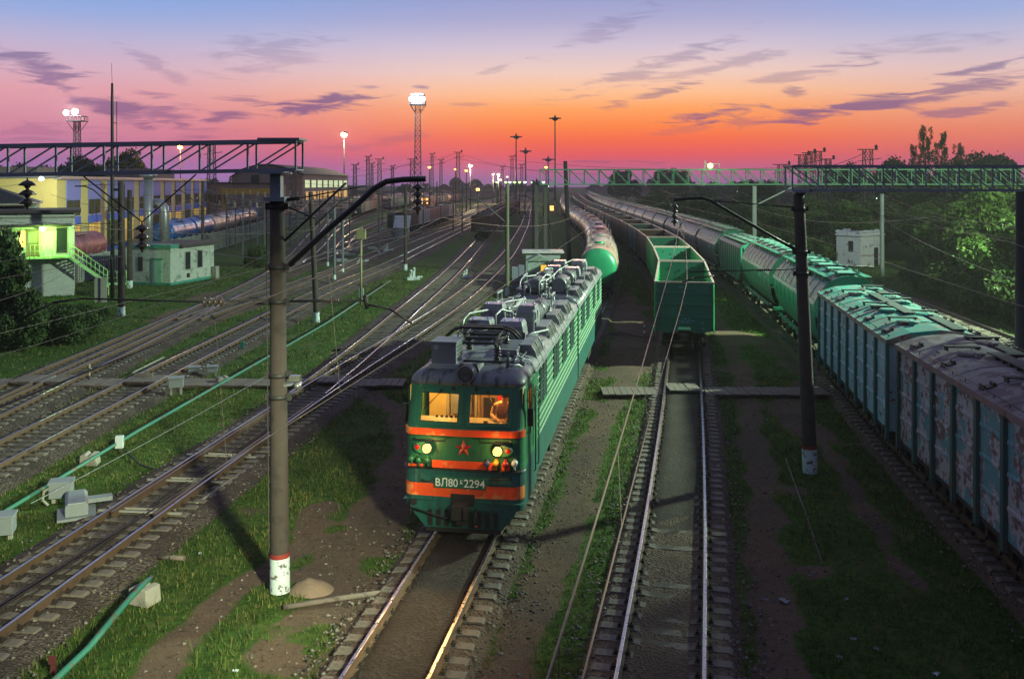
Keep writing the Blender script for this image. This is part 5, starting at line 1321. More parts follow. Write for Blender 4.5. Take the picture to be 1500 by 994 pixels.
# right-hand train of covered wagons and hoppers
D = place_wagon('covered', ('boxA','boxA_roof','postA','eaveA','grateA'), 'right', 15.2, 'peeling mauve and rust covered wagon with bleached grey roof, nearest in its train', 'wagons of the right-hand train', 'covered_wagon', 'covered wagon')
D = place_wagon('covered', ('boxB','boxB_roof','postB','eaveB','grate'), 'right', D, 'turquoise covered wagon with rust-streaked roof and red and white plate', 'wagons of the right-hand train', 'covered_wagon', 'covered wagon')
seqh = [('hopper',('hop_teal','hop_end','hop_strip'),'teal round-topped grain hopper right behind the turquoise covered wagon'),('hopper',('hop_grey','hop_end','hop_strip'),'grey-topped round grain hopper between the teal one and the ribbed hopper'),
        ('ribbed',('hop_slate','hop_end'),'ribbed slate hopper with a flat roof between two round grain hoppers')]
for k, c, lab in seqh: D = place_wagon(k, c, 'right', D, lab, 'wagons of the right-hand train', 'hopper_wagon', 'hopper wagon')
seq = ['hop_grey','hop_tan','hop_tan','hop_grey','hop_tan','hop_white','hop_tan','hop_white','hop_grey','hop_tan']
for i in range(30):
    c = seq[i] if i < len(seq) else rngw.choice(['hop_tan','hop_grey','hop_tan','hop_white'])
    D = place_wagon('hopper', (c, 'hop_end' if c == 'hop_grey' else c, 'hop_strip'), 'right', D, f'{CN[c]} round-topped grain hopper, {ORD[i]} beyond the ribbed slate hopper', 'wagons of the right-hand train', 'hopper_wagon', 'hopper wagon')
# trains in the left part of the yard
D = 147
for i in range(12): D = place_wagon('loaded', ('brown','brown','brown') if i % 3 != 1 else ('maroon','maroon','brown'), 'branch', D, ('brown coal-loaded gondola at the head of its train, left of the greenish pole' if i == 0 else f'coal-loaded gondola, {ORD[i]} one behind the brown leading gondola'), 'coal gondolas on the branch track', 'gondola_wagon', 'gondola wagon')
D = 160
for i, c in enumerate(['black','grey','pink','slate','grey']): D = place_wagon('gondola', (c,c,c), 'fan_mid', D, f'{CN[c]} open gondola, {ORD[i]} in the short row beside the small grey-roofed hut', 'gondolas beside the small hut', 'gondola_wagon', 'gondola wagon')
D = 241
for i, c in enumerate(['teal','palegreen','pink','maroon','pink','maroon','pink','grey','palegreen','maroon','pink']): D = place_wagon('gondola', (c,c,c), 'fan_far', D, f'{CN[c]} wagon, {ORD[i]} in the curved goods train in front of the long warehouse', 'goods train by the warehouse', 'gondola_wagon', 'gondola wagon')
D = 87.5
for i, (k, c) in enumerate([('tank','tank_red')]): D = place_wagon(k, (c,c), 'depot', D, 'dull red tank wagon half hidden behind the signal box', None, 'tank_wagon', 'tank wagon')
D = 122
for i, c in enumerate(['tank_bright','tank_bright','tank_white','tank_white','tank_blue','tank_beige','tank_bright','tank_white','tank_white']): D = place_wagon('tank', (c,c), 'depot', D, f'{CN[c]} tank wagon, {ORD[i]} of those behind the concrete fence', 'tank wagons behind the concrete fence', 'tank_wagon', 'tank wagon')
# far rows of the marshalling yard
TR.update({'yard_a':[(320,-34),(760,-14)],'yard_b':[(300,-41),(760,-22)],'yard_c':[(310,-48),(760,-30)],'yard_d':[(330,-57),(760,-38)],'yard_e':[(400,-68),(760,-52)]}); 
for k in ('yard_a','yard_b','yard_c','yard_d','yard_e'): TS[k] = _slopes(TR[k])
RN = {'yard_a':'nearest','yard_b':'second','yard_c':'third','yard_d':'fourth','yard_e':'farthest'}
for k, d0, n in (('yard_a',355,9),('yard_b',300,14),('yard_c',320,14),('yard_d',330,14),('yard_e',410,10)):
    D = d0
    for i in range(n):
        kind, c = rngw.choice([('tank','tank_white'),('tank','tank_beige'),('tank','tank_dark'),('gondola','pink'),('gondola','maroon'),('gondola','slate'),('gondola','grey'),('tank','tank_green' if False else 'tank_white'),('gondola','teal')])
        cols = (c,c) if kind == 'tank' else (c,c,c)
        D = place_wagon(kind, cols, k, D, f'{CN[c]} {"tank wagon" if kind == "tank" else "open gondola"}, {ORD[i]} in the {RN[k]} row of the distant yard', 'wagons in the distant yard', 'tank_wagon' if kind == 'tank' else 'gondola_wagon', 'tank wagon' if kind == 'tank' else 'gondola wagon')
# small locomotive with lit windows far away in the yard
M['win_lit'] = emit('lit_window_orange', (1.0,.50,.12), 2.2)
M['loco_far'] = mk('far_locomotive_red', (.22,.05,.035), .5, col2=(.10,.04,.03), amt=.3)
def far_loco():
    t = thing('locomotive', 'small orange-red locomotive with lit windows far off in the yard', 'locomotive', (-31.2,330,0), R(-3))
    mb = MB(); mb.loft([[(-1.5,0,.8),(1.5,0,.8),(1.5,0,2.6),(1.45,.3,4.2),(-1.45,.3,4.2),(-1.5,0,2.6)],[(-1.5,15,.8),(1.5,15,.8),(1.5,15,2.6),(1.45,15,4.2),(-1.45,15,4.2),(-1.5,15,2.6)]]); mb.build('body', M['loco_far'], t)
    for x in (-.72,.72):
        mb = MB(); mb.loft([[(x-.45,.06,2.9),(x+.45,.06,2.9),(x+.45,.22,3.7),(x-.45,.22,3.7)],[(x-.45,.02,2.9),(x+.45,.02,2.9),(x+.45,.18,3.7),(x-.45,.18,3.7)]]); mb.build('windscreen', M['win_lit'], t)
        mb = MB(); mb.lathe([(0,-.08),(.28,-.04),(.28,.02)], (x*1.2,0,1.9), 'y', 14); mb.build('headlight', M['win_lit'], t)
    mb = MB(); mb.box(-1.3,1.3,-.04,.3,.3,.8); mb.box(-1.2,1.2,1,14,.2,.8); mb.build('underframe', M['running'], t)
    mb = MB(); mb.box(-1.0,1.0,1.5,13,4.2,4.5); mb.build('roof', M['loco_roof'], t)
far_loco()
# ------------------------------------------------------------------ poles, gantries, lamps, wires
M['pole_green'] = mk('greenish_pole_paint', (.075,.082,.056), .85, var=.2, scale=4, col2=(.08,.07,.06), amt=.4)
M['pole_dark'] = mk('dark_pole', (.05,.046,.05), .8, var=.2, scale=4)
M['pole_blue'] = mk('steel_post_paint', (.22,.27,.30), .6, .2, var=.15, scale=3, col2=RUST, amt=.2)
M['pole_slim'] = mk('slim_post_paint', (.10,.115,.135), .7, .1, var=.2, scale=3, col2=RUST, amt=.2)
M['yellow_post'] = mk('pale_yellow_paint', (.24,.23,.11), .6, var=.15, scale=4, col2=(.15,.13,.08), amt=.3)
def cpole(label, base, top, r0=.22, r1=.16, mat='concrete', band=.85, red=False, group=None, clamps=()):
    t = thing('concrete_pole', label, 'concrete pole', base, 0, group); d = Vector(top)-Vector(base)
    mb = MB(); n = 8; mb.tube([d*(i/n) for i in range(n+1)], [r0+(r1-r0)*i/n for i in range(n+1)], 14); mb.build('shaft', M[mat], t)
    if band:
        k = band/d.length; mb = MB(); mb.tube([d*.0, d*k*.5, d*k], [r0+.006]*2+[r0+.004], 14, caps=False); mb.build('white_band', M['white_band'], t)
        if red: mb = MB(); mb.tube([d*k, d*(k+.012)], [r0+.006,r0+.006], 14, caps=False); mb.build('red_ring', M['red_band'], t)
    for z in clamps:
        mb = MB(); c = d*(z/d.z); rr = r0+(r1-r0)*z/d.z; mb.tube([c-Vector((0,0,.05)), c+Vector((0,0,.05))], [rr+.025]*2, 14); mb.cbox((c.x+rr+.05,c.y,c.z),(.1,.12,.16)); mb.cbox((c.x-rr-.05,c.y,c.z),(.1,.12,.16)); mb.build('clamp', M['steel_dark'], t)
    return t
def pp(base_px, top_px):
    b = at(*base_px, GZ); return b, atd(top_px[0], top_px[1], b.y)
b, t_ = pp((410,865),(406,290)); PA = b
poleL = cpole('thick dark concrete pole with white foot and red ring, left of the locomotive', b, t_, .225, .165, band=.80, red=True, clamps=(6.7,7.5,5.0,4.5,8.9))
b, t_ = pp((1187,692),(1170,284)); PB = b
poleR = cpole('leaning concrete pole with whitewashed foot between gondola and covered wagons', b, t_, .235, .175, band=.80, red=True, clamps=(6.5,7.2,8.6))
for (bp, tp, mat, lab, r) in [((464,472),(455,281),'concrete','tall grey concrete pole with white foot beyond the thick dark pole',.20),((743,433),(743,269),'pole_green','greenish concrete pole with white foot behind the locomotive roof',.19),((809,390),(801,272),'pole_green','leaning greenish pole just right of the relay hut',.21),
    ((594,396),(594,270),'concrete','slim concrete pole with white foot left of the coal gondolas',.20),((178,463),(177,265),'concrete','grey concrete pole with white foot in front of the white brick shed',.25),((190,422),(190,278),'concrete','shorter concrete pole with white foot touching the left end of the white brick shed',.26),((297,390),(297,265),'concrete','concrete pole with white foot at the right end of the white brick shed',.2),
    ((781,366),(781,264),'pole_dark','dark pole behind the relay hut, left of the gantry posts',.2),((786,340),(786,262),'pole_dark','slim dark pole farther off behind the relay hut',.2),((834,384),(828,236),'pole_dark','thick dark mast rising beside the tank wagons through the green gantry',.30),
    ((1292,405),(1292,284),'pole_blue','blue-grey pole in front of the ruined white hut',.24)]:
    b, tt = pp(bp, tp); cpole(lab, b, tt, r, r*.78, mat, .7 if mat in ('concrete','pole_green') else 0)
b = Vector((16.62,30.1,GZ)); cpole('dark pole at the right end of the grey gantry truss', b, b+Vector((0,0,9.2)), .2, .16, 'pole_dark', 0)
b = Vector((-16.6,21.3,GZ)); cpole('concrete pole carrying the far left end of the dark gantry truss', b, b+Vector((0,0,9.3)), .22, .17, 'concrete', .8)

def truss(label, a, b, h, w, n, mat, chord=.10, web=.06, flip=False, name='gantry_truss'):
    a = Vector(a); b = Vector(b); t = thing(name, label, 'gantry', a); d = b-a; u = d.normalized(); s = Vector((-u.y,u.x,0)).normalized()
    mb = MB()
    for j in (0,1):
        for k in (0,1):
            o = s*(w*j)+Vector((0,0,h*k)); m2 = MB(); m2.beam(o, o+d, chord, chord); m2.build('chord', M[mat], t)
    for j in (0,1):
        for i in range(n+1):
            p = d*(i/n)+s*(w*j); mb.beam(p, p+Vector((0,0,h)), web, web)
            if i < n:
                q = d*((i+1)/n)+s*(w*j)
                if (i % 2 == 0) != flip or True: mb.beam(p+(Vector((0,0,h)) if flip else Vector()), q+(Vector() if flip else Vector((0,0,h))), web*.8, web*.8)
    for i in range(n+1):
        p = d*(i/n)
        for z in (0,h): mb.beam(p+Vector((0,0,z)), p+s*w+Vector((0,0,z)), web*.8, web*.8)
        if i < n: mb.beam(p+Vector((0,0,h)), d*((i+1)/n)+s*w+Vector((0,0,h)), web*.6, web*.6); mb.beam(p+s*w, d*((i+1)/n), web*.6, web*.6)
    mb.build('lattice', M[mat], t); return t
T1 = truss('dark grey gantry truss crossing the upper left, resting on the thick dark pole', (-16.9,20.95,9.20), (-4.92,20.95,9.40), .66, .72, 11, 'truss', .075, .042)
mb = MB(); mb.cbox((-5.3-(-16.9),.36,.18+.66+.06),(.95,.85,.05)); mb.build('end_plate', M['truss'], T1); mb = MB(); mb.box(-5.70+16.9,-5.2+16.9,-.14,.86,.11,.17); mb.box(-5.56+16.9,-5.32+16.9,.22,.50,-.52,.115); mb.box(-5.68+16.9,-5.2+16.9,.1,.64,-.52,-.42); mb.build('end_bracket', M['truss'], T1)
T2 = truss('grey gantry truss on the right resting on the leaning pole', (9.05,29.75,8.86), (25.2,29.75,8.86), .78, .75, 15, 'truss', .08, .045, flip=True)
mb = MB(); mb.cbox((.32,.38,-.03),(.55,1.0,.08)); mb.box(.15,.5,.2,.55,-.14,.02); mb.build('end_bracket', M['truss'], T2)
T3 = truss('long pale green gantry truss spanning the goods trains', (2.8,91.6,8.96), (53.0,91.6,8.96), 1.47, .9, 34, 'truss_green', .12, .08, flip=True)
for x, lab in ((2.9,'dark steel post pair under the left end of the green gantry'),(24.2,'pale steel post under the middle of the green gantry beyond the hoppers'),(52.8,'steel post under the right end of the green gantry in the trees')):
    t = thing('gantry_post', lab, 'gantry post', (x,92,GZ)); mb = MB()
    for dx in ((-.45,.45) if x < 5 else (0,)): mb.beam((dx,0,0),(dx,0,9.28),.34,.34)
    mb.build('post', M['pole_dark' if x < 5 else 'pole_blue'], t)
    mb = MB(); mb.beam((.1,0,7.2),(4.2,0,9.25),.12,.12) if x > 20 else mb.beam((-.45,0,4),(.45,0,6),.08,.08); mb.build('brace', M['pole_dark' if x < 5 else 'pole_blue'], t)

def bracket(label, base, pts, thick, mat='black', name='cantilever_arm', extra=()):
    t = thing(name, label, 'cantilever', base); mb = MB(); B_ = Vector(base); P = [Vector(p)-B_ for p in pts]
    mb.tube(P, thick, 8); mb.build('arm', M[mat], t)
    for a, b_, th in extra: m2 = MB(); m2.tube([Vector(a)-B_, Vector(b_)-B_], th, 6); m2.build('strut', M[mat], t)
    return t
def string(label, top, n=4, r=.14, step=.19, parent=None, axis='z', mat='insul', d=None):
    """hanging string of insulator sheds"""
    mb = MB(); prof = [(.02,0),(.02,-.05)]
    for i in range(n):
        z = -.06-step*i; prof += [(.03,z),(r*.45,z-.02),(r,z-step*.5),(r*.9,z-step*.58),(r*.4,z-step*.62),(.03,z-step*.95)]
    prof += [(.02,-.1-step*n),(.0,-.12-step*n)]
    if d is not None:
        q = Vector((0,0,-1)).rotation_difference(Vector(d)).to_matrix()
        m2 = MB(); m2.lathe(prof, (0,0,0), n=12); mb.v = [tuple(q @ Vector(v)) for v in m2.v]; mb.f = m2.f; mb.m = m2.m; mb.s = m2.s
    else: mb.lathe(prof, (0,0,0), n=12)
    o = mb.build('insulator_string', M[mat], None, top); tag(o, label, 'insulator'); return o
DA = PA.y; qa = lambda x, y: atd(x, y, DA); DB = PB.y; qb = lambda x, y: atd(x, y, DB)
bracket('long dark bent arm rising from the thick dark pole over the tracks', qa(424,388), [qa(424,388),qa(470,345),qa(520,302),qa(548,276),qa(566,266),qa(590,263),qa(624,262)], .068)
bracket('thin straight strut crossing behind the long bent arm', qa(424,352), [qa(412,357),qa(507,268)], .028, extra=[(qa(414,300),qa(462,320),.022),(qa(414,293),qa(440,290),.05),(qa(440,290),qa(536,272),.016)])
bracket('horizontal black rod on the thick dark pole above the locomotive track', qa(424,440), [qa(424,441),qa(538,440)], .028, extra=[(qa(534,432),qa(538,452),.05),(qa(538,446),qa(570,452),.03),(qa(570,452),qa(604,474),.026)])
bracket('horizontal black rod on the thick dark pole reaching to the left', qa(398,438), [qa(398,438),qa(300,442),qa(118,437)], .022, extra=[(qa(118,437),qa(78,443),.03),(qa(78,443),qa(36,464),.03)])
string('dark stacked insulator hanging from the long bent arm', qa(612,266), 4, .15, .165)
string('dark insulator lying on the left-hand rod of the thick dark pole', qa(332,441.5), 4, .12, .13, d=(-1,0,-.03))
string('black ribbed insulator on the right-hand rod of the thick dark pole', qa(468,440.5), 7, .05, .06, d=(1,0,0))
string('dark bell insulators hanging under the gantry truss over the signal box', Vector((-11.2,21.3,9.22)), 3, .20, .21)
string('dark bell insulators hanging under the gantry truss near the shed roof', Vector((-8.55,21.3,8.2)), 3, .18, .2)
bracket('dark hanger rods below the gantry truss left of the thick pole', (-8.55,21.3,9.2), [(-9.9,21.3,9.25),(-8.55,21.3,8.2),(-7.3,21.3,9.3)], .018)
bracket('bent dark arm reaching from the leaning pole to the gondola track', qb(1164,366), [qb(1170,368),qb(1120,340),qb(1060,305),qb(1040,293),qb(1028,289.5),qb(1010,290.5),qb(986,293)], .052, extra=[(qb(1044,294),qb(1168,304),.022)])
string('dark stacked insulator at the tip of the bent arm above the gondolas', qb(988,296), 4, .13, .17)
bracket('horizontal rod on the leaning pole over the gondola track', qb(1166,394), [qb(1170,394),qb(1009,398)], .022, extra=[(qb(1046,404),qb(1017,406.5),.026),(qb(1017,406.5),qb(999,414),.026)])
string('black ribbed insulator on the rod of the leaning pole', qb(1133,395), 7, .055, .065, d=(-1,0,-.03))
bracket('horizontal rod from the leaning pole over the covered wagons', qb(1180,389), [qb(1176,388),qb(1280,391)], .022)
# brackets on the middle-distance poles
for (px, py, D_, side, lab) in ((455,300,62.5,1,'bracket arm on the grey pole beyond the thick dark pole'),(743,300,77.2,-1,'bracket arm pointing left on the greenish pole behind the locomotive'),(594,290,99.6,-1,'bracket arm on the slim pole left of the coal gondolas'),(801,292,109,-1,'bracket arm on the leaning greenish pole'),(178,282,65.4,-1,'bracket arm on the grey pole in front of the shed'),(297,285,104.5,-1,'bracket arm on the pole at the right end of the shed')):
    p = atd(px, py, D_); u = Vector((side,0,0))
    bracket(lab, p, [p+Vector((0,0,-1.6)), p+u*2.0+Vector((0,0,.2)), p+u*2.6+Vector((0,0,.45)), p+u*3.3+Vector((0,0,.45))], .05, 'pole_dark', extra=[(p+Vector((0,0,.6)), p+u*2.7+Vector((0,0,.5)), .02),(p+Vector((0,0,-2.2)), p+u*3.1+Vector((0,0,-2.2)), .03)])
    
# overhead wires along the tracks
def catenary(k, d0, sup, label, zc=5.9, zm=7.75, sag=1.15, zig=.25, mat='wire', r=.0088, dmax=260):
    """contact wire, messenger wire and droppers; sup = distances of the supports"""
    t = thing('overhead_line', label, 'overhead wire', tpt(k, max(d0,3), 0, zc)); o = Vector(t.location)
    mc = MB(); mm = MB()
    for i in range(len(sup)-1):
        a, b = sup[i], sup[i+1]; n = 14; pc = []; pm = []
        for j in range(n+1):
            u = j/n; D_ = a+(b-a)*u; off = zig*(1-2*u)*(1 if i % 2 else -1)
            pc.append(tpt(k, D_, off, zc)-o); pm.append(tpt(k, D_, 0, zm-sag*4*u*(1-u))-o)
        big = 1+max(0,(a-60))/110
        mc.tube(pc, r*big, 5, caps=False); mm.tube(pm, r*big, 5, caps=False)
        for j in range(1, n):
            if b < 100: mm.tube([pm[j], pc[j]], .003, 4, caps=False)
    mc.build('contact_wire', M[mat], t, fixn=False); mm.build('messenger_wire', M['wire'], t, fixn=False)
catenary('mid', -6, [-20,DB,82,131,181,240], 'pale overhead wires running down over the empty track to the gondolas')
catenary('loco', -6, [-29,DA,77,125,180,240], 'overhead wires above the locomotive and tank wagons', zm=8.3)
catenary('left', -6, [-29,DA,62.5,110,160,220], 'overhead wires above the curving track left of the thick pole', zm=8.2)
catenary('second', -6, [-25,30,65,105,155,220], 'overhead wires above the track left of the long green pipe', zm=8.0)
catenary('third', -6, [-25,30,65.4,104.5,150,200], 'overhead wires above the track bending to the warehouse', zm=8.0)
catenary('right', -6, [-20,DB,92,140,190,250], 'overhead wires above the covered wagons and hoppers', zm=8.0)
catenary('edge', -6, [-20,DB,92,140,190,250], 'overhead wires above the lone track by the wood', zm=7.6)
catenary('branch', 45, [50,99.6,150,200,260], 'overhead wires above the coal gondolas', zm=8.0)
catenary('fan_mid', 100, [104,155,205,260], 'overhead wires above the row of gondolas by the small hut', zm=8.0)
def cable(label, a, b, sag=.5, r=.008, mat='wire', n=16):
    a = Vector(a); b = Vector(b); mb = MB(); o = a.copy()
    mb.tube([a.lerp(b, i/n)-Vector((0,0,sag*4*(i/n)*(1-i/n)))-o for i in range(n+1)], r, 5, caps=False)
    q = mb.build('cable', M[mat], None, o, fixn=False); tag(q, label, 'cable'); return q
b1292 = at(1292,405,GZ)
cable('feeder cable running right from the grey truss towards the wood', (10.2,30,8.4), (17.5,23,7.6), .3)
cable('upper dark power cable crossing the dark wood on the right', (b1292.x,b1292.y,8.0), (17.2,20,7.9), 1.0)
cable('middle power cable crossing the dark wood on the right', (b1292.x,b1292.y,7.2), (16.8,20,7.2), 1.0)
cable('thick low power cable hanging in front of the wood', (b1292.x,b1292.y,5.6), (15.6,20,5.5), .7, .02, 'pole_dark')
cable('pale signal cable strung low beside the long green pipe', at(45,737,.5), at(420,533,.5), .08, .010, 'wire_pale')
cable('feeder cable from the thick dark pole to the grey pole beyond it', qa(404,300), (-13.6,62.5,8.2), .5)
cable('upper feeder cable leaving the thick dark pole to the left', qa(396,300), (-20,40,8.6), .4)
cable('lower feeder cable leaving the thick dark pole to the left', qa(398,380), (-27.7,65,6.9), .6)
cable('cable from the leaning pole up to the grey truss', qb(1172,330), qb(1172,560), 0, .008, 'pole_dark')
cable('earthing wire running down the thick dark pole', qa(390,300), qa(394,850), 0, .010, 'pole_dark')
for i, (x0, y0, D0, x1, y1, D1_) in enumerate(((671,224,260,520,250,300),(671,224,260,800,250,300),(608,236,240,470,262,260),(756,235,280,1140,246,200),(671,232,260,880,255,320),(1145,243,140,1270,222,125),(1198,226,140,1145,243,160),(608,240,240,671,228,260))):
    cable(f'high {["left","right","dark","long","slack","short","thin","near"][i]} line strung between lattice masts on the skyline, {ORD[i]} counted from the warehouse', atd(x0,y0,D0), atd(x1,y1,D1_), 1.2, .04)

for i, (x0, y0, D0, x1, y1, D1_, lab) in enumerate(((459,300,62,594,285,99,'cable slung from the grey pole to the slim pole farther right'),(594,285,99,743,285,77,'cable slung from the slim pole to the greenish pole behind the locomotive'),(178,290,65,297,285,104,'cable between the pole before the shed and the pole at its right end'),(297,275,104,459,290,62,'cable from the pole at the right end of the shed to the taller grey pole'),(743,300,77,801,295,109,'short cable between the two greenish poles'),(440,268,150,790,272,150,'long level cable across the yard above the goods wagons'),(460,275,180,790,278,160,'second lower level cable across the yard'),(0,440,40,178,330,65,'cable passing in front of the signal box towards the grey pole'),(0,520,30,459,330,62,'sagging cable running from the left edge to the grey pole'),(801,300,109,829,290,112,'short cable from the leaning greenish pole to the thick dark mast'))): cable(lab, atd(x0,y0,D0), atd(x1,y1,D1_), .7, max(.012,D0*.00016))
# lattice masts
def lattice(mb, z0, z1, w0, w1, n, th, mat=0):
    for i in range(n):
        u0, u1 = i/n, (i+1)/n; za, zb = z0+(z1-z0)*u0, z0+(z1-z0)*u1; wa, wb = (w0+(w1-w0)*u0)/2, (w0+(w1-w0)*u1)/2
        ca = [(wa,wa),(-wa,wa),(-wa,-wa),(wa,-wa)]; cb = [(wb,wb),(-wb,wb),(-wb,-wb),(wb,-wb)]
        for k in range(4):
            k2 = (k+1) % 4
            mb.beam((*ca[k],za),(*cb[k],zb),th,th,mat); mb.beam((*ca[k],za),(*cb[k2],zb),th*.6,th*.6,mat); mb.beam((*ca[k2],za),(*cb[k],zb),th*.6,th*.6,mat); mb.beam((*cb[k],zb),(*cb[k2],zb),th*.6,th*.6,mat)
M['mast_steel'] = mk('mast_steel', (.05,.05,.06), .6, .3, var=.15)
M['mast_yellow'] = mk('mast_pale', (.28,.22,.14), .6, .2, var=.15)
def lmast(label, px, ytop, D, w=1.0, head='arm', th=None, mat='mast_steel', group='lattice masts in the yard'):
    X = (px-750)*D/FPX; zt = CAMZ-(ytop-HY)*D/FPX; H = zt-GZ; t = thing('lattice_mast', label, 'lattice mast', (X,D,GZ), 0, group)
    th = th or max(.09, D*.00045); mb = MB(); lattice(mb, 0, H, w*1.3, w*.85, max(6,int(H/1.6)), th); mb.build('tower', M[mat], t)
    mb = MB()
    if head == 'arm': mb.beam((-w*1.2,0,H),(w*1.2,0,H),th*1.5,th*1.5); mb.beam((-w*1.2,0,H-1.6),(w*1.6,0,H-1.2),th,th); mb.lathe([(.1,H),(.22,H+.2),(.22,H+.5),(.0,H+.7)],(w,0,0),n=8)
    else: mb.beam((-w*.5,0,H),(w*.5,0,H),th,th)
    mb.build('crossarm', M[mat], t); return t
for (px, yt, D_, w, lab) in ((671,223,260,1.0,'tall lattice mast with wires right of the floodlight tower'),(633,225,330,.9,'slim lattice mast between floodlight tower and wired mast'),(646,234,360,1.0,'lattice mast left of the tall wired mast'),(604,233,240,1.1,'dark lattice mast just left of the floodlight tower'),(539,229,300,1.0,'lattice mast right of the bright street lamp'),(545,239,330,.8,'low lattice mast next to the one right of the street lamp'),
    (520,241,280,1.0,'short lattice mast above the warehouse end'),(575,243,360,1.0,'short lattice mast halfway between street lamp and floodlight tower'),(750,229,380,1.1,'lattice mast beside the left high mast light'),(764,241,420,1.2,'shorter lattice mast between the two nearer high mast lights'),(736,244,430,1.0,'faint lattice mast above the row of green signal lights'),
    (1175,227,140,1.0,'leftmost of three twin lattice masts behind the green gantry'),(1185,224,140,.9,'middle one of three lattice masts behind the green gantry'),(1198,222,140,1.0,'tallest right one of three lattice masts behind the green gantry'),(1213,233,150,.9,'short lattice mast just right of the group of three'),(1271,219,125,1.15,'lattice mast behind the ruined white hut'),(1145,241,160,1.3,'broad lattice mast left of the group of three'),(1440,234,190,1.2,'lattice mast top between tall birch and right-hand trees'),
    (310,212,150,1.1,'lattice mast above the yellow and blue building'),(430,250,175,1.1,'lattice mast in front of the warehouse side')): lmast(lab, px, yt, D_, w)
lmast('pale lit lattice mast in front of the distant goods train', 556, 233, 250, 1.0, mat='mast_yellow')
# floodlight towers and lamps
M['lamp_white'] = emit('floodlight_white', (.80,1.0,1.0), 5); M['lamp_sodium'] = emit('sodium_lamp', (1.0,.50,.10), 4); M['lamp_pale'] = emit('pale_warm_lamp', (1.0,.78,.36), 4); M['lamp_green'] = emit('green_white_lamp', (.40,1.0,.20), 3.5); M['lamp_cool'] = emit('cool_lamp', (.7,1.0,.8), 3)
def flood_tower(label, px, ytop, D, w, lamps, lit=True):
    X = (px-750)*D/FPX; zt = CAMZ-(ytop-HY)*D/FPX; H = zt-GZ; t = thing('floodlight_tower', label, 'floodlight tower', (X,D,GZ))
    mb = MB(); lattice(mb, 0, H-4, w*1.5, w, int(H/2.0), .16); mb.build('tower', M['mast_steel'], t)
    mb = MB(); e = w*1.6
    for z in (H-4,H-2.6): 
        for a, b in (((-e,-e),(e,-e)),((e,-e),(e,e)),((e,e),(-e,e)),((-e,e),(-e,-e))): mb.beam((*a,z),(*b,z),.16,.16)
    for i in range(5):
        for s in (-1,1): mb.beam((-e+e*i/2,s*e,H-4),(-e+e*i/2,s*e,H-2.6),.1,.1); mb.beam((s*e,-e+e*i/2,H-4),(s*e,-e+e*i/2,H-2.6),.1,.1)
    mb.box(-e,e,-e,e,H-4.15,H-4.0)
    for sx in (-1,1):
        for sy in (-1,1): mb.beam((sx*w*.5,sy*w*.5,H-7),(sx*e,sy*e,H-4),.14,.14)
    mb.build('platform', M['mast_steel'], t)
    for (dx, dz, r, m) in lamps:
        mb = MB(); mb.box(dx-r*1.1,dx+r*1.1,-e+.0,-e+.5,H-2.6+dz-r*.7,H-2.6+dz+r*.7,0); h = mb.build('floodlight', M['mast_steel'], t)
        mb = MB(); mb.lathe([(0,-.25),(r*.7,-.2),(r,0)], (dx,-e-.0,H-2.6+dz), 'y', 14); mb.build('lens', M[m], h)
    return t, Vector((X, D, zt))
t, pF = flood_tower('tall lattice floodlight tower with brilliant white lamps in the middle of the sky', 612, 137, 330, 1.7, [(-1.9,.3,1.05,'lamp_white'),(1.9,.3,1.05,'lamp_white'),(0,.6,.9,'lamp_white'),(-.9,-.3,.8,'lamp_white'),(1.0,-.3,.8,'lamp_white')])
mb = MB(); e = 2.3; H = pF.z-GZ; mb.box(-e,e,-e,e,H-.8,H-.2); mb.beam((-1.5,0,H-4),(-1.5,0,H),.2,.2); mb.beam((1.5,0,H-4),(1.5,0,H),.2,.2); mb.build('roof', M['mast_steel'], t)
t, pF2 = flood_tower('left lattice floodlight tower with two star-like lamps behind the signal box', 113, 158, 280, 1.4, [(-2.4,.9,.85,'lamp_pale'),(.3,1.2,.95,'lamp_white')])
def yard_lamp(label, px, py, D, m, r, H=None, post=True, arm=False, group='lamps of the yard', cat='lamp', name='yard_lamp'):
    p = atd(px, py, D); t = thing(name, label, cat, (p.x,p.y,GZ), 0, group); z = p.z-GZ; th = max(.10, D*.0006)
    mb = MB(); mb.tube([(0,.1,0),(0,.1,z)], [th*1.3,th*.8], 8); mb.build('post', M['mast_steel'], t)
    mb = MB(); mb.lathe([(0,z+r*1.15),(r*1.1,z+r*.8),(r*1.15,z+r*.55),(0,z+r*.6)], (0,.1,0), n=12); h = mb.build('lamp_head', M['mast_steel'], t)
    mb = MB(); mb.lathe([(0,z-r*.8),(r*.6,z-r*.6),(r,z),(r*.8,z+r*.5),(0,z+r*.55)], (0,0,0), n=14); mb.build('bulb', M[m], h); return p
pS = yard_lamp('brightest sodium street lamp standing alone left of the floodlight tower', 504, 198, 330, 'lamp_pale', 1.25)
pO = yard_lamp('orange street lamp behind the dark truss, over the yellow and blue building', 264, 216, 205, 'lamp_sodium', .62)
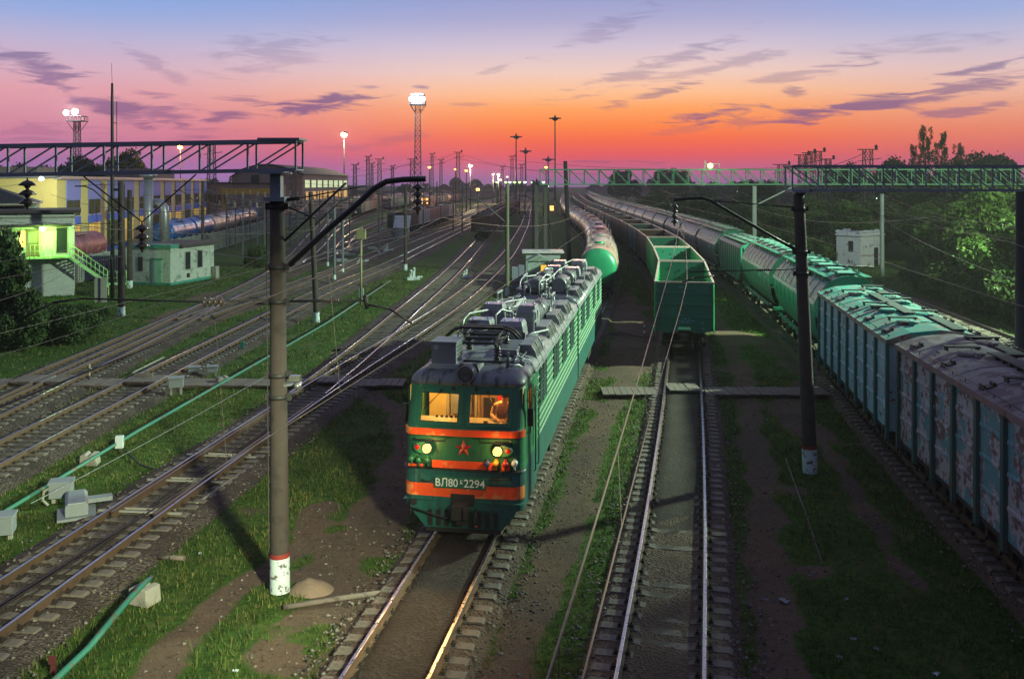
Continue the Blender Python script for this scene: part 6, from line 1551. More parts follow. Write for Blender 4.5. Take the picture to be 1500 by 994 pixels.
LL = [(629,245,300,'lamp_sodium',.55,'orange lamp right beside the floodlight tower foot'),(667,248,310,'lamp_sodium',.45,'small orange lamp left of the wired lattice mast'),(683,250,310,'lamp_sodium',.55,'orange lamp just right of the wired lattice mast'),(689,243,330,'lamp_pale',.75,'twin pale lamp above the orange one by the wired mast'),(722,255.5,420,'lamp_pale',.5,'leftmost lamp of the pale distant cluster'),(730,256,420,'lamp_pale',.7,'widest lamp of the pale distant cluster'),(743,259,430,'lamp_pale',.5,'right lamp of the pale distant cluster'),(733,263.5,400,'lamp_pale',.65,'lowest lamp of the pale distant cluster'),(700,278,240,'lamp_sodium',.5,'low yellow lamp behind the coal gondolas'),
      (800,245,330,'lamp_sodium',.6,'orange lamp at the left end of the green gantry'),(1040,243,91,'lamp_green',.0,''),(882,246+200,0,'',0,'')]
for px, py, D_, m, r, lab in LL[:10]: yard_lamp(lab, px, py, D_, m, r)
for i, (px, m) in enumerate(((728,'lamp_green'),(741,'lamp_green'),(747,'lamp_cool'),(754,'lamp_green'),(761,'lamp_green'),(769,'lamp_cool'),(780,'lamp_green'),(796,'lamp_cool'))):
    yard_lamp(f'greenish signal lamp, {ORD[i]} from the left in the level row on the horizon', px, 267, 300-6*i, m, .42, group='row of greenish lamps on the horizon')
yard_lamp('pale lamp low beside the leaning greenish pole', 802, 273, 200, 'lamp_cool', .28); yard_lamp('small cool lamp among the bushes near the ruined hut', 1286, 291, 130, 'lamp_white', .22); yard_lamp('small cool lamp over the bushes at the middle right', 1081, 281, 300, 'lamp_cool', .3)
# lamp on the green gantry
p = atd(1040, 243, 91.6); t = thing('gantry_lamp', 'yellow-green lamp fixed on top of the green gantry', 'lamp', (p.x,p.y,10.45)); mb = MB(); mb.beam((-.5,0,0),(-.5,0,.9),.07,.07); mb.beam((.9,0,0),(.9,0,.6),.07,.07); mb.beam((-.5,0,.55),(.9,0,.55),.06,.06); mb.build('bracket', M['truss'], t); mb = MB(); mb.lathe([(0,-.28),(.2,-.2),(.30,0),(.2,.2),(0,.28)], (0,-.1,p.z-10.45), n=14); mb.build('bulb', M['lamp_green'], t)
# unlit high mast lights
for px, yt, D_, lab in ((813,173,286,'tallest unlit high mast light right of the centre'),(756,200,400,'unlit high mast light left of the tallest one'),(770,221,560,'third smaller high mast light on the skyline'),(803,233,800,'smallest high mast light beside the tallest one')):
    p = atd(px, yt, D_); t = thing('high_mast_light', lab, 'mast light', (p.x,p.y,GZ), 0, 'unlit high mast lights'); H = p.z-GZ; th = D_*.0006
    mb = MB(); mb.tube([(0,0,0),(0,0,H)], [th*1.6,th*.9], 8); mb.build('column', M['mast_steel'], t)
    mb = MB(); k = D_/286; mb.lathe([(.3*k,H-.9*k),(1.1*k,H-.3*k),(1.15*k,H),(.4*k,H+.1*k),(.1*k,H+1.0*k)], (0,0,0), n=14)
    for a in range(6): c, s_ = math.cos(a*PI/3), math.sin(a*PI/3); mb.cbox((1.5*k*c,1.5*k*s_,H-.1*k),(.7*k,.7*k,.35*k))
    mb.build('lamp_ring', M['mast_steel'], t)
# radio mast
b = at(171,440,GZ); t = thing('radio_mast', 'tall thin black radio mast on twin legs before the yellow and blue building', 'radio mast', b); zt = CAMZ+146*b.y/FPX-GZ
mb = MB(); mb.tube([(-.35,0,0),(-.35,0,9.0),(-.37,0,zt-1.2),(-.37,0,zt)], [.17,.16,.11,.09], 8); mb.build('pole', M['black'], t)
mb = MB(); mb.tube([(.55,0,0),(.5,0,9.3)], [.16,.14], 8); mb.beam((-.35,0,8.9),(.5,0,8.9),.2,.2); mb.beam((-.35,0,4.5),(.5,0,4.5),.12,.12); mb.build('twin_leg', M['black'], t)
mb = MB(); mb.tube([(-.1,0,zt-6.5),(.0,0,zt-6.5),(.0,0,zt-1.5)],.03,5); mb.tube([(-.37,0,zt-3.2),(.0,0,zt-3.2)],.03,5); mb.tube([(-.37,0,zt-4.9),(.0,0,zt-4.9)],.03,5); mb.tube([(-.37,0,zt),(-.42,0,zt+1.6)],.015,5); mb.build('aerial', M['black'], t)
# substation: crowd of posts with insulators in front of the warehouse
subs = thing('substation_post', 'grey substation post with crossarms, leftmost between fence and warehouse', 'substation post', (0,0,0), 0, 'substation posts before the warehouse')
mb = MB(); mb.beam((0,0,0),(0,0,7.6),.20,.20); mb.build('post', M['pole_slim'], subs)
mb = MB(); mb.beam((-1.1,0,6.2),(1.1,0,6.2),.14,.14); mb.beam((-.9,0,4.6),(.9,0,4.6),.12,.12); mb.build('crossarm', M['pole_dark'], subs)
for x in (-1.0,1.0,0): mb = MB(); insul_mb(mb, x, 0, 6.27 if x else 7.6, .7, .14, 4); mb.build('insulator', [M['insul_pale']], subs)
rs = random.Random(5); first = True
spots = [(332,130),(345,138),(356,120),(366,145),(377,128),(388,118),(396,150),(425,140),(436,125),(447,150),(455,135),(468,160),(480,142),(490,128),(500,170),(512,150)]
for i, (px, D_) in enumerate(spots):
    p = Vector(((px-750)*D_/FPX, D_, GZ)); lab = f'grey substation post with insulators, {ORD[i]} from the left before the warehouse'
    if i == 0: subs.location = p
    else: dup(subs, p, rs.uniform(-.5,.5), lab)
subs['label'] = 'grey substation post with insulators, first from the left before the warehouse'
# signal post and yard posts
b = at(529,446,GZ); t = thing('signal_post', 'slim yellow post topped by a pale box in the middle of the left tracks', 'signal post', b); H = CAMZ+(HY-350)*b.y/FPX-GZ
mb = MB(); mb.tube([(0,0,0),(0,0,H)],.085,10); mb.build('post', M['yellow_post'], t); mb = MB(); mb.box(-.36,.36,-.2,.2,H,H+.75); mb.box(-.1,.1,-.1,.1,H+.75,H+.95); mb.build('signal_box', M['yellow_post'], t, bevel=.02); mb = MB(); mb.cbox((.0,.1,.9),(.35,.3,.7)); mb.build('relay_case', M['pole_blue'], t)
for (bx, by, ty, lab) in ((502,400,320,'slim blue-grey post by the bending tracks'),(560,335,268,'blue-grey post right of the dark green goods train'),(577,352,268,'blue-grey post before the curving loop tracks'),(555,372,272,'blue-grey post left of the yellow-headed signal post'),(620,345,270,'thin post in front of the row of gondolas'),(677,345,268,'thin post between gondola row and coal gondolas'),(664,342,272,'thinner post just left of the one before the coal gondolas'),(700,325,262,'slender dark post behind the coal gondolas'),(640,330,266,'slender post behind the row of gondolas'),(490,410,300,'post with white foot among the bending tracks'),(480,390,305,'post behind the grey pole near the fence')):
    b = at(bx, by, GZ); cpole(lab, b, atd(bx, ty, b.y), .14, .11, 'pole_slim', .5, group='slim posts in the yard')
# ------------------------------------------------------------------ buildings
def brick(name, c1, c2, mortar, patch=None, amt=.3, sc_=1.0):
    m = bpy.data.materials.new(name); m.use_nodes = True; nt = m.node_tree; N = nt.nodes; L = nt.links; bs = N['Principled BSDF']; bs.inputs['Roughness'].default_value = .85
    tc = N.new('ShaderNodeTexCoord'); ge = N.new('ShaderNodeNewGeometry'); sp = N.new('ShaderNodeSeparateXYZ'); L.new(tc.outputs['Object'], sp.inputs[0])
    sn = N.new('ShaderNodeSeparateXYZ'); L.new(tc.outputs['Normal'], sn.inputs[0])
    ab = N.new('ShaderNodeMath'); ab.operation = 'ABSOLUTE'; L.new(sn.outputs[0], ab.inputs[0])
    gt = N.new('ShaderNodeMath'); gt.operation = 'GREATER_THAN'; gt.inputs[1].default_value = .6; L.new(ab.outputs[0], gt.inputs[0])
    mx = N.new('ShaderNodeMix'); mx.data_type = 'FLOAT'; L.new(gt.outputs[0], mx.inputs[0]); L.new(sp.outputs[0], mx.inputs[2]); L.new(sp.outputs[1], mx.inputs[3])
    cb = N.new('ShaderNodeCombineXYZ'); L.new(mx.outputs[0], cb.inputs[0]); L.new(sp.outputs[2], cb.inputs[1])
    br = N.new('ShaderNodeTexBrick'); L.new(cb.outputs[0], br.inputs['Vector']); br.inputs['Scale'].default_value = sc_; br.inputs['Brick Width'].default_value = .27; br.inputs['Row Height'].default_value = .085; br.inputs['Mortar Size'].default_value = .012
    br.inputs['Color1'].default_value = (*c1,1); br.inputs['Color2'].default_value = (*c2,1); br.inputs['Mortar'].default_value = (*mortar,1)
    c = br.outputs['Color']
    if patch:
        n = N.new('ShaderNodeTexNoise'); n.inputs['Scale'].default_value = 1.1; n.inputs['Detail'].default_value = 8; n.inputs['Roughness'].default_value = .7; L.new(tc.outputs['Object'], n.inputs[0])
        mr = N.new('ShaderNodeMapRange'); mr.inputs[1].default_value = .66-.3*amt; mr.inputs[2].default_value = .72-.3*amt; L.new(n.outputs[0], mr.inputs[0])
        x = N.new('ShaderNodeMix'); x.data_type = 'RGBA'; L.new(mr.outputs[0], x.inputs[0]); L.new(c, x.inputs[6]); x.inputs[7].default_value = (*patch,1); c = x.outputs[2]
    L.new(c, bs.inputs['Base Color'])
    b = N.new('ShaderNodeBump'); b.inputs['Strength'].default_value = .6; b.inputs['Distance'].default_value = .02; L.new(br.outputs['Fac'], b.inputs['Height']); b.invert = True; L.new(b.outputs[0], bs.inputs['Normal'])
    return m
M['brick_white'] = brick('white_painted_brick', (.62,.64,.62), (.48,.51,.50), (.24,.25,.24), (.30,.29,.28), .25)
M['brick_shed'] = brick('shed_white_brick', (.50,.56,.52), (.38,.43,.40), (.18,.19,.18), (.15,.20,.18), .35)
M['brick_ruin'] = brick('ruin_white_brick', (.60,.64,.78), (.50,.53,.66), (.3,.3,.36), (.10,.085,.085), .3)
M['roof_slate'] = mk('slate_roof', (.030,.034,.038), .85, var=.2, scale=2, stretch=(1,1,6), spec=.2); M['bitumen'] = mk('bitumen_roof', (.045,.035,.04), .9, var=.25, col2=(.12,.09,.09), amt=.3)
M['teal_paint'] = mk('teal_door_paint', (.20,.36,.33), .6, var=.1, col2=(.3,.4,.38), amt=.3); M['trim_teal'] = mk('teal_trim', (.03,.20,.16), .6); M['dark_glass'] = mk('dark_window', (.02,.025,.03), .12)
M['wall_yellow'] = mk('yellow_facade', (.85,.68,.24), .8, var=.08, col2=(.66,.54,.22), amt=.25); M['wall_blue'] = mk('blue_panel', (.08,.17,.75), .7, var=.1, col2=(.14,.2,.6), amt=.3); M['wall_lilac'] = mk('faded_blue_panel', (.26,.28,.74), .7, var=.08)
M['win_olive'] = mk('olive_blind', (.11,.09,.025), .9, var=.2, spec=.1); M['win_glow'] = emit('lit_hall_window', (1.0,.60,.10), .22); M['roof_pale2'] = mk('pale_metal_roof', (.30,.29,.31), .5, .3, var=.15)
M['wall_teal'] = mk('teal_wall', (.05,.20,.26), .7); M['plaster'] = mk('dusky_plaster', (.22,.165,.15), .85, var=.15, col2=(.14,.11,.11), amt=.35); M['plaster_lit'] = mk('beige_panels', (.30,.25,.19), .85, var=.12, col2=(.2,.17,.14), amt=.3)
M['fence_conc'] = mk('concrete_fence', (.25,.28,.27), .9, var=.2, scale=1.2, col2=(.12,.13,.13), amt=.4, stretch=(1,1,.4), bump=.15)
M['stair_lit_green'] = mk('stair_lamplit_green', (.30,.52,.24), .6, var=.1); M['duct'] = mk('galvanised_duct', (.30,.31,.34), .4, .6, var=.15); M['crane_yellow'] = mk('crane_yellow', (.42,.25,.03), .6)  # stair green is the lamp's light put into the base colour
def win(name, p, x0, x1, z0, z1, y=0.0, glass_='dark_glass', frame='cab_pale', mull=1, t=.06, axis='y', d=-1):
    """window on a wall: frame ring, pane and mullions; axis is the wall's normal, d its outward sign"""
    def B(mb, a0, a1, b0, b1, o0, o1): 
        o0, o1 = sorted((y+d*o0, y+d*o1))
        mb.box(a0,a1,o0,o1,b0,b1) if axis == 'y' else mb.box(o0,o1,a0,a1,b0,b1)
    mb = MB(); B(mb,x0-t,x1+t,z0-t,z0,.0,.06); B(mb,x0-t,x1+t,z1,z1+t,.0,.06); B(mb,x0-t,x0,z0,z1,.0,.06); B(mb,x1,x1+t,z0,z1,.0,.06)
    for i in range(1, mull+1): xm = x0+(x1-x0)*i/(mull+1); B(mb,xm-.025,xm+.025,z0,z1,.03,.055)
    f = mb.build(name, M[frame], p)
    mb = MB(); B(mb,x0,x1,z0,z1,.004,.025); mb.build('pane', M[glass_], f); return f
# --- signal box with outside stair
sb = thing('signal_box', 'white brick signal box with grey hipped roof and green-lit outside stair', 'signal box', (-36.8,77.5,GZ), R(25)); G0 = -GZ
mb = MB(); mb.box(-24,0,0,7.5,0,6.95); mb.box(-24,-3.2,7.5,16,0,7.6); mb.build('wall', M['brick_white'], sb)
mb = MB(); mb.box(-24.3,.5,-.55,7.6,6.96,7.2); mb.build('flat_roof', M['bitumen'], sb)
mb = MB(); ex, ey0, ey1, ze_ = -3.0, 4.8, 16.6, 7.65
mb.add([(-25,ey0,ze_),(ex,ey0,ze_),(ex,ey1,ze_),(-25,ey1,ze_),(-25,10.7,9.75),(-8.3,10.7,9.75)],[(0,1,5,4),(1,2,5),(2,3,4,5),(0,3,2,1),(0,4,3)]); mb.build('hip_roof', M['roof_slate'], sb)
mb = MB(); mb.box(-25,ex+.05,ey0-.08,ey0,ze_-.16,ze_+.02); mb.box(ex,ex+.08,ey0,ey1,ze_-.16,ze_+.02); mb.build('eave_gutter', M['cab_pale'], sb)
mb = MB(); mb.box(-24.2,.06,-.02,7.52,6.5,6.62); mb.build('cornice', M['concrete_pale'], sb)
mb = MB(); mb.box(-5.9,-.2,-1.6,-.02,5.86,6.02); mb.build('canopy', M['bitumen'], sb)
win('window', sb, -7.0,-5.9,4.2,5.7); win('window', sb, -1.35,-.55,3.6,5.7, mull=0); win('window', sb, -11.5,-9.8,4.2,5.7)
mb = MB(); mb.box(-3.6,-2.65,-.05,0,3.36,5.6,0); mb.box(-3.45,-2.8,-.06,-.05,4.5,5.4,1); d = mb.build('door', [M['cab_brown'], M['cab_pale']], sb); mb = MB(); mb.box(-2.78,-2.72,-.1,-.05,4.3,4.45); mb.build('handle', M['black'], d)
mb = MB(); mb.box(-4.1,-3.68,-.05,0,4.2,5.5); mb.build('door_sidelight', M['win_lit'], sb)
mb = MB(); mb.box(-4.2,-.3,-1.45,0,3.24,3.36); mb.build('landing', M['stair_lit_green'], sb)
mb = MB(); q = .028
def rail_(mb, pts, n, zr=1.05, r=.022):
    for a, b in zip(pts[:-1], pts[1:]):
        a = Vector(a); b = Vector(b); up = Vector((0,0,zr)); mb.tube([a+up,b+up],r,5); mb.tube([a+up*.5,b+up*.5],r*.8,5)
        for i in range(n+1): p = a.lerp(b,i/n); mb.tube([p,p+up],r*.8,5)
rail_(mb, [(-4.2,0,3.36),(-4.2,-1.45,3.36),(-1.6,-1.45,3.36)], 8); mb.build('landing_railing', M['stair_lit_green'], sb)
st = MB(); sa = Vector((-.35,-.75,3.3)); se = Vector((2.55,-.75,.95))
for dy in (-.5,.5): st.beam(sa+Vector((0,dy,0)), se+Vector((0,dy,0)), .06, .22)
for i in range(12): p = sa.lerp(se,(i+.5)/12); st.box(p.x-.14,p.x+.14,p.y-.5,p.y+.5,p.z-.02,p.z+.02)
st.box(2.4,4.0,-1.35,-.15,.86,.94); st.beam((3.8,-1.2,.0),(3.8,-1.2,.9),.08,.08); st.beam((2.6,-1.2,0),(2.6,-1.2,.9),.08,.08); st.beam((2.5,-1.4,.9),(1.7,-2.5,.1),.06,.2)
for i in range(4): st.box(1.7+.2*i,2.0+.2*i,-2.5+.28*i,-1.5+.1*i,.12+.2*i,.16+.2*i)
stair = st.build('stair', M['stair_lit_green'], sb)
mb = MB()
for dy in (-.5,.5): rail_(mb, [sa+Vector((0,dy,.05)), se+Vector((0,dy,.05))], 9)
rail_(mb, [(2.5,-1.35,.94),(4.0,-1.35,.94)], 4); rail_(mb, [(4.0,-1.35,.94),(4.0,-.15,.94)], 3); mb.build('stair_railing', M['stair_lit_green'], stair)
SBM = Matrix.Translation((-36.8,77.5,GZ)) @ Matrix.Rotation(R(25),4,'Z'); p60 = SBM @ Vector((-2.35,-1.0,5.72)); t = thing('wall_lamp', 'blazing green-white lamp under the signal box canopy', 'lamp', p60); mb = MB(); mb.tube([(0,0,.1),(0,0,.42)],.03,6); mb.lathe([(.18,.12),(.2,.05),(.16,.1)],(0,0,0),n=12,caps=False); mb.build('bracket', M['black'], t); mb = MB(); mb.lathe([(0,-.26),(.16,-.2),(.27,-.02),(.2,.12),(0,.16)],(0,0,0),n=16); mb.build('bulb', emit('green_lamp_bulb', (.70,1.0,.30), 4), t)
# --- little fence of slabs by the stair
for i, (px, lab) in enumerate(((143,'upright pale concrete slab at the stair foot'),(152,'upright concrete slab left of the pole foot by the stair'))):
    b = at(px,443,GZ); mb = MB(); mb.prism([(-.22,0),(.22,0),(.22,1.9),(.14,2.0),(-.14,2.0),(-.22,1.9)],'y',-.09,.09); o = mb.build('concrete_slab', M['concrete_pale'], None, b, .3); tag(o, lab, 'slab')
# --- low white brick shed
sh = thing('shed', 'low white brick shed with flat dark roof and pale teal door', 'shed', (-31.4,84.7,GZ), R(-14))
mb = MB(); mb.box(-4.3,0,0,7.2,.25,3.4); mb.build('wall', M['brick_shed'], sh); mb = MB(); mb.box(-4.36,.06,-.06,7.26,0,.26); mb.build('plinth', M['trim_teal'], sh)
mb = MB(); mb.box(-4.4,.1,-.1,1.4,3.4,3.75); mb.build('parapet', M['trim_teal'], sh); mb = MB(); mb.box(-4.6,.5,1.2,7.7,3.42,3.72); mb.build('roof', M['bitumen'], sh)
mb = MB(); mb.box(-1.85,-.85,-.06,0,.26,2.35,0); mb.box(-1.95,-.75,-.10,0,2.35,2.5,1)
for i in range(3):
    for j in range(2): mb.box(-1.77+.46*j,-1.38+.46*j,-.075,-.06,.4+.64*i,.95+.64*i,0)
d = mb.build('door', [M['teal_paint'], M['trim_teal']], sh); mb = MB(); mb.box(-1.0,-.92,-.12,-.06,1.2,1.3); mb.build('handle', M['black'], d)
for a in (2.3,4.3): win('window', sh, a, a+.8, 1.3, 2.9, y=0, axis='x', d=1, mull=0, frame='concrete_pale')
mb = MB(); mb.box(-3.4,-2.9,-.05,0,1.3,2.6); mb.build('shutter', M['black'], sh); mb = MB(); mb.box(0,.06,2.6,3.0,.5,.9); mb.build('vent', M['black'], sh)
mb = MB(); mb.cbox((.35,6.9,.6),(.5,.6,1.2)); mb.build('meter_box', M['concrete_pale'], sh)
# --- concrete panel fence
fp = [(-40.9,86.7),(-41.6,110),(-42,132),(-44,154),(-46,175),(-50,210),(-53,240)]; fe = thing('concrete_fence', 'long weathered concrete panel fence in front of the tank wagons', 'fence', (-40.9,86.7,GZ))
o = Vector((-40.9,86.7,0)); mb = MB(); mp = MB()
for a, b in zip(fp[:-1], fp[1:]):
    a = Vector((*a,0))-o; b = Vector((*b,0))-o; n = int((b-a).length/2.6); 
    for i in range(n):
        p = a.lerp(b,i/n); q2 = a.lerp(b,(i+1)/n); mb.beam(p+Vector((0,0,1.25)), q2+Vector((0,0,1.25)), .1, 2.45); d = (q2-p).normalized(); s_ = Vector((d.y,-d.x,0))
        for k in range(6): c = p.lerp(q2,(k+.5)/6)+s_*.075; mb.beam(c+Vector((0,0,.2)), c+Vector((0,0,2.35)), .18, .06, up=tuple(d))
        mp.beam(p, p+Vector((0,0,2.65)), .22, .22)
mb.build('panel', M['fence_conc'], fe, fixn=False); tag(mp.build('post', M['concrete_pale'], fe, fixn=False))
# --- yellow and blue hall
P0 = Vector((-50.15,101.8,GZ)); P1 = Vector((-62.2,188,GZ)); dv = P1-P0; LEN = dv.length; rz = math.atan2(dv.y, dv.x)
hall = thing('depot_hall', 'long depot hall with yellow piers and blue panels', 'building', P0, rz); HT = 9.95
mb = MB(); mb.box(0,LEN,.12,16,0,HT); mb.build('wall', M['wall_yellow'], hall)
mb = MB(); mb.box(-.3,LEN+.4,-.5,16.4,HT,HT+.25); mb.box(-.2,LEN+.3,-.4,.4,HT-.12,HT); mb.build('roof', M['roof_pale2'], hall)
nb = 11
for i in range(nb):
    x0 = LEN*i/nb+.1; bw = LEN/nb; xa, xb = x0+bw*.36, x0+bw*.98
    for z0_, z1_, m_, xx in ((7.5,HT-.13,'wall_lilac' if i < 8 else 'wall_blue',xb),(4.6,5.5,'wall_blue',xb),(0,1.2,'wall_blue',xa+(xb-xa)*(.5 if i % 2 else 1))): mb = MB(); mb.box(xa,xx,0,.12,z0_,z1_); mb.build('blue_panel', M[m_], hall)
    win('window', hall, xa+.15, xb-.15, 5.65, 7.4, y=.1, glass_='win_olive', frame='wall_blue', mull=1)
    win('window', hall, xa+.15, xb-.15, 1.35, 4.5, y=.1, glass_='win_glow' if i % 3 != 2 else 'win_olive', frame='cab_pale', mull=3)
mb = MB(); mb.box(8,14,5,10,HT+.25,HT+1.4); mb.box(60,76,4,12,HT+.25,HT+2.0); mb.build('roof_house', M['plaster'], hall)
t = thing('ventilation_duct', 'tall grey ventilation duct with a mushroom cap before the hall', 'duct', (-44.6,113,GZ)); zt = 9.9; mb = MB(); mb.tube([(0,0,0),(0,0,zt)],.55,16); 
for z in (2,4,6,8): mb.lathe([(.55,z),(.6,z+.02),(.6,z+.1),(.55,z+.12)],(0,0,0),n=16,caps=False)
mb.build('pipe', M['duct'], t); mb = MB(); mb.lathe([(.4,zt),(1.0,zt+.35),(1.05,zt+.5),(.5,zt+.8),(0,zt+.85)],(0,0,0),n=16); mb.build('cap', M['duct'], t)
t = thing('ventilation_duct', 'grey ventilation duct bent into the hall wall beside the capped one', 'duct', (-43.0,114,GZ)); mb = MB(); mb.tube([(0,0,0),(0,0,5.6),(-.1,.0,6.4),(-.6,.1,6.95),(-1.3,.2,7.0),(-1.6,.25,6.7)],[.6]*6,16); mb.build('pipe', M['duct'], t)
t = thing('annex', 'teal building with a yellow roof edge behind the signal box roof', 'building', (-80,135,GZ)); mb = MB(); mb.box(-14,10,0,12,0,10.6); mb.build('wall', M['wall_teal'], t); mb = MB(); mb.box(-14.2,10.2,-.2,12.2,10.6,10.95); mb.build('roof_edge', M['wall_yellow'], t); win('window', t, 2,4,6.5,8.5)
# --- warehouse
wa = thing('warehouse', 'long warehouse with a curved gable and glowing side windows', 'building', (-62.5,235,GZ)); pr = [(-9,0),(-9,11.0),(-6,13.0),(-2.5,14.0),(1,14.1),(4,13.5),(9,11.6),(9,0)]
mb = MB(); mb.prism(pr,'y',0,66); mb.build('wall', M['plaster'], wa); mb = MB(); rp = [(-9.4,11.0),(-6.1,13.15),(-2.5,14.2),(1,14.3),(4.1,13.7),(9.5,11.75)]; mb.loft([[(x,-.5,z) for x,z in rp],[(x,66.5,z) for x,z in rp]],closed=False,caps=False); mb.loft([[(x,-.5,z-.02) for x,z in rp],[(x,-.5,z-.5) for x,z in rp]],closed=False,caps=False); mb.build('roof', M['bitumen'], wa)
M['win_hall_green'] = emit('hall_windows_green_white', (.75,1.0,.55), .45); M['win_hall_amber'] = emit('hall_windows_amber', (1.0,.55,.12), .35)
for i in range(8):
    y0 = 3+7.8*i
    win('window', wa, y0, y0+5.6, 8.2, 10.2, y=9, axis='x', d=1, glass_='win_hall_green', mull=3, frame='plaster_lit'); win('window', wa, y0, y0+5.6, 5.0, 7.2, y=9, axis='x', d=1, glass_='win_hall_amber', mull=3, frame='plaster_lit')
mb = MB(); mb.box(-4,-2,-.1,0,9.5,11.5); mb.build('gable_vent', M['black'], wa)
t = thing('annex', 'dusky flat-roofed annex between hall and warehouse', 'building', (-78,200,GZ)); mb = MB(); mb.box(-4,26,0,12,0,9.2); mb.build('wall', M['plaster'], t); mb = MB(); mb.box(-4.3,26.3,-.3,12.3,9.2,9.5); mb.build('roof', M['bitumen'], t); win('window', t, 4,7,5,7, mull=2); win('window', t, 12,15,5,7, mull=2)
t = thing('gantry_crane', 'yellow gantry crane beam behind the substation posts', 'crane', (-53,168,GZ)); mb = MB(); mb.box(0,11,0,.8,7.4,8.4); mb.build('beam', M['crane_yellow'], t)
for x in (.5,10.5): 
    for dx in (-.5,.5): mb = MB(); mb.beam((x+dx,.4,0),(x,.4,7.4),.35,.35); mb.build('leg', M['crane_yellow'], t)
# --- small huts
t = thing('hut', 'small grey hut with a steep pale lean-to roof beside the black gondola', 'hut', atd(590,340,147).xy.to_3d()+Vector((0,0,GZ))); mb = MB(); mb.box(-1.3,.8,0,2,0,2.4,0); mb.prism([(0,2.4),(2,2.4),(2,3.9)],'x',-1.3,.8); mb.build('wall', M['box_grey'], t); mb = MB(); mb.loft([[(-1.5,-.25,2.30),(1.1,-.25,2.30)],[(-1.5,2.2,4.2),(1.1,2.2,4.2)]],closed=False,caps=False); mb.loft([[(-1.5,-.25,2.22),(1.1,-.25,2.22)],[(-1.5,2.2,4.12),(1.1,2.2,4.12)]],closed=False,caps=False); mb.build('roof', M['roof_pale'], t); mb = MB(); mb.box(-1.32,.82,-.02,0,.35,.5); mb.build('stripe', M['red_band'], t)
t = thing('relay_hut', 'grey-green hut with a little gable and glowing yellow doorway behind the locomotive', 'hut', (2.35,82,GZ)); mb = MB(); mb.box(-.95,.95,0,1.8,0,2.55); mb.build('wall', mk('hut_grey_green', (.16,.22,.22), .7, var=.2, col2=(.10,.11,.13), amt=.4), t)
mb = MB(); mb.prism([(-1.1,2.5),(1.1,2.5),(0,3.05)],'y',-.15,1.9); mb.build('roof', mk('hut_roof', (.13,.17,.15), .7), t); mb = MB(); mb.box(.22,.72,-.03,0,.9,2.15); mb.build('lit_doorway', emit('lit_doorway_yellow', (1.0,.55,.06), .9), t); mb = MB(); mb.box(.70,.78,-.5,-.03,.9,2.15); mb.build('door', M['crane_yellow'], t)
t = thing('relay_hut', 'low flat-roofed grey cabin right behind the gabled hut', 'hut', (2.9,86,GZ)); mb = MB(); mb.box(-1.6,1.6,0,2.6,0,2.9); mb.build('wall', M['box_grey'], t); mb = MB(); mb.box(-1.95,1.95,-.3,2.9,2.9,3.05); mb.build('roof', M['roof_pale'], t)
t = thing('relay_cabinet', 'blue-grey cabinet with a red stripe left of the gabled hut', 'cabinet', (.55,81.5,GZ)); mb = MB(); mb.box(-.55,.0,0,.6,.25,2.0); mb.box(.05,.55,.05,.6,.25,2.15); mb.box(-.6,.6,-.05,.65,0,.25); mb.build('body', mk('cabinet_blue_grey', (.13,.15,.21), .5), t); mb = MB(); mb.box(-.56,.56,-.02,-.001,.55,.68); mb.build('stripe', M['red_band'], t)
t = thing('house', 'tiny pale house with one lit window at the vanishing tracks', 'house', (12.0,272,GZ)); mb = MB(); mb.box(-1.6,1.6,0,5,0,3.4); mb.prism([(-1.6,3.4),(1.6,3.4),(0,4.9)],'y',0,5); mb.build('wall', M['concrete_pale'], t); mb = MB()
for s in (-1,1): mb.loft([[(s*1.9,-.3,3.2),(s*1.9,5.3,3.2)],[(0,-.3,5.05),(0,5.3,5.05)]],closed=False,caps=False)
mb.build('roof', M['bitumen'], t); win('window', t, -.9,.3,1.3,2.7, glass_='win_lit_pale' if 'win_lit_pale' in M else 'win_lit', mull=1)
# --- ruined white hut on the right
rh = thing('ruined_hut', 'ruined white-painted brick hut at the edge of the wood', 'hut', (38.4,101.5,GZ), R(38))
mb = MB(); mb.box(0,4.6,0,3.0,0,4.0); mb.build('wall', M['brick_ruin'], rh); mb = MB(); rr = random.Random(8)
for i in range(26):
    a = rr.uniform(-.1,4.6); mb.cbox((a, rr.choice([-.02,.05,2.95]), 4.0+rr.uniform(-.02,.14)), (rr.uniform(.25,.7),.22,rr.uniform(.08,.3)))
mb.box(-.12,4.72,-.12,3.12,3.55,3.72); mb.build('cornice', M['brick_ruin'], rh)
mb = MB(); mb.box(-.01,0,.9,1.5,1.8,3.0); mb.box(2.7,3.5,-.03,0,0,2.2); mb.build('opening', M['black'], rh); mb = MB(); mb.box(-.012,4.6,-.014,0,1.35,1.42); mb.build('red_line', M['red_band'], rh)
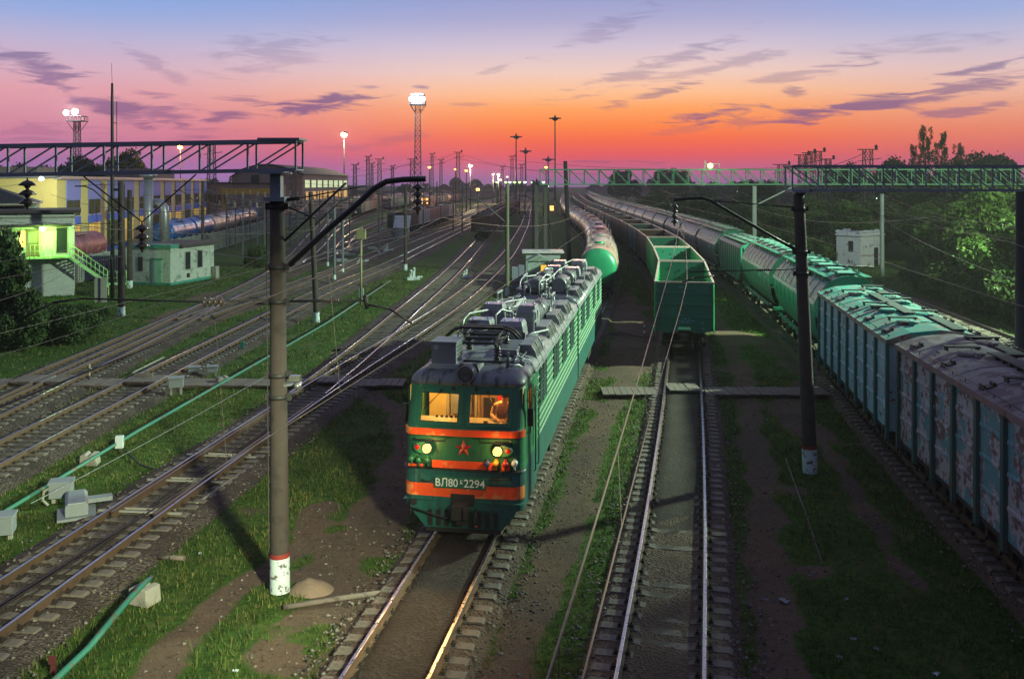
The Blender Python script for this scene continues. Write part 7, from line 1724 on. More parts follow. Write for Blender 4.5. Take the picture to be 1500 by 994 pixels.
# --- distant skyline: low houses
rr = random.Random(21)
hs = thing('house', 'distant house on the horizon', 'house', (0,0,0), 0, 'distant houses on the horizon'); mb = MB(); mb.box(-6,6,0,9,0,6); mb.prism([(-6,6),(6,6),(0,9)],'y',0,9); mb.build('wall', M['plaster'], hs); mb = MB()
for s in (-1,1): mb.loft([[(s*6.6,-.5,5.7),(s*6.6,9.5,5.7)],[(0,-.5,9.15),(0,9.5,9.15)]],closed=False,caps=False)
mb.build('roof', M['bitumen'], hs)
sp_ = [(650,520),(668,600),(700,640),(716,560),(940,600),(955,520),(990,640),(1015,560),(1110,520),(1150,560),(870,700),(890,760)]
for i, (px, D_) in enumerate(sp_):
    q = Vector(((px-750)*D_/FPX, D_, ground_z((px-750)*D_/FPX, D_)-.2)); lab = f'small dark house on the horizon, {ORD[i]} from the left'
    srt = sorted(range(len(sp_)), key=lambda k: sp_[k][0]).index(i); lab = f'small dark house on the horizon, {ORD[srt]} from the left'
    if i == 0: hs.location = q; hs['label'] = lab
    else: dup(hs, q, rr.uniform(-.5,.5), lab)
# ------------------------------------------------------------------ vegetation
def leaf_mat(name, a, b, c=None):
    m = bpy.data.materials.new(name); m.use_nodes = True; nt = m.node_tree; N = nt.nodes; L = nt.links; bs = N['Principled BSDF']; bs.inputs['Roughness'].default_value = .6; bs.inputs['Specular IOR Level'].default_value = .25
    g = N.new('ShaderNodeNewGeometry'); r = N.new('ShaderNodeValToRGB'); E = r.color_ramp.elements; E[0].color = (*a,1); E[1].color = (*b,1)
    if c: e = E.new(.9); e.color = (*c,1)
    L.new(g.outputs['Random Per Island'], r.inputs[0]); L.new(r.outputs[0], bs.inputs['Base Color'])
    tr = N.new('ShaderNodeBsdfTranslucent'); L.new(r.outputs[0], tr.inputs[0]); mx = N.new('ShaderNodeMixShader'); mx.inputs[0].default_value = .3
    out = [n for n in N if n.type == 'OUTPUT_MATERIAL'][0]; L.new(bs.outputs[0], mx.inputs[1]); L.new(tr.outputs[0], mx.inputs[2]); L.new(mx.outputs[0], out.inputs[0]); return m
M['leaf'] = leaf_mat('leaves_mid', (.040,.090,.020), (.095,.165,.034)); M['leaf_light'] = leaf_mat('leaves_light', (.035,.085,.014), (.085,.15,.03)); M['leaf_dark'] = leaf_mat('leaves_dark', (.028,.058,.019), (.066,.108,.030)); M['bark'] = mk('bark', (.05,.04,.033), .9, var=.3, scale=4, bump=.4)
M['grass_blade'] = leaf_mat('grass_blades', (.024,.070,.009), (.075,.170,.020), (.150,.165,.050)); 
def patchy(m):
    nt = m.node_tree; N = nt.nodes; L = nt.links; bs = N['Principled BSDF']; src = bs.inputs['Base Color'].links[0].from_socket
    tc = N.new('ShaderNodeTexCoord'); n = N.new('ShaderNodeTexNoise'); n.inputs['Scale'].default_value = .55; n.inputs['Detail'].default_value = 5; n.inputs['Roughness'].default_value = .65; L.new(tc.outputs['Object'], n.inputs[0])
    r = N.new('ShaderNodeValToRGB'); E = r.color_ramp.elements; E[0].position = .34; E[0].color = (.50,.55,.5,1); E[1].position = .68; E[1].color = (1.9,1.45,1.7,1); e = E.new(.5); e.color = (1,1,1,1); L.new(n.outputs[0], r.inputs[0])
    x = N.new('ShaderNodeMix'); x.data_type = 'RGBA'; x.blend_type = 'MULTIPLY'; x.inputs[0].default_value = 1; L.new(src, x.inputs[6]); L.new(r.outputs[0], x.inputs[7]); L.new(x.outputs[2], bs.inputs['Base Color'])
    for nn in N:
        if nn.type == 'BSDF_TRANSLUCENT': L.new(x.outputs[2], nn.inputs[0])
patchy(M['grass_blade'])
def quads_mesh(name, P, Nn, size, mat, asp=.6):
    """many small leaf faces: centres P, normals Nn (numpy), one island each"""
    n = len(P); rng = np.random.default_rng(n)
    a = np.cross(Nn, rng.normal(size=(n,3))); a /= np.linalg.norm(a,axis=1,keepdims=True)+1e-9; b = np.cross(Nn, a); b /= np.linalg.norm(b,axis=1,keepdims=True)+1e-9
    s = size*(.6+.8*rng.random((n,1))); bend = Nn*s*.25
    V = np.empty((n,4,3)); V[:,0] = P-a*s; V[:,1] = P-b*s*asp+bend; V[:,2] = P+a*s; V[:,3] = P+b*s*asp+bend
    me = bpy.data.meshes.new(name); me.vertices.add(n*4); me.vertices.foreach_set('co', V.ravel()); me.loops.add(n*4); me.loops.foreach_set('vertex_index', np.arange(n*4)); me.polygons.add(n); me.polygons.foreach_set('loop_start', np.arange(0,n*4,4)); me.polygons.foreach_set('loop_total', np.full(n,4)); me.update(calc_edges=True); me.materials.append(mat); return me
def crown_pts(rng, blobs, n):
    W_ = np.array([b[3]*b[4]*b[5] for b in blobs])**.7; k = rng.choice(len(blobs), size=n, p=W_/W_.sum()); B_ = np.array(blobs)[k]
    d = rng.normal(size=(n,3)); d /= np.linalg.norm(d,axis=1,keepdims=True); rad = .55+.5*rng.random((n,1))**.6
    # twig clumps give an uneven outline
    P = B_[:,:3]+d*rad*B_[:,3:6]; cl = rng.normal(size=(n,3))*.18*B_[:,3:6]; P = P+cl*rng.random((n,1))
    Nn = d*.7+rng.normal(size=(n,3))*.6; Nn /= np.linalg.norm(Nn,axis=1,keepdims=True); return P, Nn
def tree_proto(kind, seed, H, Wd, n, leaf, size):
    rng = np.random.default_rng(seed); rr = random.Random(seed); t = thing(kind, '', 'tree', (0,0,-300)); mb = MB()
    lean = rr.uniform(-.4,.4); tp = [(lean*(u**2),.2*math.sin(u*3+seed),H*.82*u) for u in (0,.2,.4,.6,.8,1)]; r0 = H*.022; mb.tube(tp, [r0*1.3,r0,r0*.85,r0*.6,r0*.4,r0*.12], 8)
    blobs = []; nb = rr.randint(9,13)
    for i in range(nb):
        u = rr.uniform(.22,.98) if kind != 'shrub' else rr.uniform(.1,.8); a = rr.uniform(0,2*PI); prof = math.sin(PI*min(1,max(.08,(u*.82+.12))))**.7; R_ = Wd*.5*prof*rr.uniform(.35,1.0)
        c = (lean*u+R_*math.cos(a), R_*math.sin(a), H*(.12+.80*u)); s = Wd*rr.uniform(.16,.27); blobs.append((*c, s, s, s*rr.uniform(.7,1.0)))
        k = min(4, int(u*4)); mb.tube([tp[k], ((tp[k][0]+c[0])/2,(tp[k][1]+c[1])/2,(tp[k][2]+c[2])/2+.1), c], [r0*.5,r0*.3,r0*.08], 5)
    blobs.append((lean,0,H*.86,Wd*.18,Wd*.18,H*.13)); blobs.append((0,0,H*.45,Wd*.3,Wd*.3,H*.28))
    mb.build('trunk', M['bark'], t)
    P, Nn = crown_pts(rng, blobs, n); me = quads_mesh('crown', P, Nn, size, M[leaf]); o = bpy.data.objects.new('crown', me); COL.objects.link(o); o.parent = t; return t
def birch_proto(seed, H):
    rng = np.random.default_rng(seed); rr = random.Random(seed); t = thing('birch_tree', '', 'tree', (0,0,-300)); mb = MB(); mb.tube([(0,0,0),(.1,0,H*.4),(-.1,.1,H*.75),(.05,0,H*.98)],[.2,.15,.09,.02],8); Ps = []; Ns = []
    for i in range(46):
        u = .25+.74*i/45; a = rr.uniform(0,2*PI); ln = H*.20*(1.15-u)*rr.uniform(.5,1.2)+.4; z = H*u; tip = Vector((math.cos(a)*ln, math.sin(a)*ln, z+ln*.5)); mb.tube([(0,0,z-.3),tuple(tip*.6+Vector((0,0,z*.4))),tuple(tip)],[.04,.025,.01],4)
        for q in range(rr.randint(3,6)):   # hanging twigs
            b = Vector((0,0,z)).lerp(tip, rr.uniform(.35,1)); L_ = rr.uniform(.5,1.7); n = int(26*L_); s = rng.random(n); Ps.append(np.array(b)+np.c_[rng.normal(size=n)*.12, rng.normal(size=n)*.12, -s*L_+.15]); Ns.append(rng.normal(size=(n,3)))
    P = np.vstack(Ps); Nn = np.vstack(Ns); Nn /= np.linalg.norm(Nn,axis=1,keepdims=True); mb.build('trunk', M['bark'], t); me = quads_mesh('crown', P, Nn, .13, M['leaf_dark'], .5); o = bpy.data.objects.new('crown', me); COL.objects.link(o); o.parent = t; return t
PT = {'mid': [tree_proto('tree', 11+i, 8, 6.5, 9000, 'leaf', .20) for i in range(3)], 'light': [tree_proto('tree', 31+i, 8, 6.5, 9500, 'leaf_light', .19) for i in range(3)], 'dark': [tree_proto('tree', 51+i, 8, 6.8, 8000, 'leaf_dark', .22) for i in range(2)],
      'shrub': [tree_proto('shrub', 71+i, 3, 4.2, 5200, 'leaf', .13) for i in range(2)], 'shrubdark': [tree_proto('shrub', 81+i, 3, 4.2, 6500, 'leaf_dark', .12) for i in range(2)]}
USED = set()
TREES = []
def plant(kind, x, y, h, rr, w=1.0, z=None):
    p = rr.choice(PT[kind]); base = 3 if 'shrub' in kind else 8; s = h/base; loc = Vector((x,y,(ground_z(x,y) if z is None else z)-.05)); rz = rr.uniform(0,2*PI)
    if p.name not in USED: USED.add(p.name); t = p; t.location = loc; t.rotation_euler = (0,0,rz)
    else: t = dup(p, loc, rz, '')
    t.scale = (s*w,s*w,s); TREES.append((t, kind, x, y, h)); return t
rr = random.Random(4)
# the wood on the right: edge first, then deeper and farther
edge = [(52,34.5),(57,36.5),(62,38.5),(68,40),(74,41.5),(80,43.5),(87,45.5),(60,44),(67,46),(74,48),(82,50),(92,51),(70,53),(80,57),(90,60),(98,55),(56,40.5)]
edge += [(61,34.9+1.5),(65,36.2),(69,36.6),(73,37),(78,38),(63,41),(67,43),(71,44),(76,46),(84,47),(88,52),(95,49),(66,39),(72,41)]
for y, x in edge: plant('light' if rr.random() < .7 else 'mid', x+rr.uniform(-.8,.8), y+rr.uniform(-1,1), rr.uniform(6.8,9.2), rr)
for y, x in [(47,33),(50,34.5),(54,34.8),(59,36),(64,38),(70,39.5),(77,41),(45,35),(43,36.5),(41,35),(60,34.6),(62,35.2),(65,35),(68,35.4),(71,35.6),(75,35.8),(79,36.2),(83,38.5),(86,40),(90,43),(66,37),(73,38),(61,37)]: plant('shrubdark', x+rr.uniform(-.5,.5), y, rr.uniform(2.6,4.2), rr)
for y, x in [(108,40),(112,43),(116,39),(120,36.5),(126,39),(131,42),(124,33.2),(133,35),(140,34),(143,38),(150,37),(152,33.6),(160,35),(163,40),(171,36),(175,33.5),(182,38),(190,35.5),(118,47),(130,49),(145,47),(160,48),(104,46.5),(112,50),(200,39),(212,36.5),(225,40),(240,38),(255,42),(272,40),(290,44)]:
    plant(rr.choice(['mid','mid','dark','light'] if y < 150 else ['mid','dark']), x+rr.uniform(-1,1), y, rr.uniform(5.0,7.2) if y < 200 else rr.uniform(5.5,8), rr)
for y, x in [(110,37),(117,34.8),(106,36.8),(128,36.2),(137,32.8),(148,32.4),(165,32.6),(186,33.2),(205,34.5)]: plant('shrub', x, y, rr.uniform(2.6,4.0), rr)
for y, x in [(115,60),(122,70),(130,56),(142,64),(155,60),(175,58),(190,66),(118,80),(200,52),(230,60),(260,66),(300,60),(320,54)]: plant('dark', x+rr.uniform(-2,2), y, rr.uniform(7.5,10.5), rr, 1.1)
# skyline trees above the green gantry and by the hall
for px, yt, D_ in ((905,250,420),(918,249,430),(968,252,400),(985,251,410),(1000,254,400),(1240,247,170),(1255,246,175),(1228,250,180),(1320,240,150),(1330,246,150),(1445,232,165),(1462,226,165),(1478,233,170),(1425,240,170),(1300,246,170),(1392,243,150)):
    X = (px-750)*D_/FPX; z0 = ground_z(X,D_); plant('dark', X, D_, CAMZ-(yt-HY)*D_/FPX-z0, rr, .75)
for px, yt, D_ in ((8,250,190),(30,247,200),(52,250,190),(110,240,200),(122,236,205),(135,238,195),(150,240,200),(165,232,210),(178,236,200),(190,228,205),(203,236,200),(92,246,200),(75,249,195)):
    X = (px-750)*D_/FPX; plant('dark', X, D_, CAMZ-(yt-HY)*D_/FPX-GZ, rr, .6)
for px, by, h in ((378,392,2.6),(365,388,1.6),(186,366,1.5),(150,470,1.0),(120,480,1.6)): b = at(px,by,GZ); plant('shrubdark' if by > 370 else 'shrub', b.x, b.y, h, rr, .6)
# dark bushy trees at the left edge in front of the signal box
for px, by, h, w, k in ((4,505,6.3,.62,'dark'),(-25,500,6.8,.8,'dark'),(30,508,4.9,.6,'dark'),(62,500,2.3,1.1,'shrubdark'),(95,502,2.1,1.1,'shrubdark'),(28,512,2.6,.9,'shrubdark'),(120,490,1.5,1.1,'shrubdark'),(75,490,2.0,1.0,'shrubdark')): b = at(px,by,GZ); plant(k, b.x, b.y, h, rr, w)
BT = birch_proto(5, 17)
for i, (px, yt, D_) in enumerate(((1357,187,125),(1380,196,127),(1403,212,130),(1340,214,128))):
    X = (px-750)*D_/FPX; h = CAMZ-(yt-HY)*D_/FPX-GZ; loc = Vector((X,D_,GZ)); lab = ['tallest drooping birch rising above the right-hand wood','second drooping birch just right of the tallest one','slender birch at the right of the tall birch group','short birch at the left foot of the tall birch group'][i]
    if i == 0: t = BT; t.location = loc; t['label'] = lab; t['group'] = 'tall birches'
    else: t = dup(BT, loc, i*1.7, lab, 'tall birches')
    t.scale = (h/17*.8,h/17*.8,h/17)
# labels: where each tree stands, in order along the wood
def tree_labels():
    import collections
    def zone(x, y):
        if x < 0: return 'by the signal box' if y < 80 else 'behind the blue and yellow hall' if y > 150 else 'near the concrete fence'
        if y < 60: return 'at the near edge of the wood'
        if y < 105: return 'in the lamp-lit wood behind the grey gantry'
        if y < 160: return 'around the ruined white hut'
        return 'in the far wood beyond the hoppers' if y < 300 else 'on the far skyline behind the green gantry'
    Z = collections.defaultdict(list)
    look = {'mid':'mid-green leafy tree','light':'fresh green leafy tree','dark':'dark leafy tree','shrub':'low green bush','shrubdark':'low dark bush'}
    for t, k, x, y, h in TREES: Z[(zone(x,y),k)].append((x/y, t))
    for (z, k), L_ in Z.items():
        L_.sort(key=lambda q: q[0])
        for i, (_, t) in enumerate(L_):
            t['label'] = f'{look[k]} {z}' + ('' if len(L_) == 1 else f', {ORD[i]} from the left'); t['group'] = 'trees and bushes '+z; t['category'] = 'bush' if 'shrub' in k else 'tree'
tree_labels()
# far-off belt of wood on the horizon
def treeline():
    rng = np.random.default_rng(3); Ps = []; 
    for (x0,x1,y0,h,n) in ((-420,-60,640,11,9000),(-60,40,900,12,6000),(90,420,560,10,12000),(60,160,420,8,7000),(420,900,700,14,9000),(-900,-420,800,16,8000)):
        x = rng.uniform(x0,x1,n); bump = .55+.45*np.sin(x*.06+1.3)*np.sin(x*.021)+.25*np.sin(x*.31); zz = rng.random(n)**.7*h*np.clip(bump,.25,1.2); y = y0+rng.uniform(-14,14,n)+.12*np.abs(x)
        z0 = np.array([ground_z(a,b) for a,b in zip(x,y)]); Ps.append(np.c_[x,y,z0+zz])
    P = np.vstack(Ps); Nn = rng.normal(size=P.shape); Nn /= np.linalg.norm(Nn,axis=1,keepdims=True)
    me = quads_mesh('treeline', P, Nn, 1.5, M['leaf_dark'], .8); o = bpy.data.objects.new('treeline', me); COL.objects.link(o); tag(o, kind='stuff')
treeline()
# ------------------------------------------------------------------ grass blades and loose stones
def grass():
    rng = np.random.default_rng(17); C = []
    def scatter(n, x0, x1, y0, y1, hb):
        xs = rng.uniform(x0,x1,n); ys = y0+(y1-y0)*rng.random(n)**1.25
        for x, y in zip(xs, ys):
            px = 750+x*FPX/y; py = HY+9.4*FPX/y
            if px < -60 or px > 1560 or py > 1060: continue
            g = grassiness(x, y)
            if rng.random() < max(.035,(g-.12)*1.25): C.append((x, y, ground_z(x,y)-.01, hb*(.55+.9*rng.random())*(.6+.6*g)))
    scatter(95000, -22, 22, 15, 45, .085); scatter(48000, -45, 46, 40, 105, .13)
    n0 = len(C)
    for _ in range(9000):   # taller weeds and dry stalks
        y = 15+50*rng.random()**1.2; x = rng.uniform(-22,22)*min(1,y/30); g = grassiness(x,y)
        if .2 < g and fbm(x,y,.35,2.2) > .08 and rng.random() < .6: C.append((x,y,ground_z(x,y)-.01,.13+.22*rng.random()**2))
    C_ = np.array(C); nb = 4; n = len(C_)
    base = np.repeat(C_, nb, axis=0); m = n*nb; ang = rng.uniform(0,2*PI,m); dist = np.repeat(C_[:,1],nb); k = np.clip(dist/28,.8,2.6)
    o = np.c_[np.cos(ang),np.sin(ang),np.zeros(m)]; s = np.c_[-np.sin(ang),np.cos(ang),np.zeros(m)]; h = base[:,3:4]*rng.uniform(.6,1.3,(m,1)); w = (.012*k)[:,None]*rng.uniform(.7,1.3,(m,1))
    p = base[:,:3]+o*rng.uniform(0,.06,(m,1))*k[:,None]; lean = o*h*rng.uniform(.2,.9,(m,1)); up = np.array([0,0,1.])
    V = np.empty((m,3,3)); V[:,0] = p-s*w; V[:,1] = p+s*w; V[:,2] = p+lean+up*h
    me = bpy.data.meshes.new('grass'); me.vertices.add(m*3); me.vertices.foreach_set('co', V.ravel()); me.loops.add(m*3); me.loops.foreach_set('vertex_index', np.arange(m*3)); me.polygons.add(m); me.polygons.foreach_set('loop_start', np.arange(0,m*3,3)); me.polygons.foreach_set('loop_total', np.full(m,3)); me.update(calc_edges=True); me.materials.append(M['grass_blade'])
    q = bpy.data.objects.new('grass', me); COL.objects.link(q); tag(q, kind='stuff')
grass()
def stones():
    rng = np.random.default_rng(5); C = []
    for k in ('loco','mid','left','second','third','right','siding'):
        for _ in range(3600):
            D_ = 14+34*rng.random()**1.4; u = rng.choice([-1,1])*rng.uniform(.9,2.0) if k in ('loco','mid') else rng.uniform(-2.2,2.2); p = tpt(k, D_, u); px = 750+p.x*FPX/p.y
            if -40 < px < 1540: C.append((p.x,p.y,(-.235 if abs(u) < 1.7 else GZ+.02)+rng.uniform(-.01,.015)))
    for _ in range(15000):
        y = 14+30*rng.random(); x = rng.uniform(-14,16)
        if grassiness(x,y) < .25: C.append((x,y,ground_z(x,y)+.005))
    C_ = np.array(C); n = len(C_); s = .012+.045*rng.random((n,1))**2.2; d = np.array([[1,0,0],[-1,0,0],[0,1,0],[0,-1,0],[0,0,.7],[0,0,-.7]]); V = C_[:,None,:]+d[None]*s[:,None]*(.6+.8*rng.random((n,6,1))); a = rng.uniform(0,PI,n)
    F = np.array([[0,2,4],[2,1,4],[1,3,4],[3,0,4],[2,0,5],[1,2,5],[3,1,5],[0,3,5]]); idx = (np.arange(n)[:,None,None]*6+F[None]).reshape(-1); m = n*8
    me = bpy.data.meshes.new('gravel'); me.vertices.add(n*6); me.vertices.foreach_set('co', V.ravel()); me.loops.add(m*3); me.loops.foreach_set('vertex_index', idx); me.polygons.add(m); me.polygons.foreach_set('loop_start', np.arange(0,m*3,3)); me.polygons.foreach_set('loop_total', np.full(m,3)); me.update(calc_edges=True); me.materials.append(leaf_mat('loose_stones', (.04,.034,.03), (.17,.145,.13), (.26,.24,.22)))
    q = bpy.data.objects.new('gravel', me); COL.objects.link(q); tag(q, kind='stuff')
stones()
# ------------------------------------------------------------------ things lying about the yard
def small(name, label, cat, px, py, rz=0, z=GZ, group=None): return thing(name, label, cat, at(px,py,z), rz, group)
# plank crossing
def boardwalk(label, pts, w=1.55, seg=.30, z=-.015, nmax=100):
    t = thing('plank_crossing', label, 'plank crossing', pts[0]); o = Vector(pts[0]); rr = random.Random(len(label)); mb = MB(); i = 0
    for a, b in zip(pts[:-1], pts[1:]):
        a = Vector(a); b = Vector(b); n = max(1,int((b-a).length/seg)); d = (b-a).normalized(); r_ = math.atan2(d.y,d.x)
        for k in range(n):
            p = a.lerp(b,(k+.5)/n)-o; Mx = Matrix.Rotation(r_+rr.uniform(-.015,.015),3,'Z') @ Matrix.Rotation(rr.uniform(-.02,.02),3,'X'); mb.cbox((p.x,p.y+rr.uniform(-.06,.06),p.z+rr.uniform(-.012,.012)), (seg-.025,w,.06), 0, Mx)
        for s in (-.5,.5): mb.beam(a-o+Vector((0,s,-.07)), b-o+Vector((0,s,-.07)), .12, .1, 0)
    mb.build('planks', [M['wood']], t); return t
Y0 = 42.6
def gaps(y, ks):
    xs = []
    for k in ks: xs += [tx(k,y)-.797, tx(k,y)+.797]
    return sorted(xs)
zb = .035
def segs(y, x0, x1, ks):
    xs = [x0]+[x for x in gaps(y,ks) if x0 < x < x1]+[x1]; out = []
    for a, b in zip(xs[:-1], xs[1:]): out.append((a+(.09 if a != x0 else 0), b-(.09 if b != x1 else 0)))
    return [q for q in out if q[1]-q[0] > .25]
for nm, y, x0, x1, ks in (('long grey plank crossing on the left leading past the thick pole to the locomotive',43.0,-25.5,-5.0,('siding','third','second','left')),('plank crossing between the locomotive and the right-hand wagons',41.2,4.0,14.0,('mid',))):
    t = thing('plank_crossing', nm, 'plank crossing', (x0,y,0)); rr = random.Random(3)
    for a, b in segs(y, x0, x1, ks):
        mb = MB(); n = max(1,int((b-a)/.27))
        on_bed = min(abs((a+b)/2-tx(k,y)) for k in ks) < 1.9
        za = -.03 if on_bed else -.20
        for k in range(n): mb.cbox((a+(k+.5)*(b-a)/n-x0, rr.uniform(-.05,.05), za+rr.uniform(-.012,.012)), ((b-a)/n-.02, 1.5, .06), 0, Matrix.Rotation(rr.uniform(-.02,.02),3,'Z'))
        for s in (-.5,.5): mb.box(a-x0,b-x0,s-.06,s+.06,za-.14,za-.035)
        mb.build('deck', [M['wood']], t)
# green pipes on low supports
def pipe(label, pts, r, mat='pipe_green', name='pipe'):
    o = Vector(pts[0]); mb = MB(); mb.tube([Vector(p)-o for p in pts], r, 10); q = mb.build(name, M[mat], None, o); tag(q, label, 'pipe'); return q
pipe('long green pipe running diagonally across the grass between the left tracks', [at(-20,765,.0),at(200,632,.0),at(395,521,.0),at(480,472,.0),at(572,411,.0)], .06)
pipe('broken green pipe slanting towards the camera in the lower left corner', [at(60,1015,.05),at(130,948,.05),at(190,876,.12),at(212,853,.22),at(222,846,.20)], .062)
mb = MB(); mb.loft([[(-.05,-.05,0),(.05,-.05,0),(.05,.05,0),(-.05,.05,0)],[(-.02,-.02,.30),(.02,-.02,.30),(.02,.02,.30),(-.02,.02,.30)]]); mb.cbox((0,-.04,.27),(.15,.02,.16)); o = mb.build('marker_plate', mk('dull_red_plate', (.07,.012,.012), .8), None, at(78,985,GZ)); tag(o, 'small red plate on a peg beside the broken green pipe', 'marker')
for i, (px, py, lab) in enumerate(((212,882,'pale concrete saddle block near the end of the broken pipe'),(132,680,'concrete block under the long green pipe by the blue junction box'),(326,563,'small concrete block under the long green pipe near the plank crossing'))):
    mb = MB(); mb.prism([(-.28,0),(.28,0),(.24,.38),(.08,.40),(0,.30),(-.10,.42),(-.26,.36)],'y',-.22,.22); o = mb.build('concrete_block', M['concrete_pale'], None, at(px,py,GZ), .5*i-.4, bevel=.02); tag(o, lab, 'block')
pipe('pale rod lying on the grass right of the curved track', [at(288,738,-.25),at(300,729,-.22),at(368,681,-.22)], .04, 'concrete_pale', 'rod'); pipe('pale rod beside the plank crossing in the left tracks', [at(193,546,-.2),at(240,523,-.2)], .04, 'concrete_pale', 'rod')
pipe('bleached wooden pole lying on the dirt in front of the locomotive track', [at(415,889,-.27),at(490,877,-.26),at(570,866,-.25)], .06, 'wood', 'wooden_pole'); pipe('thin pale stick lying on the dark grass at the right', [at(1151,672,-.3),at(1176,740,-.3),at(1205,826,-.3)], .025, 'wood', 'stick'); pipe('dark plank in the grass near the thick pole', [at(232,815,-.3),at(270,817,-.28)], .06, 'wood', 'plank')
# cabinets, point machines, relay boxes
def case(name, label, px, py, sx, sy, h, rz=.3, mat='box_grey', lid=True, leg=.18):
    t = small(name, label, 'equipment box', px, py, rz); mb = MB(); mb.box(-sx/2,sx/2,-sy/2,sy/2,leg,leg+h); mb.build('case', M[mat], t, bevel=.02)
    if lid: mb = MB(); mb.box(-sx/2-.03,sx/2+.03,-sy/2-.03,sy/2+.03,leg+h,leg+h+.06); mb.build('lid', M[mat], t, bevel=.012)
    for x in (-sx*.33,sx*.33): mb = MB(); mb.box(x-.05,x+.05,-.06,.06,0,leg); mb.build('leg', M['concrete_pale'], t)
    return t
t = case('relay_box', 'grey relay box with a thick cable behind the pale point machine', 90, 735, .62, .5, .42); mb = MB(); mb.tube([(-.28,-.2,.5),(-.42,-.28,.45),(-.45,-.3,.2),(-.3,-.35,.05)],.04,8); mb.build('cable', M['concrete_pale'], t)
t = small('point_machine', 'pale grey point machine beside the curved track in the lower left', 'point machine', 112, 752, .45); mb = MB(); mb.prism([(-.30,.12),(.30,.12),(.30,.42),(.22,.50),(-.22,.50),(-.30,.42)],'y',-.62,.62); mb.build('housing', M['box_grey'], t, bevel=.02); mb = MB(); mb.box(-.5,.5,-.75,.3,.05,.12); mb.build('base_plate', M['box_grey'], t); mb = MB(); mb.box(.3,.95,.1,.4,.22,.34); mb.build('motor_arm', M['box_grey'], t)
case('relay_box', 'grey relay box cut by the left edge of the picture', 3, 790, .6, .5, .45); case('relay_box', 'grey relay box on a leg beside the plank crossing', 258, 578, .62, .5, .40, leg=.35); case('relay_box', 'low pale box on the crossing by the left tracks', 284, 549, .55, .4, .2); case('relay_box', 'pale box right of the low one beside the crossing', 311, 550, .5, .4, .26)
t = small('junction_box', 'small light blue junction box on the long green pipe', 'junction box', 175, 664, .2); mb = MB(); mb.box(-.13,.13,-.1,.1,.2,.62); mb.build('case', M['white_band'], t, bevel=.015); mb = MB(); mb.tube([(0,0,0),(0,0,.2)],.04,6); mb.build('stem', M['steel_dark'], t)
t = small('junction_box', 'little teal junction box by the pipe next to the thick pole', 'junction box', 355, 513, .2); mb = MB(); mb.box(-.12,.12,-.1,.1,.15,.5); mb.build('case', M['pipe_green'], t, bevel=.015); mb = MB(); mb.tube([(0,0,0),(0,0,.15)],.04,6); mb.build('stem', M['steel_dark'], t)
pipe('black hose lying from the light blue junction box to the track', [at(184,660,-.25),at(205,680,-.3),at(235,690,-.3)], .03, 'black', 'hose')
for px, py, lab in ((131,561,'striped black and white peg between the left tracks'),(944,492,'red and white peg between locomotive and gondola')):
    b = at(px,py,GZ); t = thing('marker_peg', lab, 'marker peg', b); mb = MB()
    for q in range(5): mb.tube([(0,0,.18*q),(0,0,.18*(q+1))],.045,8,q % 2)
    mb.build('peg', [M['cab_pale'] if px < 500 else CAP_RED, M['black'] if px < 500 else CAP_WHITE], t)
for i, (px, lab) in enumerate(((203,'left white board standing against the crossing'),(217,'right white board standing against the crossing'))):
    mb = MB(); mb.box(-.22,.22,-.02,.02,.05,.4); o = mb.build('white_board', M['cab_pale'], None, at(px,562,GZ)+Vector((0,0,.1))); tag(o, lab, 'board')
# dwarf signals
def dwarf(label, px, py, n=3, s=1.0):
    t = small('dwarf_signal', label, 'dwarf signal', px, py, 0, group='dwarf signals between the tracks'); m = M['white_band']
    mb = MB(); mb.cbox((0,0,.12*s),(1.1*s,.5*s,.24*s)); mb.cbox((.55*s,0,.3*s),(.5*s,.4*s,.12*s)); mb.build('base', m, t)
    for i in range(n):
        x = (-.25+.28*i)*s; h = (.95+.22*i)*s; mb = MB(); mb.box(x-.11*s,x+.11*s,-.1*s,.1*s,.24*s,h*.72); mb.lathe([(.12*s,h*.72),(.12*s,h*.95),(.06*s,h),(0,h)],(x,0,0),n=10); b_ = mb.build('head', m, t)
        mb = MB(); mb.lathe([(0,-.13*s),(.06*s,-.12*s),(.07*s,-.09*s)],(x,0,h*.82),'y',10); mb.build('lens', M['black'], b_)
dwarf('white dwarf signal group right of the pole among the middle tracks', 606, 410, 2, 1.05); dwarf('white dwarf signal by the slim pole nearer the goods train', 567, 369, 2, 1.0); dwarf('white dwarf signal left of the greenish pole', 683, 408, 2, .8); dwarf('pale dwarf signal near the bending tracks', 530, 385, 1, 1.0)
for i, (px, py, lab) in enumerate(((495,372,'pale point machine in the first turnout of the bending tracks'),(505,375,'second pale point machine beside the first one in the turnout'),(512,368,'pale point machine farther along the turnout'),(545,366,'point machine near the dwarf signal by the slim pole'),(500,384,'pale point machine close to the yellow-headed post'))):
    t = small('point_machine', lab, 'point machine', px, py, .3, group='point machines in the turnouts'); mb = MB(); mb.box(-.6,.6,-.3,.3,.08,.42); mb.build('housing', M['box_grey'], t, bevel=.03); mb = MB(); mb.box(.5,1.3,-.1,.1,.15,.28); mb.build('rod', M['box_grey'], t)
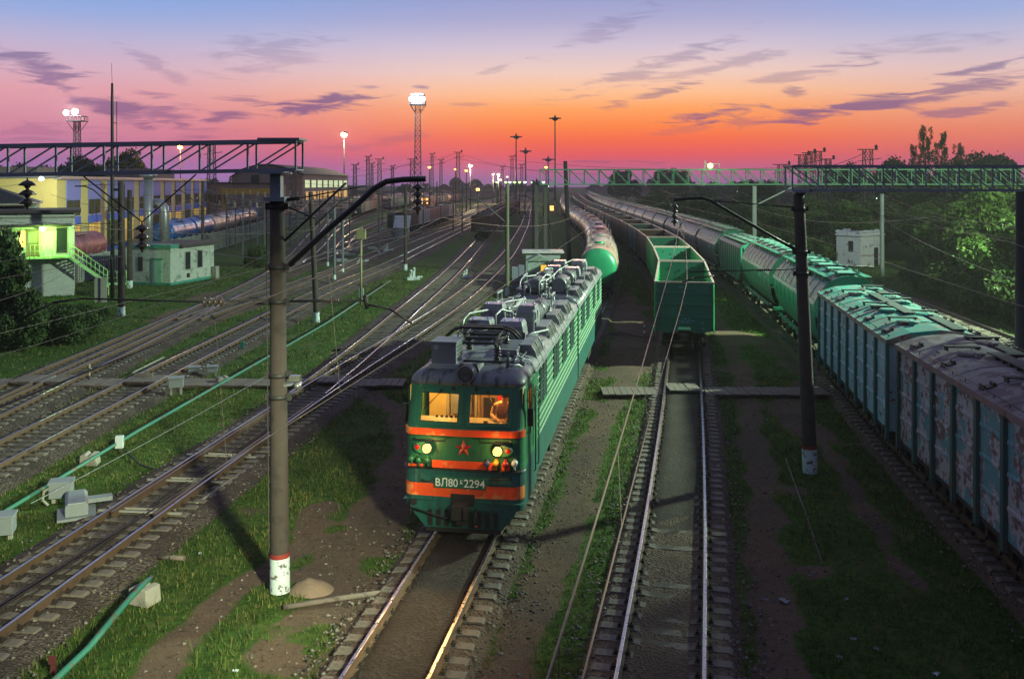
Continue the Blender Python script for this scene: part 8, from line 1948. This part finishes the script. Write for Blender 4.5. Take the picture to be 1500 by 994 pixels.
# hose coil and litter
mb = MB(); pts = [(.9*math.cos(a*.5)*(1-.02*a),.45*math.sin(a*.5)*(1-.03*a),.03+.01*a) for a in range(24)]+[(1.0,-.2,.04),(1.6,-.6,.03),(2.2,-.7,.03)]; mb.tube(pts,.035,6); o = mb.build('hose_coil', M['black'], None, at(905,492,GZ+.02)); tag(o, 'black hose coil on the dirt between locomotive and gondola', 'hose')
litter = [(1148,882,'white crumpled bag on the dark grass at the lower right'),(1121,880,'small white scrap beside the dirt path, lower right'),(1250,938,'pale bottle lying in the dark grass near the bottom right'),(1283,953,'small grey scrap right of the pale bottle'),(1230,965,'torn pale paper at the bottom right'),(1371,990,'light blue plastic bottle at the bottom edge'),(1240,880,'pale rag in the grass, right of the white bag'),(293,812,'white paper scrap near the dark plank'),(1093,615,'tiny white scrap on the right-hand dirt path'),(1122,616,'second tiny white scrap on the grass by the right-hand path'),(100,908,'pale scrap between the sleepers lower left'),(345,985,'blue rag at the bottom edge by the broken pipe')]
for i, (px, py, lab) in enumerate(litter):
    rr = random.Random(i); mb = MB(); n = 6; s = .06 if i != 0 else .11; vs = []
    for a in range(n):
        for b in range(n): vs.append(((a/(n-1)-.5)*2*s, (b/(n-1)-.5)*1.4*s, .01+rr.uniform(0,.06)))
    mb.add(vs,[(a*n+b,a*n+b+1,(a+1)*n+b+1,(a+1)*n+b) for a in range(n-1) for b in range(n-1)],0,False)
    o = mb.build('litter', M['white_band'] if 'blue' in lab else M['box_grey'], None, at(px,py,GZ)+Vector((0,0,.01)), rr.uniform(0,3)); tag(o, lab, 'litter', 'litter on the ground')
# sand heap by the thick pole
mb = MB(); n = 22; vs = []
for a in range(n):
    for b in range(n):
        u, v = a/(n-1)*2-1, b/(n-1)*2-1; r_ = math.hypot(u,v); vs.append((u*.62,v*.55,max(-.3,.34*max(0,1-r_**1.7)*(1+.18*fbm(u*2,v*2,1.2,7))-.12)))
mb.add(vs,[(a*n+b,(a+1)*n+b,(a+1)*n+b+1,a*n+b+1) for a in range(n-1) for b in range(n-1)],0,True); o = mb.build('sand_heap', mk('sandy_earth', (.17,.12,.088), .95, var=.25, scale=6, bump=.5, bscale=20), None, at(455,862,GZ)); tag(o, 'low heap of sandy earth right of the thick pole foot', 'sand heap')
# small lamp and bracket on the thick pole
pL = atd(432,560,PA.y-.25); t = thing('pole_lamp', 'small unlit projector clamped to the thick dark pole', 'lamp', pL); mb = MB(); mb.beam((-.35,.2,-.12),(.12,.05,-.02),.10,.05); mb.build('bracket', M['truss'], t); mb = MB(); mb.box(-.12,.12,-.08,.1,.05,.16); mb.lathe([(0,-.2),(.06,-.18),(.09,-.02),(.05,.08)],(.08,0,-.05),'y',10); mb.build('housing', M['rim'], t)
# ------------------------------------------------------------------ light
sun = bpy.data.lights.new('afterglow', 'SUN'); sun.energy = .22; sun.angle = R(12); sun.color = (1.0,.52,.36); so = bpy.data.objects.new('afterglow', sun); COL.objects.link(so)
so.rotation_euler = Vector((-math.sin(R(8)),-math.cos(R(8)),-math.tan(R(5)))).to_track_quat('-Z','Y').to_euler()
# the yard floodlight that stands just outside the picture on the right
YF = Vector((45.0,52.0,24.0)); GREEN = (.74,1.0,.66)
t = thing('floodlight_mast', 'lit floodlight mast standing at the edge of the wood on the right', 'floodlight mast', (46.7,53.6,GZ)); mb = MB(); mb.tube([(0,0,0),(0,0,24.7)],[.25,.14],10); mb.beam((0,0,24.6),(-1.6,-1.5,25.2),.12,.12); mb.build('column', M['mast_steel'], t); mb = MB(); mb.cbox((-1.6,-1.5,25.2),(.7,.7,.3)); h = mb.build('floodlight', M['mast_steel'], t)
lamp('yard_floodlight', 'SPOT', YF, 230000, GREEN, .9, (4,56,0), 86, .5)
lamp('yard_floodlight', 'SPOT', YF+Vector((.2,.3,0)), 60000, (.80,1.0,.55), .8, (38,78,4), 108, .6)
t = thing('added_lawn_lamp', 'unseen lamp post added behind the viewer to light the lawn', 'lamp', (8.2,-4,GZ)); mb = MB(); mb.tube([(0,0,0),(0,0,13.2)],[.12,.08],8); mb.beam((0,0,13.2),(-.2,1.2,13.5),.08,.08); mb.build('column', M['mast_steel'], t); mb = MB(); mb.cbox((-.22,1.3,13.55),(.4,.6,.14)); mb.build('lamp_head', M['mast_steel'], t)  # made-up lamp out of view, added to brighten the left lawn
lamp('added_lawn_light', 'SPOT', (7.98,-2.7,12.7), 82000, (.95,1.0,.60), .9, (-8.6,24.0,0), 25, .9)  # added spot that lights the lawn from behind the viewer
lamp('signal_box_lamp', 'POINT', SBM @ Vector((-2.0,-1.9,5.35)), 700, (.45,1.0,.16), .06)
lamp('hall_lamp', 'POINT', Vector((-48.6,97.0,8.6)), 700, (.95,1.0,.8), .06); t = thing('wall_lamp', 'white star-like lamp above the signal box roof', 'lamp', (-49.7,97.3,9.55)); mb = MB(); mb.lathe([(0,-.25),(.2,-.15),(.28,0),(.2,.15),(0,.25)],(0,0,0),n=14); mb.build('bulb', M['lamp_white'], t); mb = MB(); mb.beam((0,.1,0),(0,4.2,.25),.08,.08); mb.build('bracket', M['mast_steel'], t)
lamp('flood_tower_lamp', 'POINT', pF+Vector((0,-4,-2)), 22000, (.85,1.0,1.0), .1); lamp('flood_tower_lamp', 'POINT', pF2+Vector((0,-4,0)), 20000, (1.0,.95,.85), .1)
lamp('street_lamp_light', 'POINT', pS+Vector((0,-1.5,0)), 25000, (1.0,.75,.4), .1); lamp('street_lamp_light', 'POINT', pO+Vector((0,-1,0)), 5000, (1.0,.55,.15), .1)
lamp('gantry_lamp_light', 'POINT', atd(1040,243,91.6)+Vector((0,-2.2,.6)), 260, (.6,1.0,.4), .05)
lamp('yard_lamp_light', 'POINT', atd(700,278,240)+Vector((0,-1,1)), 5000, (1.0,.6,.2), .1); lamp('yard_lamp_light', 'POINT', atd(689,243,330)+Vector((0,-1,0)), 16000, (1.0,.8,.5), .1); lamp('yard_lamp_light', 'POINT', atd(730,256,420)+Vector((0,-1,0)), 20000, (1.0,.85,.5), .1)
sc.cycles.use_light_tree = True; sc.cycles.max_bounces = 6; sc.cycles.diffuse_bounces = 3; sc.cycles.glossy_bounces = 3; sc.cycles.transparent_max_bounces = 12; sc.cycles.sample_clamp_indirect = 4; sc.cycles.use_denoising = True
# the footbridge the view is taken from
t = thing('footbridge', 'steel footbridge over the tracks that the viewer stands on', 'footbridge', (0,0,0)); mb = MB(); mb.box(-45,48,-3.0,.25,7.25,7.5); mb.build('deck', M['concrete_pale'], t)
for y in (-2.95,.2):
    mb = MB()
    for z in (7.9,8.55): mb.beam((-45,y,z),(48,y,z),.05,.05)
    for i in range(63): mb.beam((-45+1.5*i,y,7.5),(-45+1.5*i,y,8.55),.05,.05)
    mb.build('railing', M['truss'], t)
for x in (-31,-18.3,10,18,34): mb = MB(); mb.box(x-.4,x+.4,-2.6,-.1,GZ,7.25); mb.build('pier', M['concrete_pale'], t)
# evening air
def haze():
    mb = MB(); mb.box(min(XS)-20,max(XS)+20,min(YS)-20,max(YS)+20,-3,60); o = mb.build('haze', [], None); m = bpy.data.materials.new('haze_air'); m.use_nodes = True; nt = m.node_tree; N = nt.nodes
    for n in list(N):
        if n.type != 'OUTPUT_MATERIAL': N.remove(n)
    out = [n for n in N if n.type == 'OUTPUT_MATERIAL'][0]; v = N.new('ShaderNodeVolumePrincipled'); v.inputs['Color'].default_value = (.86,.80,.92,1); v.inputs['Density'].default_value = HAZE; v.inputs['Anisotropy'].default_value = .2
    nt.links.new(v.outputs[0], out.inputs['Volume']); o.data.materials.append(m); tag(o, kind='stuff')
HAZE = .00025
haze()
